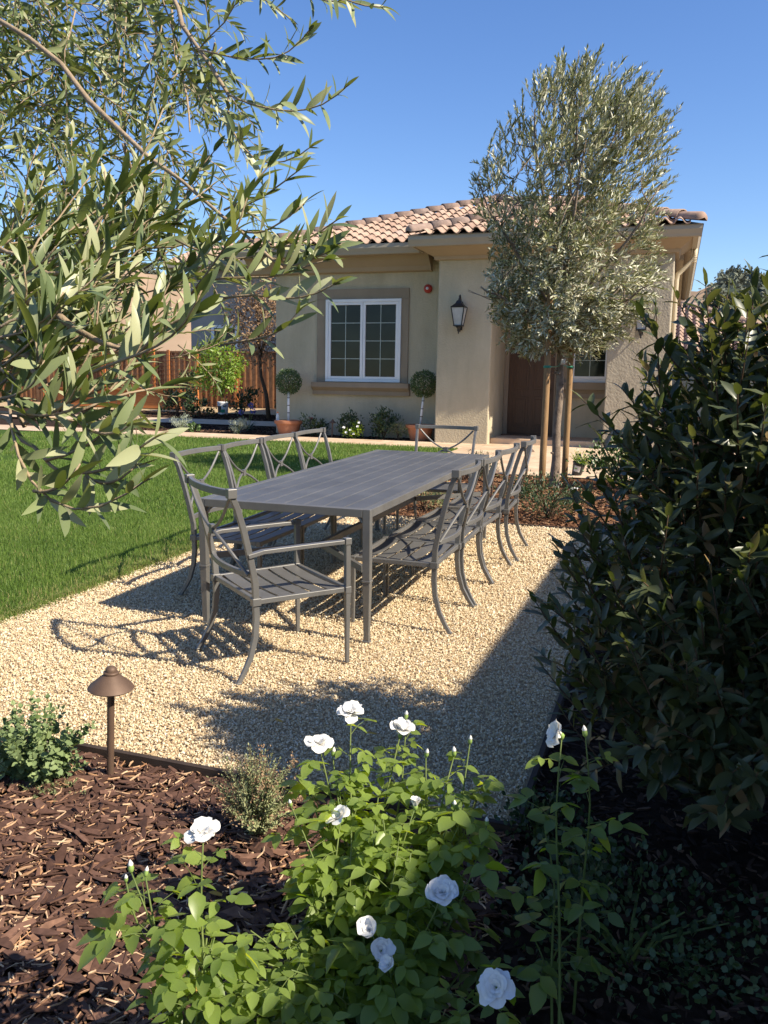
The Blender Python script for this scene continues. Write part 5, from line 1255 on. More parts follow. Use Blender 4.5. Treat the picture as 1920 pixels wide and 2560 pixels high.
([(-1.643,1.761,2.025),(-1.649,1.757,1.960),(-1.653,1.754,1.894),(-1.654,1.747,1.829),(-1.649,1.744,1.763),(-1.662,1.744,1.699)],0.0553),
([(-2.325,2.461,2.730),(-2.265,2.410,2.710),(-2.215,2.354,2.680),(-2.174,2.303,2.630),(-2.131,2.259,2.578),(-2.096,2.218,2.517)],0.0508),
([(-1.556,2.521,2.833),(-1.521,2.468,2.790),(-1.472,2.441,2.737),(-1.421,2.411,2.688),(-1.391,2.378,2.626),(-1.350,2.339,2.574)],0.0453),
([(-1.206,1.880,2.130),(-1.214,1.929,2.166),(-1.232,1.983,2.187),(-1.245,2.042,2.180),(-1.259,2.097,2.156),(-1.272,2.143,2.118)],0.0541),
([(-1.673,2.768,2.567),(-1.698,2.768,2.516),(-1.716,2.753,2.465),(-1.736,2.740,2.414),(-1.749,2.721,2.362),(-1.760,2.704,2.310)],0.0466),
([(-1.359,2.325,2.400),(-1.351,2.298,2.454),(-1.342,2.262,2.502),(-1.321,2.217,2.537),(-1.307,2.160,2.553),(-1.290,2.105,2.570)],0.0524),
([(-1.904,2.006,2.438),(-1.931,2.041,2.400),(-1.955,2.074,2.359),(-1.982,2.101,2.315),(-2.007,2.128,2.269),(-2.025,2.156,2.221)],0.0480),
([(-1.935,2.342,2.458),(-1.966,2.373,2.392),(-1.996,2.408,2.327),(-2.024,2.426,2.256),(-2.049,2.445,2.183),(-2.069,2.461,2.109)],0.0560),
([(-1.667,1.809,2.147),(-1.668,1.874,2.149),(-1.672,1.937,2.141),(-1.662,2.001,2.136),(-1.645,2.058,2.113),(-1.621,2.112,2.087)],0.0486),
([(-2.304,2.930,2.631),(-2.306,2.864,2.610),(-2.322,2.802,2.583),(-2.334,2.746,2.542),(-2.330,2.695,2.495),(-2.319,2.651,2.443)],0.0468),
([(-2.368,2.268,2.263),(-2.370,2.249,2.213),(-2.385,2.227,2.166),(-2.391,2.202,2.119),(-2.392,2.181,2.070),(-2.389,2.157,2.021)],0.0511),
([(-1.514,2.386,2.543),(-1.556,2.333,2.570),(-1.593,2.271,2.569),(-1.631,2.211,2.554),(-1.658,2.147,2.535),(-1.671,2.084,2.500)],0.0478),
([(-1.726,2.803,3.058),(-1.669,2.839,3.079),(-1.613,2.879,3.092),(-1.550,2.913,3.088),(-1.490,2.943,3.069),(-1.438,2.974,3.033)],0.0565),
([(-1.273,1.930,2.367),(-1.252,1.944,2.297),(-1.236,1.954,2.225),(-1.209,1.963,2.157),(-1.175,1.970,2.091),(-1.159,1.982,2.019)],0.0553),
([(-2.618,2.385,2.048),(-2.652,2.428,1.992),(-2.679,2.455,1.925),(-2.709,2.469,1.855),(-2.740,2.473,1.784),(-2.765,2.478,1.711)],0.0570),
([(-2.475,2.828,3.053),(-2.497,2.853,2.992),(-2.525,2.868,2.931),(-2.551,2.882,2.869),(-2.572,2.893,2.804),(-2.586,2.912,2.739)],0.0483),
([(-1.825,2.512,2.616),(-1.796,2.487,2.564),(-1.762,2.473,2.511),(-1.743,2.468,2.450),(-1.722,2.463,2.389),(-1.695,2.470,2.331)],0.0540),
([(-1.711,1.926,2.548),(-1.738,1.902,2.479),(-1.751,1.895,2.403),(-1.750,1.899,2.325),(-1.759,1.899,2.247),(-1.763,1.908,2.170)],0.0525),
([(-1.640,1.889,1.823),(-1.593,1.906,1.783),(-1.558,1.921,1.733),(-1.531,1.937,1.679),(-1.510,1.952,1.621),(-1.486,1.957,1.563)],0.0518),
([(-2.136,2.422,2.576),(-2.071,2.462,2.581),(-2.010,2.502,2.562),(-1.960,2.540,2.517),(-1.910,2.573,2.471),(-1.876,2.594,2.406)],0.0461),
([(-1.639,1.686,1.834),(-1.633,1.711,1.903),(-1.624,1.735,1.971),(-1.615,1.768,2.035),(-1.592,1.808,2.091),(-1.546,1.844,2.134)],0.0522),
([(-1.490,1.959,2.451),(-1.474,2.019,2.418),(-1.466,2.082,2.387),(-1.449,2.139,2.347),(-1.437,2.191,2.301),(-1.432,2.239,2.248)],0.0482),
([(-1.791,2.650,2.345),(-1.840,2.667,2.343),(-1.886,2.685,2.328),(-1.929,2.703,2.306),(-1.967,2.711,2.272),(-2.008,2.711,2.242)],0.0551),
([(-1.860,2.126,2.449),(-1.848,2.091,2.410),(-1.838,2.076,2.361),(-1.821,2.063,2.312),(-1.805,2.042,2.267),(-1.789,2.026,2.219)],0.0452),
([(-2.489,2.464,2.922),(-2.410,2.477,2.921),(-2.335,2.494,2.900),(-2.264,2.493,2.863),(-2.206,2.497,2.808),(-2.158,2.502,2.744)],0.0547),
([(-2.138,2.282,2.095),(-2.124,2.343,2.139),(-2.112,2.412,2.171),(-2.104,2.480,2.205),(-2.093,2.555,2.217),(-2.087,2.632,2.216)],0.0444),
([(-2.079,2.103,1.920),(-2.075,2.063,1.858),(-2.064,2.038,1.788),(-2.054,1.996,1.728),(-2.046,1.965,1.661),(-2.037,1.929,1.597)],0.0510),
([(-1.814,1.634,1.920),(-1.833,1.690,1.953),(-1.835,1.752,1.980),(-1.852,1.817,1.989),(-1.874,1.881,1.982),(-1.893,1.944,1.966)],0.0447),
([(-2.637,2.501,3.015),(-2.663,2.514,3.078),(-2.699,2.522,3.136),(-2.743,2.522,3.190),(-2.798,2.527,3.231),(-2.866,2.526,3.247)],0.0455),
([(-1.716,2.649,2.531),(-1.655,2.692,2.511),(-1.608,2.741,2.475),(-1.565,2.787,2.430),(-1.533,2.832,2.376),(-1.493,2.860,2.316)],0.0569),
([(-2.086,2.113,2.314),(-2.056,2.172,2.364),(-2.019,2.237,2.399),(-1.962,2.295,2.416),(-1.916,2.364,2.413),(-1.865,2.419,2.381)],0.0506),
([(-2.723,2.736,2.835),(-2.719,2.706,2.758),(-2.723,2.673,2.682),(-2.734,2.631,2.612),(-2.727,2.590,2.541),(-2.725,2.549,2.470)],0.0461),
([(-1.672,2.638,2.193),(-1.623,2.698,2.187),(-1.578,2.754,2.157),(-1.548,2.801,2.103),(-1.530,2.841,2.039),(-1.506,2.877,1.974)],0.0518),
([(-1.603,1.845,2.401),(-1.593,1.897,2.385),(-1.584,1.942,2.353),(-1.574,1.990,2.326),(-1.564,2.030,2.289),(-1.551,2.067,2.249)],0.0556),
([(-1.808,2.730,2.267),(-1.779,2.741,2.328),(-1.743,2.734,2.385),(-1.700,2.734,2.438),(-1.647,2.739,2.481),(-1.588,2.744,2.515)],0.0567),
([(-1.724,1.814,2.109),(-1.702,1.794,2.056),(-1.691,1.778,1.997),(-1.681,1.758,1.940),(-1.663,1.745,1.883),(-1.638,1.736,1.827)],0.0566),
([(-1.841,2.759,2.499),(-1.803,2.769,2.465),(-1.765,2.770,2.429),(-1.730,2.762,2.391),(-1.695,2.756,2.353),(-1.668,2.756,2.308)],0.0529),
([(-2.011,2.858,2.256),(-1.970,2.840,2.326),(-1.918,2.816,2.387),(-1.866,2.774,2.436),(-1.807,2.743,2.488),(-1.756,2.694,2.532)],0.0541),
([(-2.695,2.668,2.875),(-2.653,2.701,2.851),(-2.612,2.729,2.821),(-2.572,2.745,2.780),(-2.542,2.765,2.734),(-2.519,2.778,2.681)],0.0474),
([(-1.461,2.249,2.472),(-1.491,2.207,2.462),(-1.518,2.167,2.441),(-1.541,2.132,2.410),(-1.560,2.097,2.375),(-1.582,2.072,2.334)],0.0445),
([(-2.103,2.693,2.485),(-2.055,2.713,2.445),(-2.016,2.737,2.400),(-1.978,2.755,2.349),(-1.944,2.777,2.299),(-1.917,2.803,2.246)],0.0469),
([(-2.252,2.280,2.565),(-2.260,2.277,2.498),(-2.271,2.269,2.431),(-2.281,2.271,2.364),(-2.295,2.284,2.298),(-2.298,2.287,2.230)],0.0519),
([(-1.745,1.780,2.417),(-1.773,1.853,2.414),(-1.794,1.926,2.399),(-1.814,1.991,2.361),(-1.839,2.052,2.319),(-1.861,2.101,2.262)],0.0461),
([(-1.415,2.048,2.636),(-1.426,2.031,2.683),(-1.432,2.004,2.727),(-1.447,1.977,2.768),(-1.465,1.947,2.806),(-1.482,1.914,2.842)],0.0447),
([(-2.109,2.701,2.473),(-2.092,2.677,2.414),(-2.074,2.668,2.352),(-2.063,2.655,2.288),(-2.058,2.639,2.225),(-2.052,2.617,2.163)],0.0443),
([(-1.829,2.220,2.329),(-1.801,2.164,2.283),(-1.764,2.129,2.224),(-1.723,2.100,2.165),(-1.688,2.074,2.101),(-1.664,2.054,2.030)],0.0450),
([(-2.291,2.183,2.167),(-2.292,2.175,2.224),(-2.305,2.169,2.280),(-2.317,2.158,2.335),(-2.316,2.136,2.388),(-2.304,2.111,2.438)],0.0503),
([(-2.619,2.708,2.985),(-2.669,2.749,2.961),(-2.713,2.793,2.932),(-2.764,2.828,2.901),(-2.822,2.853,2.873),(-2.881,2.869,2.841)],0.0471),
([(-1.613,2.437,2.070),(-1.628,2.455,2.010),(-1.638,2.479,1.952),(-1.653,2.489,1.890),(-1.663,2.496,1.827),(-1.677,2.507,1.766)],0.0501),
([(-2.394,2.500,2.095),(-2.404,2.490,2.019),(-2.425,2.478,1.945),(-2.449,2.490,1.872),(-2.476,2.508,1.802),(-2.506,2.530,1.734)],0.0556),
([(-1.949,2.968,3.074),(-1.938,2.980,3.003),(-1.925,2.984,2.931),(-1.925,2.975,2.859),(-1.939,2.965,2.789),(-1.940,2.946,2.718)],0.0481),
([(-2.836,2.609,2.521),(-2.782,2.555,2.539),(-2.733,2.496,2.520),(-2.699,2.432,2.490),(-2.663,2.376,2.448),(-2.619,2.327,2.404)],0.0462),
([(-2.603,2.433,2.944),(-2.618,2.430,2.870),(-2.637,2.412,2.800),(-2.651,2.391,2.729),(-2.648,2.375,2.655),(-2.646,2.366,2.580)],0.0533),
([(-2.030,2.926,3.008),(-2.006,2.939,2.931),(-1.987,2.948,2.852),(-1.973,2.966,2.773),(-1.965,2.987,2.694),(-1.963,3.010,2.616)],0.0489),
([(-1.301,1.805,1.870),(-1.251,1.766,1.849),(-1.197,1.740,1.820),(-1.140,1.728,1.789),(-1.095,1.716,1.741),(-1.045,1.709,1.698)],0.0511),
([(-2.534,2.737,2.578),(-2.583,2.731,2.516),(-2.627,2.734,2.450),(-2.660,2.731,2.378),(-2.696,2.728,2.308),(-2.719,2.712,2.234)],0.0516),
([(-2.017,2.811,2.680),(-1.994,2.791,2.728),(-1.957,2.778,2.771),(-1.914,2.773,2.809),(-1.863,2.766,2.834),(-1.810,2.752,2.851)],0.0466),
([(-1.551,2.453,2.734),(-1.557,2.497,2.666),(-1.557,2.536,2.595),(-1.556,2.585,2.529),(-1.547,2.620,2.456),(-1.551,2.661,2.386)],0.0478),
([(-2.317,2.506,2.261),(-2.268,2.551,2.262),(-2.222,2.598,2.255),(-2.171,2.638,2.239),(-2.130,2.684,2.214),(-2.100,2.735,2.184)],0.0458),
([(-1.511,1.873,1.971),(-1.501,1.940,1.989),(-1.488,2.009,2.004),(-1.481,2.079,1.995),(-1.480,2.149,1.991),(-1.477,2.219,1.977)],0.0456),
([(-1.442,2.278,2.384),(-1.492,2.248,2.399),(-1.540,2.214,2.394),(-1.578,2.176,2.368),(-1.616,2.142,2.336),(-1.643,2.112,2.292)],0.0458),
([(-1.762,2.164,2.694),(-1.720,2.187,2.647),(-1.687,2.201,2.591),(-1.663,2.223,2.533),(-1.636,2.243,2.475),(-1.612,2.264,2.417)],0.0556),
([(-1.536,2.055,2.619),(-1.581,2.025,2.608),(-1.624,2.006,2.580),(-1.668,1.997,2.549),(-1.702,1.991,2.506),(-1.731,1.980,2.460)],0.0488),
([(-1.619,1.917,2.338),(-1.567,1.927,2.289),(-1.511,1.938,2.244),(-1.455,1.941,2.197),(-1.400,1.950,2.151),(-1.354,1.959,2.095)],0.0511),
([(-2.625,2.392,2.509),(-2.630,2.428,2.468),(-2.630,2.459,2.423),(-2.628,2.483,2.374),(-2.629,2.511,2.327),(-2.622,2.535,2.278)],0.0468),
([(-2.061,2.049,2.258),(-2.071,2.046,2.310),(-2.080,2.050,2.363),(-2.089,2.044,2.415),(-2.103,2.043,2.466),(-2.115,2.040,2.518)],0.0546),
([(-2.091,2.819,2.475),(-2.074,2.782,2.425),(-2.058,2.750,2.372),(-2.050,2.725,2.312),(-2.040,2.701,2.254),(-2.032,2.678,2.194)],0.0505),
([(-2.287,2.282,2.876),(-2.288,2.349,2.849),(-2.297,2.410,2.811),(-2.301,2.469,2.769),(-2.302,2.523,2.721),(-2.300,2.563,2.660)],0.0493),
([(-2.098,2.494,2.562),(-2.079,2.532,2.533),(-2.062,2.569,2.501),(-2.044,2.604,2.467),(-2.028,2.631,2.426),(-2.010,2.664,2.391)],0.0463),
([(-2.610,2.355,2.310),(-2.623,2.362,2.254),(-2.635,2.375,2.200),(-2.651,2.385,2.146),(-2.658,2.392,2.089),(-2.663,2.403,2.033)],0.0473),
([(-1.619,1.973,2.378),(-1.560,1.970,2.379),(-1.502,1.970,2.369),(-1.453,1.972,2.336),(-1.409,1.973,2.297),(-1.375,1.973,2.250)],0.0446),
([(-1.325,2.228,1.970),(-1.264,2.229,1.929),(-1.200,2.229,1.894),(-1.141,2.236,1.852),(-1.086,2.237,1.804),(-1.036,2.236,1.751)],0.0516),
([(-1.766,2.828,2.676),(-1.728,2.828,2.639),(-1.708,2.835,2.590),(-1.681,2.838,2.544),(-1.659,2.833,2.496),(-1.640,2.822,2.448)],0.0566),
([(-1.421,2.173,2.404),(-1.414,2.145,2.330),(-1.402,2.119,2.256),(-1.412,2.103,2.179),(-1.422,2.084,2.103),(-1.430,2.059,2.028)],0.0472),
([(-2.215,2.206,2.669),(-2.221,2.224,2.614),(-2.209,2.248,2.561),(-2.197,2.260,2.505),(-2.177,2.271,2.450),(-2.161,2.274,2.393)],0.0480),
([(-1.501,2.032,2.538),(-1.536,1.991,2.535),(-1.565,1.947,2.529),(-1.600,1.910,2.510),(-1.630,1.870,2.491),(-1.662,1.829,2.479)],0.0535),
([(-1.504,1.820,1.933),(-1.476,1.816,1.872),(-1.455,1.816,1.808),(-1.431,1.825,1.745),(-1.402,1.840,1.687),(-1.375,1.855,1.627)],0.0501),
([(-2.489,2.294,2.324),(-2.485,2.322,2.402),(-2.476,2.361,2.474),(-2.464,2.423,2.527),(-2.457,2.495,2.567),(-2.434,2.570,2.592)],0.0554),
([(-1.693,2.749,2.578),(-1.739,2.771,2.559),(-1.784,2.795,2.538),(-1.828,2.813,2.513),(-1.863,2.829,2.474),(-1.894,2.841,2.432)],0.0554),
([(-1.803,1.996,2.038),(-1.744,1.941,2.027),(-1.680,1.894,2.009),(-1.618,1.851,1.979),(-1.553,1.812,1.951),(-1.502,1.764,1.909)],0.0538),
([(-1.484,1.884,2.169),(-1.423,1.890,2.120),(-1.359,1.900,2.074),(-1.297,1.906,2.026),(-1.241,1.913,1.971),(-1.202,1.942,1.909)],0.0495),
([(-2.117,2.080,2.199),(-2.072,2.104,2.172),(-2.030,2.128,2.138),(-1.997,2.148,2.094),(-1.961,2.166,2.052),(-1.925,2.184,2.009)],0.0470),
([(-1.518,2.088,2.320),(-1.466,2.103,2.365),(-1.406,2.106,2.401),(-1.342,2.113,2.428),(-1.278,2.127,2.453),(-1.209,2.135,2.461)],0.0547),
([(-2.071,2.023,2.734),(-2.097,1.968,2.734),(-2.120,1.914,2.719),(-2.145,1.865,2.692),(-2.178,1.828,2.657),(-2.202,1.798,2.609)],0.0471),
([(-2.607,2.539,2.879),(-2.609,2.508,2.805),(-2.611,2.487,2.728),(-2.613,2.474,2.649),(-2.618,2.457,2.571),(-2.612,2.445,2.492)],0.0455),
([(-2.213,2.558,2.932),(-2.176,2.566,2.898),(-2.142,2.570,2.860),(-2.125,2.571,2.813),(-2.105,2.566,2.766),(-2.086,2.564,2.719)],0.0444),
([(-2.157,2.558,2.179),(-2.168,2.615,2.201),(-2.167,2.674,2.220),(-2.164,2.734,2.236),(-2.161,2.796,2.240),(-2.164,2.858,2.234)],0.0512),
([(-1.846,2.866,2.988),(-1.806,2.835,2.923),(-1.766,2.809,2.857),(-1.747,2.794,2.779),(-1.729,2.773,2.701),(-1.720,2.741,2.626)],0.0447),
([(-2.348,2.417,2.901),(-2.335,2.412,2.839),(-2.329,2.416,2.777),(-2.325,2.415,2.714),(-2.331,2.423,2.652),(-2.344,2.424,2.591)],0.0467),
([(-1.891,2.250,2.492),(-1.884,2.299,2.432),(-1.872,2.351,2.378),(-1.870,2.397,2.316),(-1.863,2.441,2.253),(-1.860,2.475,2.184)],0.0503),
([(-1.991,2.080,2.013),(-1.939,2.080,2.070),(-1.883,2.082,2.122),(-1.818,2.091,2.162),(-1.744,2.106,2.178),(-1.675,2.139,2.183)],0.0468),
([(-2.558,2.710,3.137),(-2.576,2.745,3.063),(-2.583,2.774,2.985),(-2.593,2.799,2.906),(-2.592,2.821,2.826),(-2.587,2.836,2.743)],0.0502),
([(-1.609,2.389,2.281),(-1.592,2.401,2.202),(-1.562,2.411,2.127),(-1.537,2.409,2.048),(-1.514,2.420,1.971),(-1.496,2.432,1.892)],0.0483),
([(-1.791,1.789,2.365),(-1.811,1.751,2.295),(-1.829,1.720,2.221),(-1.841,1.693,2.145),(-1.856,1.664,2.070),(-1.869,1.635,1.994)],0.0448),
([(-2.873,2.726,2.744),(-2.831,2.759,2.777),(-2.789,2.798,2.803),(-2.742,2.839,2.801),(-2.696,2.878,2.786),(-2.648,2.913,2.768)],0.0477),
([(-1.995,2.257,2.344),(-1.975,2.279,2.295),(-1.962,2.299,2.243),(-1.944,2.306,2.189),(-1.923,2.306,2.136),(-1.903,2.307,2.083)],0.0518),
([(-1.309,1.945,1.814),(-1.257,1.946,1.773),(-1.206,1.955,1.731),(-1.162,1.957,1.680),(-1.127,1.949,1.624),(-1.096,1.937,1.566)],0.0447),
([(-1.972,2.114,2.310),(-1.965,2.059,2.252),(-1.960,2.026,2.179),(-1.952,2.003,2.102),(-1.949,1.991,2.022),(-1.947,1.978,1.943)],0.0561),
([(-1.268,2.074,2.250),(-1.205,2.045,2.280),(-1.139,2.020,2.304),(-1.083,1.970,2.317),(-1.023,1.924,2.317),(-0.971,1.872,2.306)],0.0476),
([(-2.444,2.320,2.910),(-2.408,2.363,2.962),(-2.363,2.403,3.008),(-2.302,2.442,3.033),(-2.244,2.488,3.048),(-2.174,2.518,3.057)],0.0478),
([(-1.136,1.965,2.235),(-1.170,2.008,2.222),(-1.197,2.051,2.197),(-1.222,2.095,2.172),(-1.247,2.139,2.147),(-1.269,2.185,2.125)],0.0506),
([(-1.798,2.815,2.234),(-1.752,2.784,2.201),(-1.704,2.756,2.169),(-1.667,2.733,2.122),(-1.632,2.728,2.069),(-1.589,2.735,2.021)],0.0510),
([(-1.739,2.313,1.977),(-1.756,2.362,1.923),(-1.760,2.401,1.858),(-1.764,2.440,1.794),(-1.760,2.476,1.728),(-1.747,2.512,1.663)],0.0558),
([(-1.639,1.962,2.130),(-1.697,1.951,2.133),(-1.755,1.944,2.123),(-1.807,1.936,2.097),(-1.860,1.935,2.070),(-1.907,1.932,2.034)],0.0523),
([(-2.049,2.672,2.615),(-1.992,2.656,2.558),(-1.945,2.634,2.493),(-1.908,2.612,2.422),(-1.883,2.597,2.345),(-1.866,2.583,2.265)],0.0473),
([(-2.107,1.986,2.448),(-2.089,2.044,2.483),(-2.069,2.109,2.498),(-2.052,2.177,2.499),(-2.031,2.241,2.482),(-1.996,2.297,2.460)],0.0443),
([(-1.618,2.228,2.380),(-1.680,2.253,2.358),(-1.745,2.270,2.337),(-1.803,2.284,2.300),(-1.856,2.302,2.256),(-1.902,2.308,2.204)],0.0555),
([(-1.998,2.163,2.378),(-1.973,2.159,2.318),(-1.943,2.156,2.260),(-1.913,2.150,2.203),(-1.897,2.141,2.140),(-1.864,2.138,2.083)],0.0486),
([(-1.739,1.964,2.524),(-1.702,1.997,2.479),(-1.657,2.034,2.443),(-1.617,2.073,2.404),(-1.579,2.108,2.360),(-1.539,2.140,2.316)],0.0451),
([(-1.540,1.877,2.564),(-1.508,1.872,2.509),(-1.490,1.863,2.448),(-1.480,1.849,2.386),(-1.472,1.835,2.324),(-1.466,1.830,2.260)],0.0521),
([(-1.811,2.437,2.840),(-1.744,2.415,2.802),(-1.683,2.385,2.760),(-1.627,2.355,2.712),(-1.582,2.323,2.654),(-1.546,2.296,2.588)],0.0562),
([(-2.494,2.893,3.222),(-2.445,2.893,3.287),(-2.390,2.914,3.341),(-2.347,2.941,3.404),(-2.300,2.978,3.458),(-2.251,3.011,3.513)],0.0465),
([(-2.593,2.739,2.718),(-2.556,2.714,2.647),(-2.519,2.692,2.575),(-2.479,2.671,2.504),(-2.451,2.647,2.429),(-2.423,2.636,2.350)],0.0528),
([(-2.329,2.556,2.549),(-2.376,2.600,2.523),(-2.424,2.624,2.477),(-2.474,2.644,2.433),(-2.521,2.655,2.382),(-2.560,2.678,2.329)],0.0480),
([(-2.081,2.100,2.491),(-2.048,2.169,2.505),(-2.010,2.236,2.504),(-1.957,2.288,2.484),(-1.899,2.336,2.464),(-1.843,2.369,2.423)],0.0542),
([(-1.714,2.481,2.056),(-1.703,2.432,2.102),(-1.687,2.376,2.137),(-1.685,2.311,2.155),(-1.677,2.244,2.151),(-1.673,2.178,2.133)],0.0518),
([(-1.914,2.622,2.610),(-1.860,2.560,2.611),(-1.805,2.499,2.622),(-1.745,2.444,2.608),(-1.685,2.394,2.583),(-1.626,2.355,2.540)],0.0543),
([(-2.205,2.693,2.142),(-2.187,2.631,2.143),(-2.172,2.571,2.128),(-2.148,2.513,2.112),(-2.126,2.463,2.078),(-2.107,2.417,2.038)],0.0545),
([(-2.872,2.777,3.221),(-2.850,2.825,3.161),(-2.833,2.867,3.096),(-2.823,2.903,3.026),(-2.802,2.932,2.955),(-2.777,2.960,2.885)],0.0504),
([(-1.768,2.967,2.557),(-1.759,2.980,2.484),(-1.748,2.993,2.412),(-1.724,3.012,2.344),(-1.693,3.029,2.278),(-1.658,3.053,2.217)],0.0449),
([(-1.765,1.826,1.898),(-1.798,1.796,1.865),(-1.822,1.768,1.821),(-1.846,1.754,1.772),(-1.864,1.745,1.719),(-1.873,1.741,1.664)],0.0472),
([(-2.570,2.794,2.549),(-2.532,2.804,2.504),(-2.484,2.816,2.470),(-2.448,2.828,2.425),(-2.429,2.834,2.368),(-2.414,2.837,2.310)],0.0525),
([(-1.833,1.997,2.496),(-1.779,1.982,2.483),(-1.727,1.969,2.461),(-1.683,1.954,2.428),(-1.648,1.939,2.385),(-1.621,1.932,2.335)],0.0482),
([(-1.535,2.208,2.074),(-1.525,2.238,2.120),(-1.519,2.287,2.146),(-1.520,2.343,2.146),(-1.525,2.398,2.138),(-1.529,2.451,2.120)],0.0496),
([(-1.806,2.055,2.007),(-1.810,2.103,1.962),(-1.794,2.136,1.908),(-1.784,2.167,1.850),(-1.778,2.205,1.797),(-1.770,2.242,1.743)],0.0471),
([(-2.497,2.355,2.828),(-2.517,2.335,2.776),(-2.530,2.312,2.722),(-2.542,2.303,2.665),(-2.548,2.299,2.606),(-2.558,2.284,2.549)],0.0547),
([(-1.866,2.627,2.929),(-1.904,2.630,2.884),(-1.935,2.632,2.834),(-1.954,2.647,2.781),(-1.973,2.650,2.725),(-1.991,2.658,2.670)],0.0448),
([(-1.487,2.296,2.233),(-1.440,2.282,2.247),(-1.391,2.272,2.259),(-1.341,2.262,2.262),(-1.293,2.245,2.257),(-1.249,2.225,2.238)],0.0492),
([(-2.571,2.807,2.797),(-2.560,2.811,2.715),(-2.551,2.815,2.632),(-2.544,2.822,2.549),(-2.533,2.817,2.466),(-2.519,2.810,2.384)],0.0480),
([(-2.226,2.423,2.450),(-2.252,2.386,2.421),(-2.272,2.353,2.383),(-2.291,2.324,2.342),(-2.303,2.298,2.296),(-2.311,2.282,2.245)],0.0502),
([(-1.753,2.566,2.482),(-1.718,2.568,2.437),(-1.691,2.571,2.386),(-1.670,2.583,2.334),(-1.647,2.586,2.282),(-1.635,2.597,2.226)],0.0553),
([(-2.037,2.343,2.257),(-2.006,2.381,2.202),(-1.987,2.416,2.140),(-1.978,2.449,2.074),(-1.977,2.468,2.002),(-1.983,2.486,1.931)],0.0539),
([(-1.944,2.594,2.907),(-1.936,2.574,2.861),(-1.928,2.552,2.815),(-1.924,2.534,2.767),(-1.930,2.516,2.720),(-1.938,2.485,2.679)],0.0444),
([(-1.859,2.501,2.778),(-1.840,2.519,2.715),(-1.825,2.542,2.652),(-1.811,2.561,2.589),(-1.803,2.582,2.524),(-1.799,2.605,2.460)],0.0570),
([(-1.755,2.781,2.467),(-1.714,2.846,2.438),(-1.660,2.896,2.400),(-1.602,2.924,2.349),(-1.548,2.939,2.287),(-1.486,2.949,2.235)],0.0548),
([(-2.289,2.350,2.873),(-2.295,2.331,2.797),(-2.304,2.313,2.722),(-2.318,2.299,2.647),(-2.339,2.283,2.573),(-2.347,2.270,2.497)],0.0468),
([(-1.423,1.805,2.280),(-1.422,1.782,2.222),(-1.414,1.750,2.169),(-1.405,1.737,2.109),(-1.392,1.723,2.050),(-1.387,1.715,1.989)],0.0517),
([(-1.902,2.983,3.010),(-1.850,3.008,2.993),(-1.800,3.031,2.968),(-1.760,3.059,2.933),(-1.719,3.087,2.899),(-1.684,3.110,2.857)],0.0472),
([(-1.965,2.745,2.459),(-1.954,2.738,2.391),(-1.951,2.736,2.321),(-1.955,2.729,2.253),(-1.950,2.727,2.184),(-1.948,2.717,2.115)],0.0454),
([(-1.855,2.309,2.569),(-1.890,2.275,2.522),(-1.934,2.253,2.476),(-1.969,2.237,2.419),(-2.000,2.221,2.361),(-2.025,2.205,2.300)],0.0443),
([(-2.300,2.604,2.923),(-2.252,2.595,2.987),(-2.199,2.595,3.048),(-2.131,2.614,3.088),(-2.063,2.634,3.127),(-2.002,2.669,3.166)],0.0476),
([(-2.525,2.506,2.518),(-2.560,2.477,2.472),(-2.589,2.456,2.418),(-2.617,2.445,2.360),(-2.617,2.431,2.296),(-2.616,2.415,2.233)],0.0537),
([(-2.773,2.546,2.274),(-2.720,2.598,2.290),(-2.660,2.645,2.300),(-2.599,2.690,2.287),(-2.554,2.744,2.255),(-2.521,2.794,2.208)],0.0567),
([(-2.354,2.647,2.308),(-2.353,2.689,2.276),(-2.357,2.718,2.233),(-2.363,2.734,2.183),(-2.368,2.747,2.133),(-2.379,2.758,2.083)],0.0533),
([(-1.878,2.546,2.569),(-1.891,2.566,2.508),(-1.910,2.577,2.447),(-1.919,2.582,2.383),(-1.935,2.585,2.320),(-1.952,2.595,2.258)],0.0523),
([(-2.319,2.742,2.776),(-2.370,2.695,2.805),(-2.429,2.659,2.834),(-2.493,2.619,2.834),(-2.546,2.566,2.827),(-2.595,2.511,2.816)],0.0554),
([(-1.638,1.966,2.383),(-1.650,1.994,2.341),(-1.658,2.012,2.292),(-1.669,2.030,2.245),(-1.683,2.038,2.195),(-1.693,2.051,2.146)],0.0544),
([(-1.386,2.057,2.286),(-1.372,2.122,2.316),(-1.352,2.192,2.327),(-1.332,2.262,2.320),(-1.299,2.323,2.299),(-1.257,2.373,2.266)],0.0479),
([(-2.908,2.674,2.934),(-2.949,2.642,2.931),(-2.988,2.610,2.924),(-3.022,2.574,2.909),(-3.055,2.540,2.888),(-3.086,2.507,2.865)],0.0539),
([(-1.901,1.850,1.953),(-1.873,1.902,2.006),(-1.833,1.952,2.053),(-1.790,2.016,2.075),(-1.734,2.072,2.084),(-1.676,2.123,2.068)],0.0493),
([(-1.904,2.408,2.035),(-1.925,2.392,2.082),(-1.950,2.367,2.124),(-1.976,2.329,2.152),(-2.014,2.290,2.157),(-2.049,2.249,2.147)],0.0495),
([(-1.822,1.840,2.133),(-1.746,1.830,2.109),(-1.674,1.827,2.073),(-1.600,1.829,2.042),(-1.532,1.826,2.000),(-1.481,1.819,1.938)],0.0513),
([(-1.377,1.835,2.101),(-1.401,1.858,2.144),(-1.442,1.877,2.174),(-1.490,1.899,2.186),(-1.534,1.926,2.199),(-1.574,1.960,2.215)],0.0572),
([(-1.354,1.947,2.351),(-1.398,1.966,2.415),(-1.443,2.000,2.472),(-1.484,2.035,2.531),(-1.538,2.067,2.580),(-1.606,2.093,2.612)],0.0508),
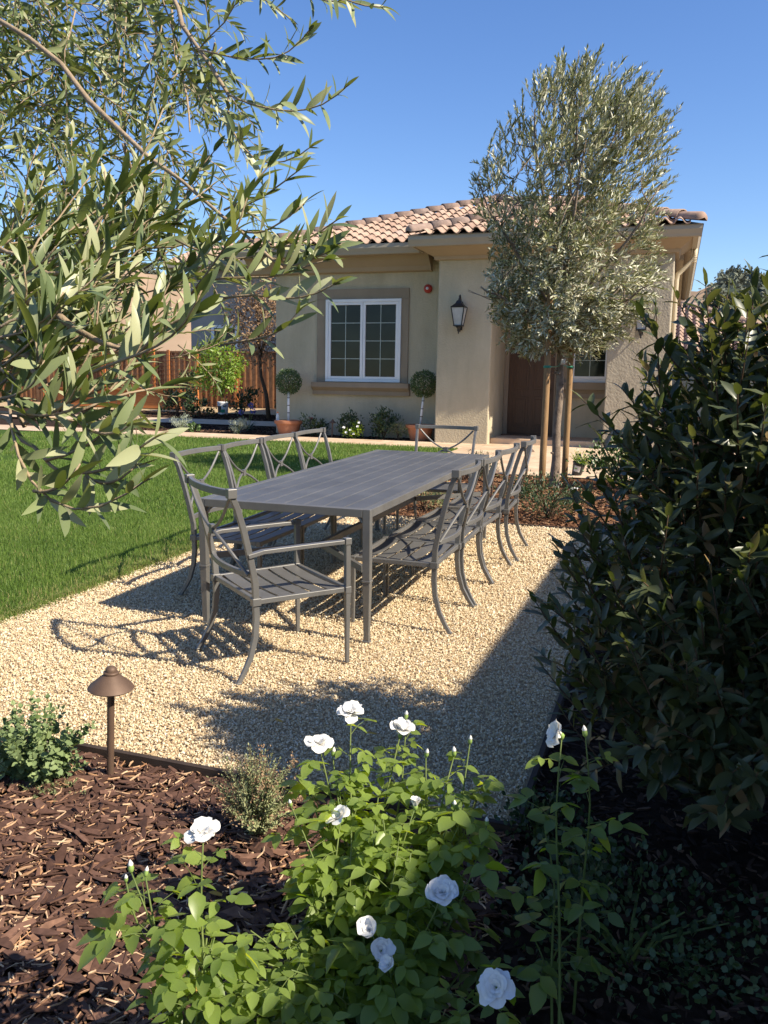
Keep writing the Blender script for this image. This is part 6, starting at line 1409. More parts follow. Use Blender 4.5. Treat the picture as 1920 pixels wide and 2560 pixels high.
([(-2.037,2.376,2.773),(-2.053,2.342,2.728),(-2.062,2.313,2.679),(-2.071,2.284,2.630),(-2.086,2.268,2.577),(-2.092,2.256,2.520)],0.0515),
([(-2.171,2.301,2.210),(-2.139,2.275,2.156),(-2.105,2.255,2.101),(-2.064,2.242,2.048),(-2.040,2.224,1.987),(-2.015,2.211,1.925)],0.0498),
([(-2.020,2.532,2.571),(-1.969,2.561,2.550),(-1.920,2.583,2.519),(-1.890,2.602,2.468),(-1.868,2.622,2.414),(-1.859,2.626,2.353)],0.0545),
([(-2.122,2.193,2.627),(-2.084,2.132,2.597),(-2.053,2.078,2.551),(-2.032,2.023,2.499),(-2.019,1.966,2.448),(-2.001,1.917,2.390)],0.0563),
([(-1.625,1.868,1.826),(-1.619,1.914,1.775),(-1.601,1.953,1.722),(-1.580,1.982,1.663),(-1.569,2.005,1.599),(-1.557,2.022,1.534)],0.0480),
([(-1.700,1.891,2.518),(-1.660,1.896,2.449),(-1.616,1.896,2.382),(-1.563,1.897,2.323),(-1.511,1.897,2.261),(-1.455,1.893,2.204)],0.0461),
([(-1.767,2.488,2.491),(-1.787,2.489,2.427),(-1.808,2.487,2.364),(-1.818,2.483,2.298),(-1.831,2.488,2.233),(-1.847,2.503,2.169)],0.0562),
([(-1.370,2.177,2.010),(-1.344,2.206,1.949),(-1.325,2.242,1.889),(-1.310,2.281,1.830),(-1.291,2.316,1.769),(-1.271,2.342,1.704)],0.0523),
([(-2.990,2.746,2.936),(-2.959,2.729,2.890),(-2.930,2.719,2.840),(-2.903,2.710,2.789),(-2.877,2.707,2.737),(-2.860,2.708,2.681)],0.0454),
([(-2.350,2.640,2.700),(-2.381,2.599,2.682),(-2.411,2.564,2.653),(-2.430,2.530,2.616),(-2.442,2.493,2.577),(-2.454,2.466,2.533)],0.0535),
([(-1.710,2.251,2.629),(-1.683,2.265,2.567),(-1.647,2.279,2.510),(-1.602,2.286,2.458),(-1.564,2.293,2.401),(-1.528,2.295,2.342)],0.0482),
([(-2.189,2.381,2.636),(-2.140,2.390,2.584),(-2.095,2.385,2.528),(-2.067,2.378,2.462),(-2.044,2.373,2.394),(-2.035,2.370,2.323)],0.0539),
([(-2.261,2.420,2.359),(-2.201,2.369,2.357),(-2.142,2.321,2.336),(-2.100,2.274,2.289),(-2.064,2.229,2.235),(-2.027,2.194,2.174)],0.0484),
([(-2.527,2.588,2.466),(-2.585,2.601,2.434),(-2.635,2.611,2.388),(-2.682,2.622,2.341),(-2.724,2.632,2.288),(-2.763,2.636,2.232)],0.0469),
([(-2.319,2.688,2.020),(-2.339,2.666,1.947),(-2.363,2.643,1.876),(-2.384,2.627,1.801),(-2.409,2.618,1.727),(-2.425,2.619,1.650)],0.0528),
([(-1.753,1.770,2.083),(-1.763,1.806,2.043),(-1.772,1.837,1.998),(-1.776,1.857,1.947),(-1.776,1.872,1.894),(-1.772,1.882,1.840)],0.0528),
([(-1.845,2.689,2.181),(-1.825,2.688,2.116),(-1.816,2.686,2.048),(-1.815,2.679,1.980),(-1.811,2.664,1.913),(-1.808,2.650,1.847)],0.0459),
([(-1.798,1.865,2.487),(-1.760,1.884,2.456),(-1.723,1.891,2.419),(-1.686,1.893,2.381),(-1.651,1.874,2.348),(-1.618,1.844,2.319)],0.0517),
([(-2.333,2.546,3.002),(-2.349,2.486,2.948),(-2.364,2.445,2.878),(-2.377,2.409,2.805),(-2.386,2.379,2.728),(-2.403,2.354,2.651)],0.0479),
([(-2.652,2.555,2.491),(-2.654,2.613,2.444),(-2.666,2.663,2.391),(-2.674,2.708,2.332),(-2.684,2.738,2.264),(-2.669,2.761,2.195)],0.0524),
([(-1.719,1.992,2.410),(-1.663,1.990,2.413),(-1.610,1.994,2.393),(-1.563,2.005,2.363),(-1.523,2.019,2.326),(-1.493,2.029,2.279)],0.0444),
([(-1.420,2.008,2.616),(-1.381,1.993,2.567),(-1.357,1.971,2.513),(-1.331,1.954,2.457),(-1.310,1.948,2.397),(-1.287,1.939,2.339)],0.0450),
([(-1.390,2.283,1.971),(-1.449,2.261,1.967),(-1.502,2.239,1.941),(-1.557,2.224,1.914),(-1.597,2.212,1.867),(-1.646,2.207,1.828)],0.0513),
([(-1.317,1.981,2.239),(-1.340,1.966,2.192),(-1.356,1.951,2.143),(-1.366,1.938,2.091),(-1.382,1.921,2.042),(-1.401,1.903,1.994)],0.0530),
([(-1.723,2.660,2.145),(-1.716,2.662,2.091),(-1.701,2.667,2.038),(-1.687,2.679,1.986),(-1.670,2.693,1.936),(-1.657,2.714,1.887)],0.0562),
([(-1.486,2.072,1.966),(-1.459,2.099,1.893),(-1.433,2.128,1.820),(-1.422,2.160,1.744),(-1.422,2.183,1.665),(-1.428,2.200,1.584)],0.0501),
([(-1.818,2.099,2.634),(-1.787,2.070,2.586),(-1.750,2.053,2.537),(-1.709,2.032,2.493),(-1.671,2.014,2.445),(-1.637,1.996,2.394)],0.0495),
([(-1.447,2.228,2.303),(-1.393,2.240,2.249),(-1.334,2.250,2.199),(-1.279,2.253,2.144),(-1.228,2.240,2.086),(-1.188,2.228,2.021)],0.0486),
([(-2.546,2.621,2.368),(-2.592,2.569,2.351),(-2.636,2.521,2.322),(-2.683,2.479,2.289),(-2.716,2.429,2.249),(-2.749,2.375,2.217)],0.0448),
([(-1.723,2.701,2.361),(-1.644,2.685,2.374),(-1.563,2.673,2.364),(-1.488,2.646,2.343),(-1.429,2.601,2.307),(-1.382,2.561,2.252)],0.0549),
([(-2.312,2.229,2.203),(-2.262,2.177,2.178),(-2.228,2.129,2.131),(-2.195,2.080,2.083),(-2.166,2.044,2.023),(-2.137,2.018,1.958)],0.0566),
([(-2.226,2.294,2.366),(-2.178,2.262,2.308),(-2.136,2.232,2.245),(-2.102,2.212,2.174),(-2.074,2.194,2.099),(-2.038,2.178,2.028)],0.0451),
([(-1.957,2.973,2.783),(-1.972,2.915,2.791),(-1.992,2.858,2.797),(-2.001,2.798,2.785),(-1.995,2.745,2.756),(-1.983,2.696,2.722)],0.0533),
([(-2.656,2.559,2.952),(-2.617,2.597,2.936),(-2.579,2.629,2.909),(-2.545,2.665,2.881),(-2.520,2.708,2.855),(-2.502,2.747,2.819)],0.0493),
([(-2.735,2.718,3.018),(-2.718,2.707,2.958),(-2.714,2.698,2.896),(-2.723,2.696,2.834),(-2.731,2.710,2.774),(-2.737,2.725,2.713)],0.0463),
([(-1.828,1.632,1.810),(-1.828,1.619,1.739),(-1.834,1.626,1.666),(-1.857,1.631,1.597),(-1.889,1.625,1.532),(-1.912,1.621,1.463)],0.0537),
([(-1.289,2.007,2.611),(-1.257,2.027,2.652),(-1.221,2.052,2.686),(-1.191,2.087,2.719),(-1.166,2.132,2.739),(-1.142,2.181,2.752)],0.0450),
([(-2.012,2.377,1.941),(-2.083,2.389,1.963),(-2.156,2.401,1.964),(-2.230,2.415,1.966),(-2.302,2.434,1.962),(-2.371,2.462,1.953)],0.0482),
([(-1.750,1.975,2.400),(-1.703,1.989,2.334),(-1.659,1.994,2.265),(-1.626,2.000,2.190),(-1.605,2.003,2.110),(-1.573,2.006,2.035)],0.0536),
([(-2.194,2.789,2.996),(-2.137,2.815,2.983),(-2.082,2.835,2.960),(-2.029,2.860,2.935),(-1.985,2.878,2.893),(-1.947,2.896,2.845)],0.0506),
([(-2.112,2.544,2.598),(-2.099,2.556,2.520),(-2.087,2.571,2.442),(-2.084,2.580,2.362),(-2.083,2.580,2.282),(-2.094,2.582,2.202)],0.0551),
([(-1.870,2.949,2.649),(-1.855,2.960,2.584),(-1.838,2.961,2.518),(-1.811,2.969,2.457),(-1.790,2.982,2.394),(-1.769,3.006,2.334)],0.0502),
([(-1.799,2.187,2.021),(-1.812,2.229,1.992),(-1.828,2.266,1.958),(-1.833,2.295,1.915),(-1.828,2.317,1.867),(-1.821,2.333,1.818)],0.0505),
([(-1.553,1.828,2.562),(-1.563,1.821,2.507),(-1.577,1.814,2.453),(-1.594,1.816,2.399),(-1.605,1.814,2.344),(-1.616,1.811,2.288)],0.0455),
([(-2.380,2.264,2.893),(-2.439,2.225,2.881),(-2.493,2.184,2.859),(-2.548,2.154,2.824),(-2.601,2.126,2.785),(-2.651,2.097,2.743)],0.0529),
([(-1.652,2.078,2.230),(-1.634,2.021,2.253),(-1.613,1.961,2.262),(-1.600,1.900,2.247),(-1.603,1.842,2.221),(-1.598,1.792,2.181)],0.0462),
([(-1.805,1.882,2.538),(-1.748,1.870,2.530),(-1.698,1.859,2.503),(-1.652,1.847,2.469),(-1.614,1.840,2.425),(-1.585,1.846,2.376)],0.0481),
([(-1.389,2.140,2.062),(-1.370,2.098,1.998),(-1.354,2.058,1.932),(-1.352,2.018,1.863),(-1.347,1.979,1.795),(-1.342,1.942,1.725)],0.0540),
([(-1.968,2.200,2.445),(-1.917,2.168,2.439),(-1.867,2.133,2.435),(-1.812,2.111,2.420),(-1.761,2.094,2.392),(-1.718,2.080,2.350)],0.0456),
([(-1.861,2.003,2.488),(-1.859,2.084,2.480),(-1.860,2.162,2.453),(-1.848,2.230,2.409),(-1.842,2.300,2.368),(-1.850,2.359,2.312)],0.0518),
([(-2.559,2.487,2.220),(-2.623,2.440,2.214),(-2.692,2.400,2.213),(-2.760,2.366,2.191),(-2.820,2.330,2.152),(-2.880,2.294,2.113)],0.0479),
([(-2.587,2.533,2.197),(-2.570,2.584,2.200),(-2.543,2.630,2.198),(-2.517,2.677,2.193),(-2.495,2.722,2.175),(-2.478,2.764,2.146)],0.0462),
([(-1.523,2.503,2.413),(-1.480,2.519,2.380),(-1.442,2.543,2.345),(-1.415,2.570,2.304),(-1.384,2.591,2.262),(-1.347,2.599,2.220)],0.0477),
([(-1.777,1.739,2.417),(-1.812,1.768,2.358),(-1.839,1.796,2.295),(-1.856,1.823,2.227),(-1.868,1.847,2.158),(-1.883,1.867,2.088)],0.0492),
([(-2.221,2.130,2.243),(-2.215,2.154,2.188),(-2.213,2.182,2.135),(-2.220,2.197,2.077),(-2.229,2.203,2.018),(-2.235,2.212,1.959)],0.0533),
([(-1.248,1.332,1.594),(-1.226,1.332,1.641),(-1.207,1.328,1.690),(-1.182,1.332,1.735),(-1.165,1.328,1.784),(-1.143,1.332,1.831)],0.0609),
([(-1.415,1.547,1.633),(-1.376,1.558,1.640),(-1.337,1.571,1.644),(-1.298,1.578,1.655),(-1.261,1.583,1.671),(-1.221,1.587,1.682)],0.0598),
([(-1.129,1.200,1.616),(-1.090,1.236,1.630),(-1.055,1.268,1.657),(-1.032,1.312,1.680),(-1.014,1.359,1.700),(-1.009,1.407,1.726)],0.0534),
([(-1.103,1.281,1.654),(-1.075,1.318,1.665),(-1.045,1.351,1.679),(-1.021,1.388,1.697),(-1.003,1.429,1.714),(-0.984,1.469,1.732)],0.0546),
([(-0.981,1.236,1.544),(-0.965,1.251,1.571),(-0.949,1.266,1.599),(-0.931,1.282,1.626),(-0.912,1.297,1.652),(-0.891,1.312,1.676)],0.0555),
([(-1.007,1.277,1.615),(-0.983,1.298,1.640),(-0.962,1.318,1.669),(-0.943,1.343,1.696),(-0.921,1.370,1.717),(-0.900,1.401,1.734)],0.0573),
([(-0.982,1.305,1.627),(-0.956,1.317,1.643),(-0.933,1.336,1.658),(-0.910,1.352,1.677),(-0.889,1.367,1.698),(-0.871,1.381,1.722)],0.0558),
([(-1.459,1.560,1.708),(-1.421,1.560,1.731),(-1.387,1.550,1.759),(-1.352,1.544,1.786),(-1.318,1.541,1.816),(-1.285,1.543,1.846)],0.0503),
([(-0.914,1.325,1.636),(-0.879,1.319,1.635),(-0.844,1.314,1.634),(-0.810,1.308,1.639),(-0.776,1.303,1.644),(-0.743,1.295,1.652)],0.0537),
([(-1.133,1.455,1.519),(-1.106,1.441,1.537),(-1.083,1.425,1.556),(-1.062,1.420,1.583),(-1.041,1.415,1.610),(-1.021,1.410,1.637)],0.0565),
([(-1.039,1.502,1.626),(-1.008,1.524,1.655),(-0.980,1.550,1.686),(-0.955,1.581,1.712),(-0.926,1.613,1.733),(-0.898,1.648,1.749)],0.0560),
([(-1.116,1.402,1.665),(-1.074,1.416,1.680),(-1.034,1.431,1.700),(-0.994,1.448,1.719),(-0.958,1.460,1.746),(-0.924,1.460,1.779)],0.0547),
([(-0.960,1.429,1.563),(-0.925,1.440,1.584),(-0.889,1.450,1.605),(-0.858,1.469,1.626),(-0.826,1.488,1.645),(-0.799,1.514,1.667)],0.0528),
([(-1.149,1.133,1.588),(-1.130,1.166,1.610),(-1.111,1.200,1.631),(-1.088,1.237,1.640),(-1.063,1.270,1.655),(-1.040,1.305,1.669)],0.0574),
([(-1.029,1.201,1.508),(-0.981,1.206,1.535),(-0.937,1.214,1.567),(-0.893,1.221,1.599),(-0.853,1.225,1.637),(-0.821,1.226,1.682)],0.0525),
([(-1.184,1.405,1.626),(-1.177,1.409,1.678),(-1.161,1.412,1.728),(-1.154,1.422,1.779),(-1.154,1.434,1.830),(-1.156,1.443,1.882)],0.0602),
([(-1.277,1.579,1.563),(-1.265,1.606,1.587),(-1.254,1.633,1.611),(-1.236,1.650,1.639),(-1.217,1.665,1.669),(-1.207,1.678,1.703)],0.0517),
([(-1.299,1.409,1.530),(-1.258,1.402,1.540),(-1.217,1.392,1.548),(-1.182,1.376,1.566),(-1.150,1.356,1.587),(-1.122,1.335,1.612)],0.0613),
([(-0.881,1.138,1.575),(-0.868,1.157,1.601),(-0.856,1.182,1.622),(-0.840,1.202,1.645),(-0.830,1.226,1.668),(-0.826,1.244,1.697)],0.0600),
([(-0.892,1.055,1.497),(-0.868,1.078,1.534),(-0.852,1.095,1.577),(-0.848,1.107,1.624),(-0.839,1.122,1.670),(-0.846,1.128,1.718)],0.0544),
([(-1.233,1.529,1.696),(-1.219,1.548,1.718),(-1.208,1.568,1.741),(-1.199,1.588,1.765),(-1.192,1.606,1.790),(-1.191,1.623,1.818)],0.0500),
([(-1.155,1.626,1.587),(-1.104,1.631,1.599),(-1.053,1.636,1.614),(-1.002,1.644,1.625),(-0.954,1.641,1.647),(-0.913,1.631,1.679)],0.0621),
([(-0.979,1.284,1.649),(-0.963,1.300,1.677),(-0.949,1.316,1.704),(-0.933,1.330,1.733),(-0.924,1.343,1.765),(-0.914,1.355,1.797)],0.0552),
([(-1.275,1.388,1.675),(-1.225,1.398,1.679),(-1.173,1.402,1.679),(-1.124,1.414,1.687),(-1.075,1.423,1.700),(-1.027,1.422,1.717)],0.0628),
([(-1.286,1.487,1.673),(-1.270,1.507,1.704),(-1.249,1.523,1.734),(-1.225,1.540,1.761),(-1.203,1.560,1.788),(-1.179,1.580,1.814)],0.0623),
([(-1.025,1.349,1.508),(-1.006,1.361,1.550),(-0.978,1.363,1.589),(-0.956,1.362,1.630),(-0.928,1.355,1.669),(-0.902,1.355,1.708)],0.0518),
([(-1.378,1.564,1.526),(-1.360,1.584,1.569),(-1.346,1.602,1.614),(-1.334,1.619,1.660),(-1.319,1.631,1.708),(-1.304,1.638,1.755)],0.0614),
([(-1.145,1.211,1.607),(-1.121,1.219,1.633),(-1.099,1.227,1.660),(-1.081,1.231,1.691),(-1.066,1.239,1.723),(-1.054,1.245,1.756)],0.0622),
([(-1.053,1.222,1.534),(-1.009,1.234,1.553),(-0.967,1.244,1.577),(-0.923,1.257,1.597),(-0.883,1.273,1.621),(-0.840,1.290,1.639)],0.0518),
([(-0.981,1.306,1.585),(-0.944,1.284,1.604),(-0.909,1.267,1.631),(-0.881,1.249,1.664),(-0.848,1.228,1.691),(-0.821,1.197,1.713)],0.0621),
([(-0.928,1.186,1.618),(-0.890,1.218,1.640),(-0.863,1.261,1.661),(-0.845,1.305,1.686),(-0.821,1.341,1.719),(-0.794,1.373,1.753)],0.0629),
([(-0.974,1.290,1.581),(-0.961,1.301,1.610),(-0.950,1.310,1.641),(-0.940,1.322,1.670),(-0.930,1.332,1.701),(-0.918,1.337,1.732)],0.0604),
([(-1.142,1.341,1.567),(-1.101,1.359,1.593),(-1.062,1.382,1.616),(-1.026,1.409,1.641),(-0.993,1.433,1.672),(-0.965,1.452,1.711)],0.0576),
([(-1.228,1.344,1.662),(-1.196,1.352,1.687),(-1.166,1.356,1.716),(-1.134,1.363,1.743),(-1.102,1.366,1.769),(-1.069,1.372,1.793)],0.0581),
([(-1.128,1.215,1.535),(-1.116,1.237,1.558),(-1.104,1.253,1.585),(-1.089,1.266,1.613),(-1.074,1.278,1.641),(-1.067,1.291,1.672)],0.0523),
([(-1.421,1.576,1.586),(-1.383,1.577,1.625),(-1.346,1.588,1.665),(-1.311,1.609,1.702),(-1.282,1.636,1.740),(-1.257,1.664,1.781)],0.0520),
([(-1.010,1.210,1.629),(-0.995,1.238,1.660),(-0.975,1.266,1.689),(-0.945,1.286,1.717),(-0.915,1.307,1.742),(-0.887,1.328,1.769)],0.0633),
([(-1.275,1.587,1.681),(-1.276,1.618,1.725),(-1.274,1.642,1.773),(-1.280,1.662,1.822),(-1.294,1.682,1.870),(-1.312,1.698,1.918)],0.0598),
([(-0.711,1.150,1.535),(-0.684,1.142,1.557),(-0.659,1.135,1.581),(-0.634,1.129,1.605),(-0.611,1.121,1.632),(-0.595,1.115,1.663)],0.0591),
([(-0.904,1.080,1.519),(-0.876,1.098,1.537),(-0.848,1.114,1.555),(-0.822,1.132,1.575),(-0.803,1.148,1.603),(-0.783,1.162,1.631)],0.0533),
([(-0.801,1.158,1.509),(-0.764,1.162,1.544),(-0.721,1.154,1.573),(-0.680,1.151,1.603),(-0.641,1.150,1.637),(-0.609,1.150,1.677)],0.0617),
([(-1.010,1.142,1.568),(-0.989,1.177,1.572),(-0.970,1.211,1.582),(-0.951,1.247,1.578),(-0.937,1.285,1.573),(-0.931,1.325,1.569)],0.0581),
([(-1.273,1.575,1.592),(-1.264,1.586,1.626),(-1.251,1.597,1.658),(-1.239,1.614,1.687),(-1.220,1.630,1.715),(-1.206,1.646,1.744)],0.0610),
([(-0.913,1.193,1.558),(-0.905,1.229,1.581),(-0.898,1.260,1.609),(-0.894,1.294,1.634),(-0.894,1.326,1.662),(-0.889,1.360,1.688)],0.0518),
([(-1.274,1.469,1.610),(-1.261,1.468,1.639),(-1.253,1.465,1.670),(-1.243,1.461,1.701),(-1.241,1.453,1.732),(-1.247,1.448,1.764)],0.0604),
([(-1.143,1.132,1.539),(-1.111,1.137,1.576),(-1.088,1.158,1.614),(-1.069,1.190,1.646),(-1.037,1.220,1.669),(-0.998,1.244,1.686)],0.0495),
([(-1.029,1.256,1.544),(-0.993,1.253,1.573),(-0.958,1.247,1.603),(-0.928,1.234,1.636),(-0.902,1.220,1.672),(-0.888,1.191,1.705)],0.0611),
([(-1.088,1.127,1.492),(-1.056,1.155,1.519),(-1.018,1.174,1.546),(-0.982,1.191,1.576),(-0.948,1.208,1.608),(-0.920,1.232,1.644)],0.0562),
([(-1.268,1.338,1.521),(-1.250,1.333,1.568),(-1.232,1.330,1.615),(-1.213,1.329,1.662),(-1.187,1.328,1.705),(-1.166,1.323,1.750)],0.0512),
([(-0.985,1.264,1.616),(-0.977,1.274,1.649),(-0.967,1.286,1.681),(-0.953,1.293,1.712),(-0.939,1.300,1.744),(-0.919,1.309,1.771)],0.0591),
([(-1.326,1.395,1.606),(-1.298,1.436,1.621),(-1.278,1.484,1.632),(-1.252,1.529,1.638),(-1.230,1.576,1.632),(-1.203,1.620,1.641)],0.0553),
([(-0.871,1.086,1.602),(-0.843,1.104,1.640),(-0.818,1.121,1.680),(-0.799,1.142,1.722),(-0.780,1.156,1.767),(-0.764,1.166,1.813)],0.0540),
([(-1.432,1.403,1.574),(-1.413,1.430,1.609),(-1.401,1.463,1.643),(-1.396,1.492,1.682),(-1.391,1.517,1.723),(-1.382,1.543,1.763)],0.0587),
([(-1.071,1.259,1.513),(-1.060,1.297,1.535),(-1.054,1.333,1.563),(-1.048,1.366,1.594),(-1.044,1.390,1.632),(-1.043,1.411,1.673)],0.0558),
([(-1.200,1.441,1.635),(-1.159,1.446,1.647),(-1.119,1.445,1.664),(-1.080,1.444,1.683),(-1.041,1.451,1.701),(-1.001,1.453,1.719)],0.0534),
([(-0.957,1.080,1.581),(-0.963,1.114,1.619),(-0.956,1.150,1.654),(-0.945,1.179,1.695),(-0.935,1.209,1.734),(-0.939,1.242,1.773)],0.0530),
([(-1.228,1.422,1.502),(-1.200,1.440,1.520),(-1.174,1.462,1.538),(-1.148,1.486,1.552),(-1.123,1.509,1.572),(-1.102,1.529,1.596)],0.0551),
([(-1.276,1.355,1.587),(-1.262,1.388,1.592),(-1.249,1.421,1.595),(-1.233,1.452,1.603),(-1.216,1.481,1.614),(-1.204,1.508,1.634)],0.0498),
([(-1.460,1.545,1.626),(-1.430,1.573,1.660),(-1.404,1.600,1.698),(-1.386,1.620,1.745),(-1.368,1.647,1.788),(-1.347,1.665,1.834)],0.0495),
([(-0.997,1.502,1.644),(-0.972,1.498,1.688),(-0.946,1.493,1.731),(-0.924,1.492,1.777),(-0.895,1.497,1.819),(-0.864,1.509,1.857)],0.0528),
([(-0.960,0.945,1.395),(-0.946,0.973,1.413),(-0.929,1.000,1.428),(-0.911,1.026,1.444),(-0.893,1.054,1.455),(-0.872,1.081,1.464)],0.0593),
([(-0.961,1.097,1.386),(-0.936,1.107,1.399),(-0.913,1.118,1.416),(-0.892,1.130,1.434),(-0.869,1.143,1.450),(-0.845,1.154,1.464)],0.0550),
([(-0.687,0.856,1.364),(-0.670,0.882,1.377),(-0.656,0.911,1.386),(-0.646,0.943,1.391),(-0.639,0.976,1.396),(-0.632,1.008,1.403)],0.0526),
([(-0.885,1.027,1.413),(-0.863,1.032,1.433),(-0.843,1.042,1.451),(-0.832,1.050,1.476),(-0.824,1.064,1.501),(-0.818,1.077,1.526)],0.0520),
([(-0.914,0.892,1.395),(-0.892,0.894,1.419),(-0.875,0.897,1.447),(-0.858,0.901,1.474),(-0.844,0.893,1.503),(-0.828,0.887,1.531)],0.0522),
([(-0.799,0.996,1.354),(-0.774,1.013,1.375),(-0.756,1.028,1.404),(-0.740,1.041,1.435),(-0.724,1.050,1.467),(-0.704,1.055,1.498)],0.0520),
([(-0.875,0.947,1.415),(-0.854,0.936,1.439),(-0.834,0.928,1.465),(-0.816,0.911,1.489),(-0.798,0.897,1.515),(-0.788,0.883,1.544)],0.0610),
([(-0.803,0.930,1.385),(-0.788,0.946,1.411),(-0.774,0.964,1.435),(-0.755,0.981,1.457),(-0.737,0.999,1.480),(-0.720,1.019,1.500)],0.0552),
([(-1.108,1.080,1.492),(-1.087,1.105,1.502),(-1.065,1.126,1.515),(-1.042,1.143,1.533),(-1.024,1.167,1.548),(-1.005,1.191,1.562)],0.0620),
([(-0.864,0.857,1.344),(-0.837,0.853,1.360),(-0.810,0.855,1.375),(-0.783,0.854,1.391),(-0.755,0.849,1.403),(-0.727,0.845,1.416)],0.0617),
([(-0.804,0.852,1.448),(-0.787,0.863,1.467),(-0.763,0.864,1.483),(-0.739,0.871,1.498),(-0.716,0.878,1.513),(-0.693,0.880,1.529)],0.0516),
([(-0.850,0.857,1.422),(-0.825,0.877,1.444),(-0.801,0.895,1.469),(-0.779,0.908,1.499),(-0.753,0.917,1.526),(-0.726,0.920,1.554)],0.0556),
([(-1.002,1.009,1.442),(-0.993,1.029,1.471),(-0.983,1.054,1.496),(-0.976,1.076,1.524),(-0.963,1.100,1.548),(-0.957,1.124,1.575)],0.0619),
([(-0.975,0.979,1.346),(-0.967,0.982,1.375),(-0.964,0.989,1.404),(-0.965,0.997,1.434),(-0.971,1.006,1.462),(-0.976,1.010,1.492)],0.0575),
([(-0.920,1.095,1.356),(-0.887,1.097,1.371),(-0.854,1.099,1.383),(-0.820,1.098,1.396),(-0.790,1.098,1.415),(-0.762,1.102,1.437)],0.0641),
([(-0.836,0.910,1.393),(-0.815,0.927,1.409),(-0.791,0.946,1.421),(-0.769,0.965,1.434),(-0.748,0.985,1.447),(-0.723,0.999,1.463)],0.0590),
([(-0.855,1.050,1.457),(-0.837,1.047,1.491),(-0.814,1.039,1.520),(-0.793,1.028,1.550),(-0.773,1.015,1.580),(-0.745,1.005,1.605)],0.0531),
([(-0.940,1.076,1.465),(-0.927,1.099,1.478),(-0.917,1.127,1.483),(-0.906,1.152,1.496),(-0.893,1.176,1.509),(-0.885,1.202,1.522)],0.0631),
([(-0.747,0.895,1.455),(-0.742,0.914,1.481),(-0.734,0.932,1.507),(-0.726,0.949,1.534),(-0.719,0.966,1.561),(-0.709,0.981,1.588)],0.0556),
([(-0.934,0.964,1.418),(-0.911,0.988,1.435),(-0.888,1.014,1.449),(-0.863,1.039,1.462),(-0.843,1.069,1.474),(-0.819,1.094,1.487)],0.0621),
([(-0.868,0.910,1.408),(-0.834,0.908,1.422),(-0.804,0.903,1.442),(-0.776,0.902,1.466),(-0.748,0.898,1.490),(-0.718,0.898,1.510)],0.0639),
([(-0.814,0.972,1.449),(-0.791,0.979,1.470),(-0.770,0.984,1.493),(-0.751,0.997,1.517),(-0.732,1.007,1.540),(-0.711,1.017,1.563)],0.0599),
([(-1.057,1.042,1.408),(-1.042,1.053,1.441),(-1.030,1.058,1.476),(-1.022,1.061,1.513),(-1.009,1.058,1.549),(-0.998,1.055,1.585)],0.0526),
([(-0.818,0.880,1.439),(-0.793,0.899,1.463),(-0.775,0.915,1.494),(-0.759,0.932,1.526),(-0.737,0.951,1.553),(-0.711,0.968,1.577)],0.0531),
([(-0.966,1.061,1.390),(-0.950,1.069,1.426),(-0.939,1.081,1.461),(-0.919,1.090,1.494),(-0.900,1.105,1.525),(-0.877,1.118,1.555)],0.0554),
([(-1.052,1.020,1.444),(-1.032,1.035,1.461),(-1.016,1.047,1.485),(-0.999,1.063,1.507),(-0.979,1.078,1.524),(-0.956,1.093,1.540)],0.0644),
([(-0.754,0.897,1.360),(-0.738,0.896,1.387),(-0.721,0.900,1.412),(-0.710,0.907,1.440),(-0.701,0.909,1.469),(-0.698,0.911,1.500)],0.0575),
([(-0.920,0.901,1.395),(-0.896,0.916,1.403),(-0.874,0.934,1.410),(-0.851,0.952,1.418),(-0.829,0.970,1.424),(-0.808,0.989,1.430)],0.0583),
([(-0.774,0.825,1.416),(-0.744,0.825,1.436),(-0.713,0.824,1.457),(-0.685,0.820,1.480),(-0.656,0.821,1.502),(-0.625,0.820,1.521)],0.0512),
([(-0.790,0.818,1.452),(-0.763,0.828,1.470),(-0.733,0.838,1.479),(-0.706,0.848,1.497),(-0.676,0.855,1.507),(-0.645,0.862,1.517)],0.0531),
([(-0.803,0.823,1.378),(-0.793,0.850,1.401),(-0.781,0.879,1.420),(-0.765,0.906,1.440),(-0.749,0.933,1.459),(-0.736,0.964,1.474)],0.0651),
([(-0.872,1.100,1.414),(-0.847,1.100,1.429),(-0.823,1.094,1.447),(-0.806,1.082,1.469),(-0.788,1.072,1.491),(-0.771,1.066,1.516)],0.0542),
([(-0.885,0.967,1.347),(-0.856,0.991,1.347),(-0.826,1.013,1.342),(-0.794,1.034,1.340),(-0.767,1.060,1.338),(-0.745,1.091,1.338)],0.0570),
([(-0.970,0.985,1.439),(-0.935,0.970,1.453),(-0.903,0.953,1.468),(-0.876,0.928,1.480),(-0.850,0.898,1.487),(-0.821,0.872,1.493)],0.0539),
([(-1.198,1.668,1.453),(-1.178,1.698,1.470),(-1.165,1.725,1.495),(-1.158,1.754,1.521),(-1.159,1.782,1.548),(-1.154,1.813,1.573)],0.0495),
([(-1.321,2.023,1.463),(-1.290,2.038,1.470),(-1.261,2.053,1.481),(-1.232,2.063,1.498),(-1.201,2.066,1.513),(-1.175,2.073,1.536)],0.0548),
([(-1.258,1.984,1.470),(-1.232,2.006,1.481),(-1.203,2.026,1.491),(-1.173,2.038,1.506),(-1.140,2.050,1.517),(-1.108,2.058,1.530)],0.0429),
([(-1.358,2.041,1.521),(-1.320,2.051,1.533),(-1.281,2.063,1.537),(-1.243,2.074,1.544),(-1.204,2.086,1.542),(-1.166,2.098,1.535)],0.0440),
([(-1.462,1.968,1.462),(-1.432,1.964,1.491),(-1.399,1.957,1.516),(-1.365,1.959,1.541),(-1.328,1.966,1.560),(-1.290,1.968,1.578)],0.0539),
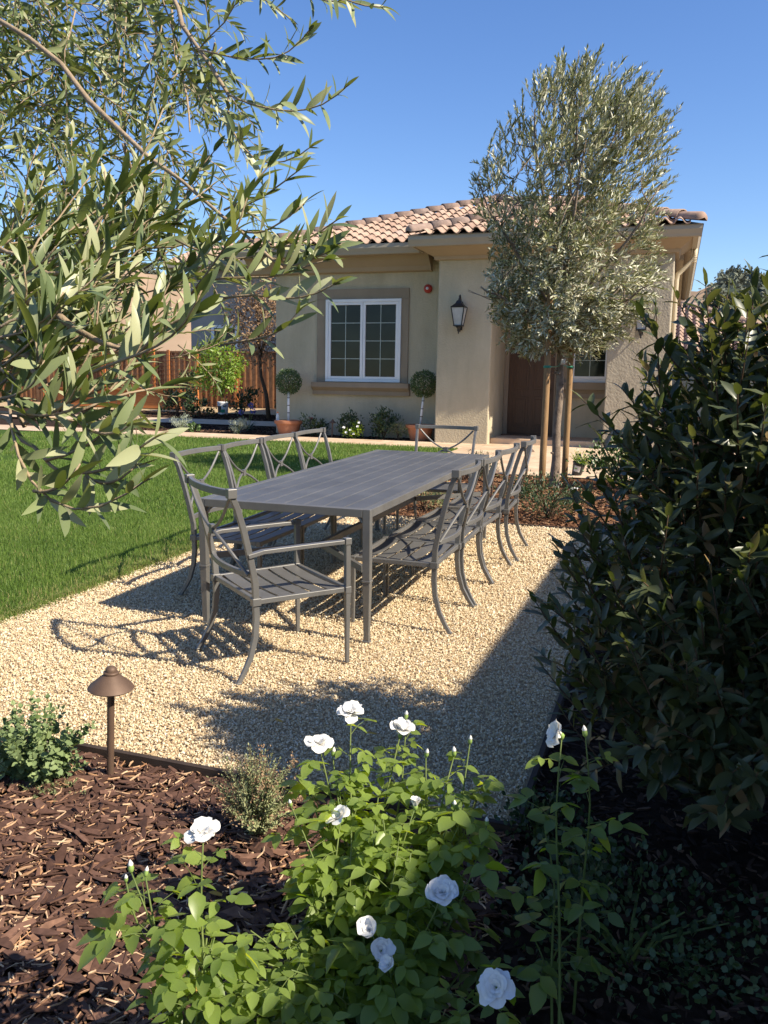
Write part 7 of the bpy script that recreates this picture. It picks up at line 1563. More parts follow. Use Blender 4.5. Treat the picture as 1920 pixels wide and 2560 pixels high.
([(-1.199,1.873,1.493),(-1.177,1.880,1.476),(-1.154,1.879,1.460),(-1.135,1.883,1.440),(-1.115,1.887,1.420),(-1.099,1.889,1.397)],0.0465),
([(-1.435,1.929,1.504),(-1.407,1.925,1.518),(-1.382,1.919,1.537),(-1.354,1.911,1.552),(-1.328,1.903,1.568),(-1.301,1.892,1.581)],0.0485),
([(-1.471,1.985,1.481),(-1.442,1.999,1.497),(-1.413,2.017,1.507),(-1.387,2.035,1.524),(-1.364,2.058,1.539),(-1.341,2.080,1.556)],0.0545),
([(-1.237,1.660,1.430),(-1.226,1.674,1.400),(-1.218,1.689,1.370),(-1.209,1.693,1.338),(-1.206,1.693,1.303),(-1.203,1.696,1.269)],0.0487),
([(-1.421,1.918,1.432),(-1.393,1.924,1.405),(-1.360,1.931,1.384),(-1.323,1.933,1.372),(-1.286,1.943,1.363),(-1.250,1.960,1.360)],0.0445)]

# ------------------------------------------------------------------ foreground olive (its trunk stands left of the frame)
def olive_near():
    rg = np.random.default_rng(21)
    t = empty('olive_tree', (-3.05, 1.15, gz(1.15) - 0.05)); tag(t, 'large olive tree whose leafy boughs hang in from the upper left', 'tree')
    ox, oy, oz = t.location
    def loc(o): o.location = (-ox, -oy, -oz); return o
    tr = MB()
    tr.tube([(-3.05, 1.15, -0.2), (-3.04, 1.16, 0.3), (-3.0, 1.2, 0.9), (-2.93, 1.25, 1.5), (-2.8, 1.35, 2.0), (-2.7, 1.4, 2.6), (-2.75, 1.5, 3.3)], [.12, .095, .085, .08, .07, .055, .03], 14)
    loc(tr.build('trunk', M['bark_olive'], t, smooth=True))
    lm = MB(); hubs = [np.array(p) for p in ((-2.95, 1.23, 1.2), (-2.86, 1.3, 1.75), (-2.75, 1.38, 2.3), (-2.72, 1.45, 2.9))]
    for li, (pts, r0, r1) in enumerate(OLIVE_LIMBS):
        pts = [np.array(p) for p in pts]
        hub = min(hubs, key=lambda q: np.linalg.norm(q - pts[0]) + (2 if q[2] > pts[0][2] + 0.25 else 0))
        mid = (hub * 0.5 + pts[0] * 0.5) + np.array([0, 0, 0.06])
        al = [hub, hub * .75 + mid * .25 + np.array([0, 0, .02]), mid] + pts
        rad = list(np.linspace(r0 * 1.9, r0 * 1.1, 3)) + list(np.linspace(r0, r1, len(pts)))
        if li == 1: al, rad = al[3:], rad[3:]
        wob = [p + rg.normal(0, r0 * 0.55, 3) for p in al]
        lm.tube(wob, [r * rg.uniform(0.85, 1.18) for r in rad], 8)
    loc(lm.build('limb', M['twig_olive'], t, smooth=True))
    tw = MB(); lv = Leaves()
    for pts, leaf in OLIVE_TWIGS:
        pts = np.array(pts)
        n = len(pts)
        tw.tube(pts, list(np.linspace(.0021, .0010, n)), 5)
        twig_leaves(lv, pts, leaf, spacing=(.0205 if pts[0][1] > 1.5 else .0245), ang=35, asp=rg.uniform(.175, .225), upb=.26, rng=rg, jit=.22)
    # the rest of the crown, towards the trunk
    for k in range(90):
        p = np.array([-2.7, 1.6, 2.35]) + rg.normal(0, 1, 3) * np.array([.42, .5, .5])
        d = unit(rg.normal(0, 1, 3) + np.array([.3, .2, -.1])); L = rg.uniform(.25, .4)
        pts = [p + d * L * s + np.array([0, 0, -.12 * L * s * s]) for s in np.linspace(0, 1, 5)]
        tw.tube(pts, list(np.linspace(.0022, .001, 5)), 4); twig_leaves(lv, pts, .055, spacing=.026, rng=rg)
    tag(loc(tw.build('twig', M['twig_olive'], t, smooth=True)), kind='stuff')
    loc(lv.build('foliage', M['olive'], t, seg=6, shape=LANCE, curl=.16, fold=.30, rng=rg))
olive_near()

# ------------------------------------------------------------------ staked olive
def olive_staked():
    rg = np.random.default_rng(31)
    X0, Y0_, Z0 = -1.37, 10.77, gz(10.77) - 0.03
    t = empty('olive_tree', (X0, Y0_, Z0)); tag(t, 'young silvery olive tree tied to two stakes before the porch', 'tree')
    def loc(o): o.location = (-X0, -Y0_, -Z0); return o
    b = MB()
    tz = [Z0 - .1, Z0 + .04, .5, .9, 1.3, 1.7, 2.1, 2.6]
    tx = [X0, X0, -1.36, -1.372, -1.352, -1.368, -1.35, -1.38]
    b.tube([(x, Y0_ + .01 * math.sin(z * 4), z) for x, z in zip(tx, tz)], [.085, .070, .054, .050, .047, .044, .041, .036], 14)
    for k in range(7):
        z = rg.uniform(.5, 2.1); a = rg.uniform(3.3, 6.0); b.lathe([(.012, -.012), (.028, 0.0), (.012, .014)], 8, (X0 + .048 * math.cos(a), Y0_ + .048 * math.sin(a), z))
    loc(b.build('trunk', M['bark_olive'], t, smooth=True))
    zs = [1.85, 2.2, 2.7, 3.3, 3.75, 4.15, 4.55, 4.82, 5.08]; xl = [-2.0, -2.25, -2.38, -2.34, -2.66, -2.50, -2.22, -2.08, -1.85]; xr = [-.72, -.42, -.22, -.25, -.18, -.12, -.2, -.3, -.62]
    def env(z): return np.interp(z, zs, xl), np.interp(z, zs, xr)
    lm = MB(); tips = []
    lim = [((-1.38, 10.77, 2.55), (-1.5, 10.7, 3.2), (-1.75, 10.6, 4.1), (-1.8, 10.55, 4.7)), ((-1.38, 10.77, 2.5), (-1.2, 10.8, 3.3), (-.95, 10.8, 4.1), (-.75, 10.85, 4.7)),
           ((-1.38, 10.77, 2.6), (-1.4, 10.9, 3.4), (-1.35, 11.0, 4.3), (-1.3, 11.0, 4.9)), ((-1.36, 10.77, 2.2), (-1.75, 10.6, 2.75), (-2.2, 10.4, 3.4), (-2.4, 10.3, 3.9)),
           ((-1.36, 10.77, 2.15), (-1.0, 10.6, 2.7), (-.55, 10.45, 3.2), (-.3, 10.4, 3.7)), ((-1.36, 10.77, 2.3), (-1.3, 10.4, 2.9), (-1.2, 10.05, 3.5), (-1.1, 9.95, 4.2)),
           ((-1.36, 10.77, 2.3), (-1.5, 11.2, 2.9), (-1.6, 11.5, 3.5), (-1.6, 11.6, 4.2)), ((-1.36, 10.77, 2.0), (-1.75, 10.55, 2.3), (-2.1, 10.4, 2.5), (-2.3, 10.3, 2.6)), ((-1.36, 10.77, 2.05), (-.95, 10.6, 2.3), (-.6, 10.5, 2.45), (-.35, 10.4, 2.6))]
    for l in lim:
        pts = np.array(l); ss = np.linspace(0, 1, 9); k = np.linspace(0, 1, 4)
        pp = np.stack([np.interp(ss, k, pts[:, i]) for i in range(3)], 1); pp[1:-1] = .25 * pp[:-2] + .5 * pp[1:-1] + .25 * pp[2:]
        pp += rg.normal(0, .012, pp.shape)
        lm.tube(pp, list(np.linspace(.032, .007, 9)), 7)
        for _ in range(9):
            i = rg.integers(2, 8); a = pp[i]; d = unit(rg.normal(0, 1, 3) + np.array([0, 0, .5])); L = rg.uniform(.35, .8)
            q = [a, a + d * L * .5 + np.array([0, 0, .03]), a + d * L + np.array([.05, 0, .10])]
            lm.tube(q, [.009, .006, .003], 5)
    loc(lm.build('limb', M['bark_olive'], t, smooth=True))
    tw = MB(); lv = Leaves(); n = 0; N = 1800
    clump = np.stack([rg.uniform(-2.6, -.2, 64), rg.uniform(9.8, 11.7, 64), rg.uniform(1.95, 5.0, 64)], 1)
    while n < N:
        z = rg.uniform(1.85, 5.08); a, e = env(z); cx, rx = (a + e) / 2, (e - a) / 2
        ang = rg.uniform(0, 6.283); rr = rg.random() ** .5
        x = cx + rx * .97 * rr * math.cos(ang); y = Y0_ + rx * .92 * rr * math.sin(ang)
        p = np.array([x, y, z])
        dmin = np.min(np.linalg.norm((clump - p) * np.array([1, 1, 1.0]), axis=1))
        if dmin > (.32 if z > 3.3 else .42) and rg.random() < (.80 if z > 3.3 else .9): continue
        up = np.clip((z - 2.6) / 2.0, -.25, 1.15)
        out = np.array([math.cos(ang), math.sin(ang), 0]) * rr
        d = unit(out * .75 + np.array([.30, .05, .95 * up]) + rg.normal(0, .33, 3)); L = rg.uniform(.20, .44)
        s = np.linspace(0, 1, 4)[:, None]
        pts = p + d * L * (s - .6) + np.array([.10, 0, -.10 if up < .3 else .03]) * L * s * s
        # keep the outline ragged but inside the crown
        tw.tube(pts, list(np.linspace(.0035, .0015, 4)), 3, cap=False)
        twig_leaves(lv, pts, .092, spacing=.027, ang=36, asp=.25, upb=.2 + .25 * up, rng=rg, jit=.34, flip=(.65 if up > .2 else .35))
        n += 1
    tag(loc(tw.build('twig', M['twig_olive'], t)), kind='stuff')
    loc(lv.build('foliage', M['olive_far'], t, seg=2, shape=LANCE, curl=.08, fold=.2, rng=rg))
olive_staked()

M['tie'] = mat_plain('green_tie', (0.02, 0.20, 0.12), rough=0.5)
def stakes():
    g = 'wooden tree stakes'
    for (x, y, top, lb) in ((-1.455, 10.25, 2.55, 'round wooden stake left of the olive trunk'), (-1.30, 11.25, 2.6, 'round wooden stake right of the olive trunk')):
        z = gz(y) - .03
        s = empty('tree_stake', (x, y, z)); tag(s, lb, 'stake', g)
        b = MB(); b.tube([(0, 0, -.1), (.002, 0, .5), (.004, 0, 1.2), (.004, 0, top - z - .03), (.004, 0, top - z)], [.041, .041, .040, .039, .034], 14); b.build('pole', M['stake'], s, smooth=True)
        c = MB(); c.lathe([(.043, 1.52), (.047, 1.525), (.047, 1.545), (.043, 1.55)], 14, (.004, 0, 0))
        c.tube([(.04, 0, 1.535), ((-1.37 - x) * .6, (10.77 - y) * .6, 1.545), ((-1.37 - x), (10.77 - y) - .07, 1.56)], .006, 5)
        c.build('tie', M['tie'], s)
stakes()
def trunk_label():
    o = MB(); o.add([(-.025, 0, -.03), (.03, -.012, -.025), (.035, -.004, .04), (-.02, -.016, .035), (.0, -.03, .0)], [(0, 1, 4), (1, 2, 4), (2, 3, 4), (3, 0, 4)])
    ob = o.build('plant_label', M['white_vinyl']); ob.location = (-1.325, 10.68, 1.72); tag(ob, 'crumpled white label on the olive trunk at the green ties', 'label')
    m = ob.modifiers.new('s', 'SOLIDIFY'); m.thickness = .002
    o = MB(); o.add([(-.05, -.02, 0), (.05, -.03, .004), (.055, .03, .02), (-.045, .03, .006), (0, 0, .03)], [(0, 1, 4), (1, 2, 4), (2, 3, 4), (3, 0, 4)])
    ob = o.build('litter', M['white_vinyl']); ob.location = (-1.10, 10.55, gz(10.55)); tag(ob, 'crumpled white tag lying on the mulch right of the olive trunk', 'litter')
    m = ob.modifiers.new('s', 'SOLIDIFY'); m.thickness = .002
trunk_label()

# ------------------------------------------------------------------ laurel
def laurel():
    rg = np.random.default_rng(41)
    t = empty('bay_laurel', (.75, 2.9, gz(2.9) - .05)); tag(t, 'big dark bay laurel bush filling the right side, upper leaves sunlit', 'shrub')
    ox, oy, oz = t.location
    def loc(o): o.location = (-ox, -oy, -oz); return o
    lobes = [((.84, 2.95, .80), (1.05, .64, .86), 1.0), ((.24, 2.80, 1.14), (.35, .44, .46), .42), ((.10, 2.72, .62), (.37, .36, .50), .44), ((.54, 2.85, 1.28), (.44, .44, .36), .36), ((1.3, 2.9, 1.2), (.55, .5, .5), .25), ((.30, 2.62, .50), (.42, .30, .45), .28)]
    wts = np.array([l[2] for l in lobes]); wts /= wts.sum()
    st = MB(); lv = Leaves(); inner = Leaves()
    for k in range(900):
        c, r, _ = lobes[rg.choice(len(lobes), p=wts)]; c = np.array(c); r = np.array(r)
        d = unit(rg.normal(0, 1, 3)); d[1] -= .25; d = unit(d)
        p = c + d * r * rg.uniform(.62, .95)
        if p[2] < .12: continue
        out = unit(d / r); g = unit(out * .8 + np.array([0, 0, .75]) + rg.normal(0, .3, 3)); L = rg.uniform(.14, .26)
        s = np.linspace(0, 1, 4)[:, None]; pts = p + g * L * s + np.array([0, 0, .15]) * L * s * s
        st.tube(pts, [.0032, .0028, .0022, .0016], 5)
        twig_leaves(lv, pts, .084, spacing=.018, ang=52, asp=.315, start=.02, upb=.12, pair=False, rng=rg, jit=.2)
    # long shoots that break the outline
    for p, g, L in (((-.04, 2.75, 1.40), (-.12, 0, 1), .24), ((.12, 2.7, 1.45), (.05, 0, 1), .22), ((.24, 2.65, 1.36), (.12, -.1, 1), .16), ((.38, 2.7, 1.50), (.0, 0, 1), .18), ((-.08, 2.6, 1.05), (-.5, -.1, .8), .22), ((-.16, 2.6, .78), (-.75, 0, .65), .20), ((-.22, 2.55, .56), (-.7, 0, .8), .22), ((-.18, 2.5, .40), (-.75, 0, .7), .20), ((-.12, 2.5, .26), (-.7, -.1, .75), .20), ((-.02, 2.65, 1.2), (-.35, 0, 1), .2), ((-.12, 2.62, .92), (-.6, 0, .8), .2)):
        p = np.array(p); g = unit(np.array(g)); s = np.linspace(0, 1, 5)[:, None]; pts = p + g * L * s + np.array([0, 0, .08]) * L * s * s
        st.tube(pts, [.0034, .003, .0026, .002, .0015], 5); twig_leaves(lv, pts, .078, spacing=.024, ang=45, asp=.36, start=.05, upb=.15, pair=False, rng=rg)
    n = 4200
    cs = rg.choice(len(lobes), n, p=wts); C = np.array([lobes[i][0] for i in cs]); Rr = np.array([lobes[i][1] for i in cs])
    d = unit(rg.normal(0, 1, (n, 3))); P = C + d * Rr * (rg.uniform(.3, .88, n)[:, None]); k = P[:, 2] > .05; P, d = P[k], d[k]
    lv.add(P, d * .7 + np.array([0, 0, .4]) + rg.normal(0, .6, P.shape), d * .5 + np.array([0, 0, .6]) + rg.normal(0, .5, P.shape), .078 * rg.uniform(.7, 1.2, len(P)), .028)
    for k in range(26):
        a = rg.uniform(0, 6.28); e = rg.uniform(.2, .8)
        tip = np.array([.75 + 1.0 * e * math.cos(a), 2.9 + .55 * e * math.sin(a), rg.uniform(.8, 1.55)]); base = np.array([.75 + .25 * math.cos(a), 2.9 + .12 * math.sin(a), -.12])
        st.tube([base, base * .6 + tip * .4 + np.array([0, 0, .1]), tip], [.013, .009, .004], 6)
    loc(st.build('stem', M['stem_brown'], t, smooth=True))
    loc(lv.build('foliage', M['laurel'], t, seg=5, shape=LANCE, curl=.14, fold=.35, wave=.05, rng=rg))
laurel()

# ------------------------------------------------------------------ roses
def rose_flower(parent, p, axis, size, openness, rg, name='flower'):
    axis = unit(np.array(axis, float)); ref = unit(np.cross(axis, [.3, .9, .2])); ref2 = np.cross(axis, ref)
    V = []; Q = []; b = 0; nu, nv = 6, 5
    rings = [(5, 1.0, 1.05), (6, .84, .82), (5, .66, .58), (4, .52, .36), (3, .38, .18)]
    off = rg.uniform(0, 6.28)
    for ri, (n, ls, op) in enumerate(rings):
        for k in range(n):
            a = off + ri * .9 + k * 6.283 / n + rg.normal(0, .12)
            th = R(84) * op * openness * rg.uniform(.68, 1.25) + R(8)
            L = size * .5 * (ls * rg.uniform(.9, 1.1)) * (1.0 + .35 * (1 - openness)); W = L * rg.uniform(.70, .95)
            rad = ref * math.cos(a) + ref2 * math.sin(a); tan = -ref * math.sin(a) + ref2 * math.cos(a)
            pos = np.array(p) + rad * size * .02 + axis * (-.02 * size + .012 * ri * size)
            rfx = rg.uniform(.2, .9); cup = rg.uniform(.22, .5) * (1.45 - openness); wv = rg.uniform(-2.2, 2.2, 2)
            cur = pos.copy()
            for i in range(nu):
                s = i / (nu - 1)
                ph = th * (.35 + .75 * s) + rfx * max(0, s - .65) * 2.2
                if i: cur = cur + (axis * math.cos(ph) + rad * math.sin(ph)) * (L / (nu - 1))
                nrm = axis * math.sin(ph) - rad * math.cos(ph)
                w = W * .5 * (.25 + .85 * math.sin(math.pi * min(1, s * .62 + .08))) * (1 if i < nu - 1 else .62)
                for j in range(nv):
                    q = (j - (nv - 1) / 2) / ((nv - 1) / 2)
                    notch = -.06 * L * (q * q) * s if i == nu - 1 else 0
                    pt = cur + tan * w * q + nrm * (cup * w * q * q + .05 * L * wv[0] * s * q + .04 * L * wv[1] * s * math.sin(q * 3.1)) + (axis * math.cos(ph) + rad * math.sin(ph)) * notch
                    V.append(pt)
            for i in range(nu - 1):
                for j in range(nv - 1): Q.append((b + i*nv + j, b + i*nv + j + 1, b + (i+1)*nv + j + 1, b + (i+1)*nv + j))
            b += nu * nv
    V = np.array(V); o = bulk(name, V, [np.array(Q)], M['petal'], parent, rnd=rg.random(len(V)), smooth=True)
    return o

def bud(t, loc, p, axis, L):
    mb_s, mb_p = MB(), MB()
    axis = unit(np.array(axis, float)); p = np.array(p)
    pts = [p + axis * L * t for t in (0, .12, .35, .62, .85, 1.0)]
    mb_s.tube(pts[:5], [.0022, L * .20, L * .25, L * .20, L * .09], 8)
    mb_p.tube([p + axis * L * t for t in (.55, .7, .88, 1.06)], [L * .205, L * .215, L * .13, L * .02], 8)
    o = loc(mb_s.build('bud', M['sepal'], t, smooth=True)); mb_p.build('petals', M['petal'], o, smooth=True)

def compound(lv, st, p, d, rg, size=.045, r=None):
    d = unit(np.array(d)); L = size * 1.7
    side = unit(np.cross(d, [0, 0, 1.0]) + 1e-6); up = np.cross(side, d)
    e = p + d * L + np.array([0, 0, -.12 * L])
    st.tube([p, p + d * L * .5 + np.array([0, 0, .03 * L]), e], [.0011, .0009, .0007], 4, cap=False)
    P = [e]; A = [d + np.array([0, 0, -.55]) + rg.normal(0, .2, 3)]; Ls = [size * rg.uniform(.95, 1.15)]
    for t, k in ((.92, .92), (.45, .78)):
        for s in (-1, 1):
            P.append(p + d * L * t); A.append(d * .45 + side * s + np.array([0, 0, -.35]) + rg.normal(0, .22, 3)); Ls.append(size * k * rg.uniform(.85, 1.1))
    n = len(P); N = np.tile(up, (n, 1)) + np.array([0, 0, .4]) + d * .35 + rg.normal(0, .38, (n, 3))
    base = rg.random() if r is None else r
    lv.add(P, A, N, np.array(Ls), np.array(Ls) * rg.uniform(.58, .70), np.clip(base + rg.normal(0, .10, n), 0, 1))

def rose_bush(base, label, flowers, buds, canes, seed, size=.052, step=.042):
    rg = np.random.default_rng(seed)
    t = empty('rose_bush', (base[0], base[1], gz(base[1]) - .05)); tag(t, label, 'rose bush')
    ox, oy, oz = t.location
    def loc(o): o.location = (-ox, -oy, -oz); return o
    st = MB(); lv = Leaves(); sp = MB(); pt = MB()
    B = np.array([ox, oy, oz])
    def cane(tip, leaf0=.25, step=step, r0=.0042, toptight=0.0, young=.0):
        tip = np.array(tip); h = tip[2] - oz
        b0 = B + np.array([rg.normal(0, .05), rg.normal(0, .05), -.02])
        m1 = b0 * .62 + tip * .38 + np.array([rg.normal(0, .02), rg.normal(0, .02), .08 * h]); m2 = b0 * .25 + tip * .75 + np.array([rg.normal(0, .012), rg.normal(0, .012), .03 * h])
        k = np.array([0, .38, .75, 1.0]); s = np.linspace(0, 1, 9); c = np.stack([np.interp(s, k, np.array([b0, m1, m2, tip])[:, i]) for i in range(3)], 1); c[1:-1] = .25 * c[:-2] + .5 * c[1:-1] + .25 * c[2:]
        st.tube(c, list(np.linspace(r0, .0016, 9)), 6)
        T = np.linalg.norm(np.diff(c, axis=0), axis=1).sum(); n = max(2, int(T * (1 - leaf0) / step)); ph = rg.uniform(0, 6.28)
        for i in range(n):
            f = leaf0 + (1 - leaf0 - toptight) * (i + .5) / n
            p = np.array([np.interp(f, s, c[:, j]) for j in range(3)]); ph += 2.4 + rg.normal(0, .3)
            d = np.array([math.cos(ph), math.sin(ph), rg.uniform(.1, .75)])
            compound(lv, st, p, d, rg, size * rg.uniform(.62, 1.12) * (1 if f < .85 else .82), r=np.clip(.14 + .95 * max(0, f - .30) / .70 * rg.uniform(.45, 1.1) + rg.normal(0, .08) + young, 0, 1))  # low leaves darker: shade inside the bush put into colour, with bright new growth
        return c
    for p, ax, sz, op in flowers:
        cane(np.array(p) - unit(np.array(ax)) * sz * .06, toptight=.05, step=step * .72)
        sp = MB(); sp.lathe([(.002, -.012), (.006, -.004), (.007, .002), (.004, .006)], 8, tuple(np.array(p) - unit(np.array(ax)) * sz * .05))
        fo = loc(rose_flower(t, p, ax, sz, op, rg)); sp.build('calyx', M['sepal'], fo, smooth=True)
    for p, L in buds:
        cane(p, toptight=.06, step=step * .8); bud(t, loc, p, (rg.normal(0, .15), rg.normal(0, .15), 1), L)
    for c, r, n in canes:
        for k in range(n):
            d = unit(rg.normal(0, 1, 3)); d[2] = abs(d[2]) * .9 - .25
            tip = np.array(c) + d * np.array(r) * rg.uniform(.55, 1.0)
            if tip[2] < .02: tip[2] = .04
            cane(tip, young=rg.normal(0, .1))
    loc(st.build('stem', M['stem_green'], t, smooth=True))
    loc(lv.build('foliage', M['rose_leaf'], t, seg=4, shape=OVATE, curl=.12, fold=.28, rng=rg))
    return t
rose_bush((-.55, 1.62), 'white rose bush with many blooms, largest of the near roses, at the bottom centre',
    [((-.73, 1.91, .565), (.05, -.25, 1), .082, 1.0), ((-.785, 1.835, .50), (-.05, -.15, 1), .078, .95), ((-.62, 1.99, .495), (.2, .05, 1), .078, .62),
     ((-.525, 1.505, .27), (-.1, -.6, .8), .062, .45), ((-.39, 1.57, .345), (.1, -.5, .9), .076, .62), ((-.245, 1.44, .265), (-.1, -.75, .65), .080, .85),
     ((-.52, 1.80, .405), (0, 0, 1), .036, .25), ((-.69, 1.74, .37), (-.4, -.3, .8), .07, .9), ((-.47, 1.47, .23), (-.3, -.6, .8), .04, .5), ((-.50, 1.50, .235), (.3, -.4, .5), .06, .8)],
    [((-.615, 2.02, .525), .022), ((-.755, 1.85, .47), .024), ((-.53, 1.92, .475), .024), ((-.46, 1.93, .485), .026), ((-.425, 1.95, .515), .022), ((-.43, 1.83, .40), .022), ((-.345, 1.80, .39), .022), ((-.80, 1.70, .40), .02)],
    [((-.56, 1.66, .16), (.28, .26, .24), 16), ((-.70, 1.84, .36), (.15, .12, .12), 8), ((-.47, 1.88, .36), (.14, .10, .11), 7), ((-.58, 1.76, .33), (.17, .12, .12), 7), ((-.66, 1.42, .10), (.26, .20, .22), 16), ((-.78, 1.56, .14), (.12, .12, .16), 6)], 51)
rose_bush((-.78, 1.30), 'small white rose bush with one wide bloom and three upright buds at the lower left',
    [((-.872, 1.422, .462), (-.05, -.2, 1), .082, 1.0)],
    [((-.985, 1.33, .405), .026), ((-.995, 1.325, .385), .018), ((-.955, 1.335, .40), .02)],
    [((-.83, 1.36, .16), (.11, .10, .2), 5)], 53)
rose_bush((-.18, 1.82), 'lone tall white rose on a thin stem before the dark laurel',
    [((-.193, 1.845, .618), (-.75, -.35, .35), .075, .85)],
    [((-.138, 1.862, .615), .026), ((-.22, 1.90, .34), .018)],
    [((-.16, 1.88, .10), (.12, .10, .12), 2)], 55, step=.075)

# ------------------------------------------------------------------ near bed herbs
M['rock'] = mat_noise('rock', [(0.3, (0.12, 0.11, 0.10)), (0.7, (0.24, 0.22, 0.20))], scale=9, rough=0.95, bump=0.8, bscale=30)
def herb_near():
    rg = np.random.default_rng(61)
    t = empty('herb', (-2.17, 2.36, gz(2.4) - .05)); tag(t, 'round-leaved green herb spilling over a grey rock at the left edge', 'herb')
    lv = Leaves(); st = MB()
    for k in range(110):
        a = rg.uniform(0, 6.28); e = rg.uniform(.1, 1)
        tip = np.array([.25 * e * math.cos(a), .13 * e * math.sin(a) - .03, rg.uniform(.06, .30)])
        if k < 4: tip = np.array([-.01 + .03 * k, .02, .33 - .02 * k])
        elif k < 8: tip = np.array([.16 + .03 * (k - 4), .05, .20 + .02 * (k - 4)])
        pts = np.array([(tip[0] * .2, tip[1] * .2, -.02), tip * np.array([.6, .6, .55]), tip]); s = np.linspace(0, 1, 6); pts = np.stack([np.interp(s, [0, .5, 1], pts[:, i]) for i in range(3)], 1)
        st.tube(pts, list(np.linspace(.0022, .001, 6)), 4)
        twig_leaves(lv, pts, .030, spacing=.020, ang=65, asp=.8, upb=.2, start=.2, rng=rg)
    lv.build('foliage', M['herb'], t, seg=3, shape=ROUND, curl=.1, fold=.2, rng=rg); st.build('stem', M['stem_green'], t)
    # sprawling patch of yellowing stems
    d = empty('herb', (-2.06, 2.30, gz(2.3) - .05)); tag(d, 'yellowing creeping herb between the rock and the near path light', 'herb')
    lv = Leaves(); st = MB()
    for k in range(40):
        p = np.array([rg.normal(0, .06), rg.normal(0, .025), 0]); v = np.array([rg.normal(0, 1), rg.normal(0, .6), rg.uniform(.3, 1)]); v = unit(v) * rg.uniform(.05, .11)
        pts = np.array([p, p + v * .5, p + v]); st.tube(pts, .0008, 3); twig_leaves(lv, pts, .016, spacing=.012, ang=55, asp=.5, rng=rg, start=.3)
    lv.build('foliage', M['sage'], d, seg=2, shape=OVATE, rng=rg); st.build('stem', M['stem_green'], d)
herb_near()
def rock():
    rg = np.random.default_rng(5)
    bm_v = []; n = 14; m = 9
    for j in range(m + 1):
        th = math.pi * j / m
        for i in range(n):
            ph = 2 * math.pi * i / n
            v = np.array([math.sin(th) * math.cos(ph), math.sin(th) * math.sin(ph), math.cos(th)])
            v = np.sign(v) * np.abs(v) ** .6
            k = 1 + .10 * math.sin(3 * ph + j) + .07 * math.sin(5 * th + 2 * i)
            bm_v.append(v * k * np.array([.075, .05, .085]))
    q = [(j*n+i, (j+1)*n+i, (j+1)*n+(i+1) % n, j*n+(i+1) % n) for j in range(m) for i in range(n)]
    o = bulk('rock', np.array(bm_v), [np.array(q)], M['rock'], smooth=True); o.location = (-2.14, 2.42, -.03); o.rotation_euler = (.1, .2, .3)
    tag(o, 'grey rock mostly hidden by the round-leaved herb', 'rock')
rock()
def sage_near():
    rg = np.random.default_rng(71)
    t = empty('dry_shrub', (-1.20, 2.28, gz(2.2) - .05)); tag(t, 'small grey-green shrub with dried brown flower heads at the mulch edge', 'shrub')
    lv = Leaves(); dl = Leaves(); st = MB()
    for k in range(170):
        a = rg.uniform(0, 6.28); e = rg.uniform(.1, 1)
        tip = np.array([.17 * e * math.cos(a), .13 * e * math.sin(a), rg.uniform(.12, .33) * (1.1 - .3 * e)])
        s = np.linspace(0, 1, 5)[:, None]; pts = tip * s * np.array([1, 1, 1]) + np.array([0, 0, .03]) * s * (1 - s) * 4
        st.tube(pts, list(np.linspace(.0018, .0008, 5)), 4); twig_leaves(lv, pts, .016, spacing=.0085, ang=55, asp=.42, start=.3, upb=.3, rng=rg)
        if rg.random() < .25:
            p = tip + rg.normal(0, .010, (26, 3)); dl.add(p, rg.normal(0, 1, p.shape) + np.array([0, 0, .5]), rg.normal(0, 1, p.shape), .009, .005)
    lv.build('foliage', M['sage_light'], t, seg=2, shape=OVATE, rng=rg); dl.build('flower_head', M['dry'], t, seg=2, shape=OVATE, rng=rg); st.build('stem', M['stem_brown'], t)
sage_near()
shrub('ground_cover', (-.02, 2.12, gz(2.1) - .05), .34, .22, 1500, .022, .75, M['dark_shrub'], M['stem_green'], 'low small-leaved plant in deep shade at the foot of the laurel', 'herb', shape=ROUND, clumps=30, cs=.22)
shrub('ground_cover', (-.33, 2.62, gz(2.6) - .05), .13, .16, 420, .02, .7, M['dark_shrub'], M['stem_green'], 'little grey-green plant beside the right edging board in shade', 'herb', shape=ROUND, clumps=14, cs=.22)

M['yellow_leaf'] = mat_leaf('fallen_leaf', [(0.0, (0.50, 0.24, 0.03)), (1.0, (0.62, 0.42, 0.08))], [(0.0, (0.50, 0.24, 0.03)), (1.0, (0.62, 0.42, 0.08))], trans=.2, rough=.6)
def fallen():
    P = [(-1.18, 1.95, -.01, 'yellow fallen leaf on the mulch left of the wide white bloom'), (-.95, 2.12, .0, 'orange fallen leaf on mulch beside the dry shrub'), (-1.46, 3.02, .02, 'green-yellow fallen leaf alone on the sunny gravel'), (-1.05, 3.05, .02, 'fallen leaf on the shaded gravel behind the roses'), (-1.02, 1.62, -.015, 'small orange fallen leaf below the upright rose buds')]
    for i, (x, y, dz, lb) in enumerate(P):
        V, q, rv = leaf_mesh([(0, 0, 0)], [(math.cos(i * 1.3), math.sin(i * 1.3) * .5, .12)], [(0.1, -.2, 1)], .05, .014, seg=5, curl=.2, fold=.4)
        o = bulk('fallen_leaf', V, [q], M['yellow_leaf'], rnd=rv, smooth=True); o.location = (x, y, gz(y) + dz); tag(o, lb, 'fallen leaf', 'fallen leaves')
fallen()

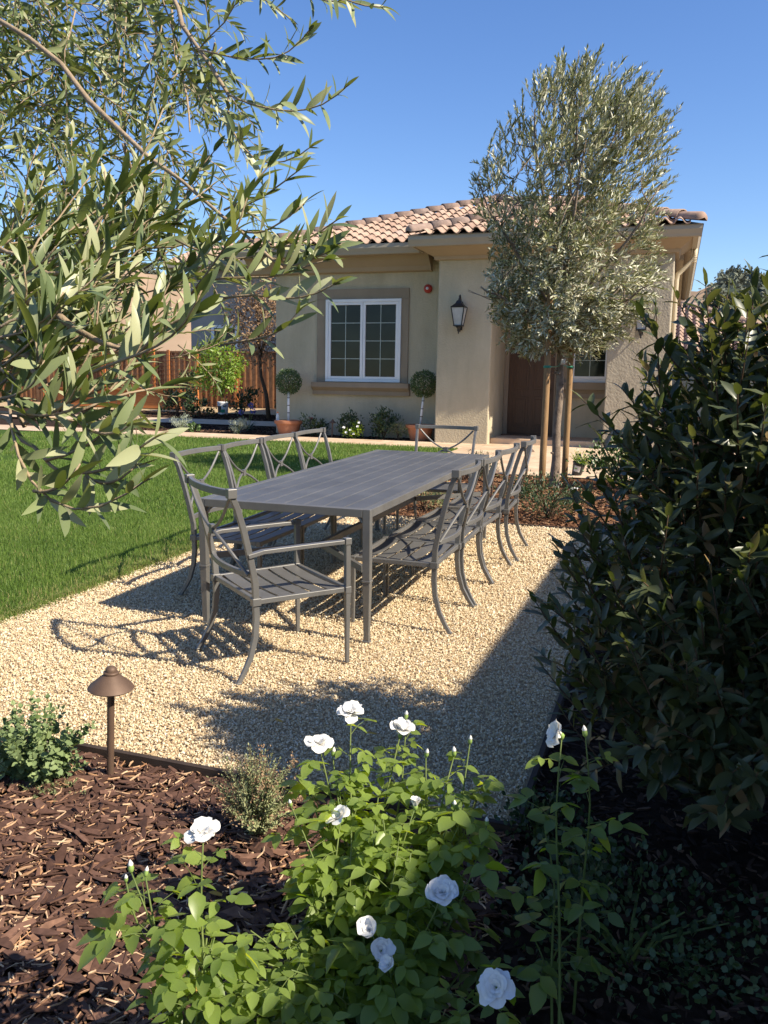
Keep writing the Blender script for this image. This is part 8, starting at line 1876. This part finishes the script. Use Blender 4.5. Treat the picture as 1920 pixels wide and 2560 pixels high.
# ------------------------------------------------------------------ tree bed plants
shrub('shrub', (-2.45, 11.25), .26, .36, 900, .035, .3, M['sage'], M['stem_brown'], 'grey-green feathery shrub behind the right-hand chairs near the paving', clumps=26, cs=.2, up=.9)
shrub('shrub', (-2.42, 8.45), .27, .30, 900, .030, .45, M['sage'], M['stem_brown'], 'low grey-green plant under the far end of the table', clumps=22, cs=.22)
shrub('shrub', (-1.12, 8.45), .46, .42, 2200, .035, .34, M['dark_shrub'], M['stem_brown'], 'feathery dark green shrub below the tree at the far gravel edge', clumps=40, cs=.18, up=.9)
shrub('shrub', (-.55, 10.9), .42, .62, 1300, .055, .55, M['boxwood'], M['stem_brown'], 'leafy green shrub between the laurel and the paving', clumps=30, cs=.2)
M['label_paper'] = mat_plain('label_paper', (0.62, 0.60, 0.56), rough=.6)
M['black_plastic'] = mat_plain('black_plastic', (0.02, 0.02, 0.021), rough=.45)
def nursery_pot():
    p = empty('nursery_pot', (-1.22, 11.98, gz(11.98) + .004)); tag(p, 'tilted black nursery pot with a leafy green plant on the paving edge', 'potted plant')
    b = MB(); b.lathe([(.065, 0), (.068, .01), (.088, .165), (.095, .168), (.095, .185), (.086, .185), (.082, .15), (.0, .148)], 22); b.build('pot', M['black_plastic'], p, autosmooth=40)
    l = MB()
    for i in range(5):
        a0 = -2.2 + i * .22; a1 = a0 + .22; r0, r1 = .0785, .0865
        l.quad((r0*math.cos(a0), r0*math.sin(a0), .06), (r0*math.cos(a1), r0*math.sin(a1), .06), (r1*math.cos(a1), r1*math.sin(a1), .145), (r1*math.cos(a0), r1*math.sin(a0), .145))
    l.build('pot_label', M['label_paper'], p)
    rg = np.random.default_rng(3); lv = Leaves(); st = MB()
    for k in range(44):
        d = unit(np.array([rg.normal(.25, .7), rg.normal(0, .6), rg.uniform(.5, 1.3)])); L = rg.uniform(.12, .24); pts = np.array([(0, 0, .15), np.array([0, 0, .15]) + d * L * .5, np.array([0, 0, .14]) + d * L]); st.tube(pts, .0015, 4); twig_leaves(lv, pts, .034, spacing=.022, ang=50, asp=.4, rng=rg)
    lv.build('foliage', M['rose_leaf'], p, seg=3, rng=rg); st.build('stem', M['stem_green'], p)
    p.rotation_euler = (R(4), R(12), 0)
nursery_pot()

# ------------------------------------------------------------------ house-front bed
def topiary(x, y, label, lean=0.0, bottle=False):
    z = gz(y) - .03
    p = empty('topiary', (x, y, z)); tag(p, label, 'topiary', 'ball topiaries in clay pots')
    b = MB(); b.lathe([(.19, 0), (.20, .02), (.265, .27), (.295, .275), (.305, .30), (.305, .345), (.285, .352), (.27, .345), (.255, .30), (0, .298)], 28); b.build('pot', M['terracotta'], p, autosmooth=40)
    s = MB(); s.tube([(0, 0, .28), (lean * .4, 0, .6), (lean, 0, .96)], [.026, .025, .024], 10); s.build('stem', M['white_vinyl'], p, smooth=True)
    t = MB()
    for zz in (.5, .66, .82): t.lathe([(.026, zz), (.029, zz + .004), (.029, zz + .012), (.026, zz + .016)], 10, (lean * (zz - .28) / .68, 0, 0))
    t.build('tie', M['black_plastic'], p)
    rg = np.random.default_rng(int(abs(x) * 10)); n = 3000; d = unit(rg.normal(0, 1, (n, 3))); c = np.array([lean, 0, 1.17]); P = c + d * .27 * (rg.uniform(.72, 1.03, n) * (1 + .03 * np.sin(d[:, 0] * 9) * np.sin(d[:, 2] * 8 + 1)))[:, None]
    lv = Leaves(); lv.add(P, d * .8 + rg.normal(0, .6, (n, 3)), d + rg.normal(0, .5, (n, 3)), .034, .02); lv.build('foliage', M['boxwood'], p, seg=2, shape=ROUND, rng=rg)
    st = MB()
    for k in range(12): st.tube([c + np.array([0, 0, -.22]), c + unit(rg.normal(0, 1, 3)) * .2], [.008, .003], 4)
    st.build('branch', M['stem_brown'], p)
topiary(-7.80, 16.42, 'ball topiary in a clay pot at the left corner of the house')
topiary(-4.86, 16.48, 'ball topiary in a clay pot tucked against the porch pillar', lean=.06)
M['clear_plastic'] = mat_plain('clear_plastic', (0.55, 0.58, 0.60), rough=.2)
M['orange_cap'] = mat_plain('orange_cap', (0.6, 0.16, 0.05), rough=.4)
def bottle():
    p = empty('bottle', (-8.0, 16.30, gz(16.3) + .26)); tag(p, 'clear plastic bottle with an orange cap standing in the left clay pot', 'bottle')
    b = MB(); b.lathe([(.034, 0), (.036, .01), (.036, .14), (.03, .17), (.014, .20), (.014, .215)], 16); b.build('bottle_body', M['clear_plastic'], p, autosmooth=40)
    c = MB(); c.lathe([(.018, .212), (.018, .238), (.0, .24)], 12); c.build('bottle_cap', M['orange_cap'], p)
bottle()
fg = 'dark shrubs below the house window'
shrub('shrub', (-7.18, 16.45), .24, .46, 520, .06, .5, M['dark_shrub'], M['stem_brown'], 'dark leafy shrub right of the left topiary', group=fg, clumps=16)
shrub('shrub', (-6.42, 16.5), .27, .52, 620, .06, .5, M['dark_shrub'], M['stem_brown'], 'dark leafy shrub behind the house-front path light', group=fg, clumps=18)
shrub('shrub', (-5.66, 16.5), .33, .56, 800, .06, .5, M['dark_shrub'], M['stem_brown'], 'largest dark shrub under the right half of the window', group=fg, clumps=20)
shrub('shrub', (-5.30, 16.4), .20, .36, 420, .045, .4, M['sage'], M['stem_brown'], 'small greyish shrub left of the clay pot by the pillar', group=fg, clumps=14)
def small_rose():
    r = shrub('rose_bush', (-6.22, 16.28), .24, .30, 420, .05, .6, M['rose_leaf'], M['stem_green'], 'little rose bush with pale blooms between the path and the window shrubs', 'rose bush', clumps=14)
    rg = np.random.default_rng(9)
    for p in ((-.02, -.2, .17), (.12, -.15, .25), (.05, -.2, .10), (-.12, -.18, .12), (.16, -.18, .33), (-.18, -.16, .22)):
        rose_flower(r, p, (0, -.6, .8), .07, .9, rg)
small_rose()
sg = 'silver mounding plants by the path'
shrub('silver_plant', (-10.42, 16.35), .24, .38, 900, .045, .16, M['silver'], M['stem_green'], 'silver-leaved mound beside the path, middle of three', 'plant', group=sg, clumps=26, cs=.15, up=1.2)
shrub('silver_plant', (-8.95, 16.30), .22, .36, 900, .045, .16, M['silver'], M['stem_green'], 'silver-leaved mound nearest the house corner', 'plant', group=sg, clumps=26, cs=.15, up=1.2)
shrub('silver_plant', (-11.75, 16.4), .24, .36, 800, .045, .16, M['silver'], M['stem_green'], 'silver-leaved mound farthest left behind the olive leaves', 'plant', group=sg, clumps=26, cs=.15, up=1.2)
shrub('shrub', (-10.12, 16.35), .14, .16, 160, .06, .6, M['boxwood'], M['stem_green'], 'small bright green plant right of the middle silver mound', clumps=8)
shrub('shrub', (-13.4, 17.2), .32, .40, 500, .06, .5, M['boxwood'], M['stem_green'], 'green shrub left of the path light seen through olive leaves', clumps=14)
M['blue_petal'] = mat_leaf('blue_petal', [(0.0, (0.10, 0.10, 0.35)), (1.0, (0.22, 0.22, 0.55))], [(0.0, (0.10, 0.10, 0.35)), (1.0, (0.22, 0.22, 0.55))], trans=.2)
def agapanthus():
    t = empty('agapanthus', (-9.35, 17.5, gz(17.5) - .03)); tag(t, 'blue-headed agapanthus in the dark bed left of the house', 'flower'); rg = np.random.default_rng(2)
    lv = Leaves(); n = 46; a = rg.uniform(0, 6.28, n); A = np.stack([np.cos(a), np.sin(a), rg.uniform(.4, 1.4, n)], 1); lv.add(np.zeros((n, 3)), A, np.stack([-np.cos(a), -np.sin(a), np.ones(n)], 1), .36, .025); lv.build('foliage', M['dark_shrub'], t, seg=5, curl=.5, rng=rg)
    st = MB(); fl = Leaves()
    for x, y, z in ((-.18, 0, .42), (.16, -.05, .46), (.02, .1, .58)):
        st.tube([(0, 0, 0), (x * .6, y * .6, z * .6), (x, y, z)], .006, 5); d = unit(rg.normal(0, 1, (60, 3))); fl.add(np.array([x, y, z]) + d * .03, d, rg.normal(0, 1, (60, 3)), .05, .022)
    st.build('stem', M['stem_green'], t); fl.build('flower', M['blue_petal'], t, seg=2, rng=rg)
agapanthus()

# ------------------------------------------------------------------ back corner: fence, planter, trees
def fence():
    f = empty('wooden_fence', (-20, 26.3, 0)); tag(f, 'brown board-and-batten wooden fence across the back of the garden', 'fence')
    rg = np.random.default_rng(6); V = []; Q = []; rn = []; b = 0
    cube = np.array([(0,0,0),(1,0,0),(1,1,0),(0,1,0),(0,0,1),(1,0,1),(1,1,1),(0,1,1)], float); qf = np.array([(3,2,1,0),(4,5,6,7),(0,1,5,4),(1,2,6,5),(2,3,7,6),(3,0,4,7)])
    def bx(x0, x1, y0, y1, z0, z1, r):
        nonlocal b
        V.append(cube * np.array([x1-x0, y1-y0, z1-z0]) + np.array([x0, y0, z0])); Q.append(qf + b); rn.extend([r] * 8); b += 8
    x = -12.0
    while x < 12:
        bx(x + .003, x + .217, .0, .02, .5, 2.42, rg.random()); bx(x + .19, x + .25, -.022, -.002, .52, 2.40, rg.random() * .5); x += .22
    bx(-12, 12, .022, .06, .75, .85, .2); bx(-12, 12, .022, .06, 2.15, 2.25, .2); bx(-12, 12, -.05, .07, 2.425, 2.46, .6); bx(-12, 12, -.03, .05, .36, .497, .3)
    bulk('board', np.concatenate(V), [np.concatenate(Q)], M['wood_fence'], f, rnd=np.array(rn))
    for k in range(9):
        p = MB(); p.box(-11 + k * 2.75, -10.9 + k * 2.75, -.10, -.051, .40, 2.50); p.build('post', M['redwood'], f)
fence()
def planter():
    p = empty('planter_box', (-17, 24.4, .47)); tag(p, 'long orange redwood planter box before the fence', 'planter')
    b = MB()
    for k in range(3):
        z0 = .02 + k * .195; b.box(-3.2, 1.45, -.40, -.36, z0, z0 + .19); b.box(-3.2, 1.45, .36, .40, z0, z0 + .19); b.box(1.40, 1.44, -.355, .355, z0, z0 + .19); b.box(-3.2, -3.16, -.355, .355, z0, z0 + .19)
    b.build('board', M['redwood'], p)
    c = MB(); c.box(1.451, 1.66, -.46, -.25, 0, .60); c.box(1.451, 1.66, .25, .46, 0, .60); c.build('corner_post', M['redwood'], p)
    r = MB(); r.box(-3.3, 1.70, -.50, -.34, .612, .645); r.box(-3.3, 1.70, .34, .50, .612, .645); r.build('cap_board', M['redwood'], p)
    s = MB(); s.box(-3.15, 1.39, -.355, .355, .45, .52); s.build('soil', M['soil'], p)
planter()
def trellis():
    t = empty('trellis', (-17.4, 25.6, .5)); tag(t, 'square wire trellis rising behind the orange planter', 'trellis')
    b = MB()
    for x in (-2.2, 0, 1.75): b = MB(); b.box(x - .045, x + .045, -.045, .045, 0, 2.0); b.build('post', M['redwood'], t)
    w = MB()
    for x in np.arange(-2.1, 1.72, .16): w.tube([(x, -.05, .6), (x, -.05, 1.95)], .006, 4)
    for z in np.arange(.65, 1.95, .16): w.tube([(-2.2, -.062, z), (1.75, -.062, z)], .006, 4)
    w.build('grid', M['bronze'], t)
trellis()

def small_tree(name, loc, h, tr_r, crown_c, crown_r, n, leaf, asp, mat, barkm, label, clumps=26, cs=.2, seg=2, nl=10, multi=None):
    rg = np.random.default_rng(int(abs(loc[0] * 7 + loc[1]) * 10))
    t = empty(name, (loc[0], loc[1], gz(loc[1]) - .03)); tag(t, label, 'tree')
    b = MB(); c = np.array(crown_c); r = np.array(crown_r)
    b.tube([(0, 0, -.05), (c[0] * .3 + .02, 0, h * .35), (c[0] * .7, 0, h * .6), (c[0], c[1], c[2])], [tr_r, tr_r * .8, tr_r * .65, tr_r * .35], 9)
    b.build('trunk', barkm, t, smooth=True)
    l = MB()
    for k in range(nl):
        d = unit(rg.normal(0, 1, 3) + np.array([0, 0, .3])); s = np.array([c[0] * .8, c[1] * .8, rg.uniform(c[2] - r[2] * .9, c[2])]); l.tube([s, s * .5 + (c + d * r * .8) * .5 + np.array([0, 0, .05]), c + d * r * .85], [tr_r * .35, tr_r * .2, tr_r * .08], 5)
    l.build('limb', barkm, t, smooth=True)
    P = blob_points(n, c, r, rng=rg, clumps=clumps, cs=cs, lo=.2); d = unit((P - c) / r)
    lv = Leaves(); lv.add(P, d * .6 + rg.normal(0, .6, P.shape) + np.array([0, 0, .1]), d * .5 + np.array([0, 0, .7]) + rg.normal(0, .5, P.shape), leaf * rg.uniform(.7, 1.2, len(P)), leaf * asp)
    lv.build('foliage', mat, t, seg=seg, shape=OVATE, curl=.15, rng=rg)
    return t
small_tree('lemon_tree', (-13.05, 22.9), 1.2, .03, (-.12, 0, 1.35), (.78, .55, .95), 1900, .12, .5, M['lemon'], M['stem_brown'], 'bright yellow-green citrus tree before the wooden fence', clumps=34, cs=.16)
small_tree('withered_tree', (-10.72, 21.3), 2.0, .07, (-.35, 0, 2.75), (.85, .7, 1.25), 3300, .10, .42, M['dry'], M['stem_brown'], 'tree with withered brown leaves beside the house corner', clumps=46, cs=.16)
M['bucket'] = mat_plain('bucket_white', (0.72, 0.72, 0.70), rough=.4)
M['bucket_green'] = mat_plain('bucket_green', (0.02, 0.22, 0.13), rough=.4)
def bucket():
    p = empty('bucket', (-12.93, 22.6, gz(22.6) - .02)); tag(p, 'white plastic bucket with a green and black label below the citrus tree', 'bucket')
    b = MB(); b.lathe([(.145, 0), (.15, .01), (.165, .33), (.175, .335), (.175, .36), (.17, .365), (.17, .39), (.16, .39), (.15, .35), (0, .34)], 24); b.build('bucket_body', M['bucket'], p, autosmooth=40)
    for nm, mt, a0, a1, z0, z1 in (('label_black', M['black_plastic'], 3.9, 4.9, .07, .26), ('label_green', M['bucket_green'], 4.75, 5.6, .06, .16)):
        l = MB(); N = 7
        for i in range(N):
            u0, u1 = a0 + (a1 - a0) * i / N, a0 + (a1 - a0) * (i + 1) / N
            rr = lambda z: .152 + z * .043 + (.001 if 'black' in nm else .002)
            l.quad((rr(z0)*math.cos(u0), rr(z0)*math.sin(u0), z0), (rr(z0)*math.cos(u1), rr(z0)*math.sin(u1), z0), (rr(z1)*math.cos(u1), rr(z1)*math.sin(u1), z1), (rr(z1)*math.cos(u0), rr(z1)*math.sin(u0), z1))
        l.build(nm, mt, p)
    h = MB(); h.tube([(.17 * math.cos(a), -.03 - .10 * math.sin(a), .33 - .14 * math.sin(a)) for a in np.linspace(0, math.pi, 9)], .004, 5); h.build('bucket_handle', M['gutter'], p)
bucket()
def clay_plant():
    p = empty('potted_plant', (-14.75, 23.6, gz(23.6))); tag(p, 'plain clay pot with a dark leafy plant at the planter end', 'potted plant')
    b = MB(); b.lathe([(.2, 0), (.21, .02), (.27, .40), (.30, .41), (.30, .47), (.28, .475), (.26, .43), (0, .43)], 24); b.build('pot', M['terracotta'], p, autosmooth=40)
    rg = np.random.default_rng(1); P = blob_points(700, (0, 0, .8), (.38, .38, .45), rng=rg, clumps=16, cs=.2, lo=.4); d = unit(P - np.array([0, 0, .7])); lv = Leaves(); lv.add(P, d + rg.normal(0, .5, P.shape), d + np.array([0, 0, .6]), .09, .05); lv.build('foliage', M['dark_shrub'], p, seg=2, shape=OVATE, rng=rg)
    s = MB(); s.tube([(0, 0, .4), (.02, 0, .6), (0, 0, .95)], [.015, .012, .006], 5); s.build('stem', M['stem_brown'], p)
clay_plant()
bgp = 'dark shrubs in the back bed'
for i, (x, y, r, h, lb) in enumerate(((-13.9, 21.6, .45, .75, 'dark shrub in the back bed in front of the clay pot'), (-12.9, 21.2, .4, .55, 'low dark shrub in front of the white bucket'), (-11.9, 21.9, .45, .8, 'dark shrub between the citrus tree and the withered tree'), (-10.2, 21.6, .4, .7, 'dark shrub at the foot of the withered tree'))):
    shrub('shrub', (x, y), r, h, 520, .09, .5, M['dark_shrub'], M['stem_brown'], lb, group=bgp, clumps=16)
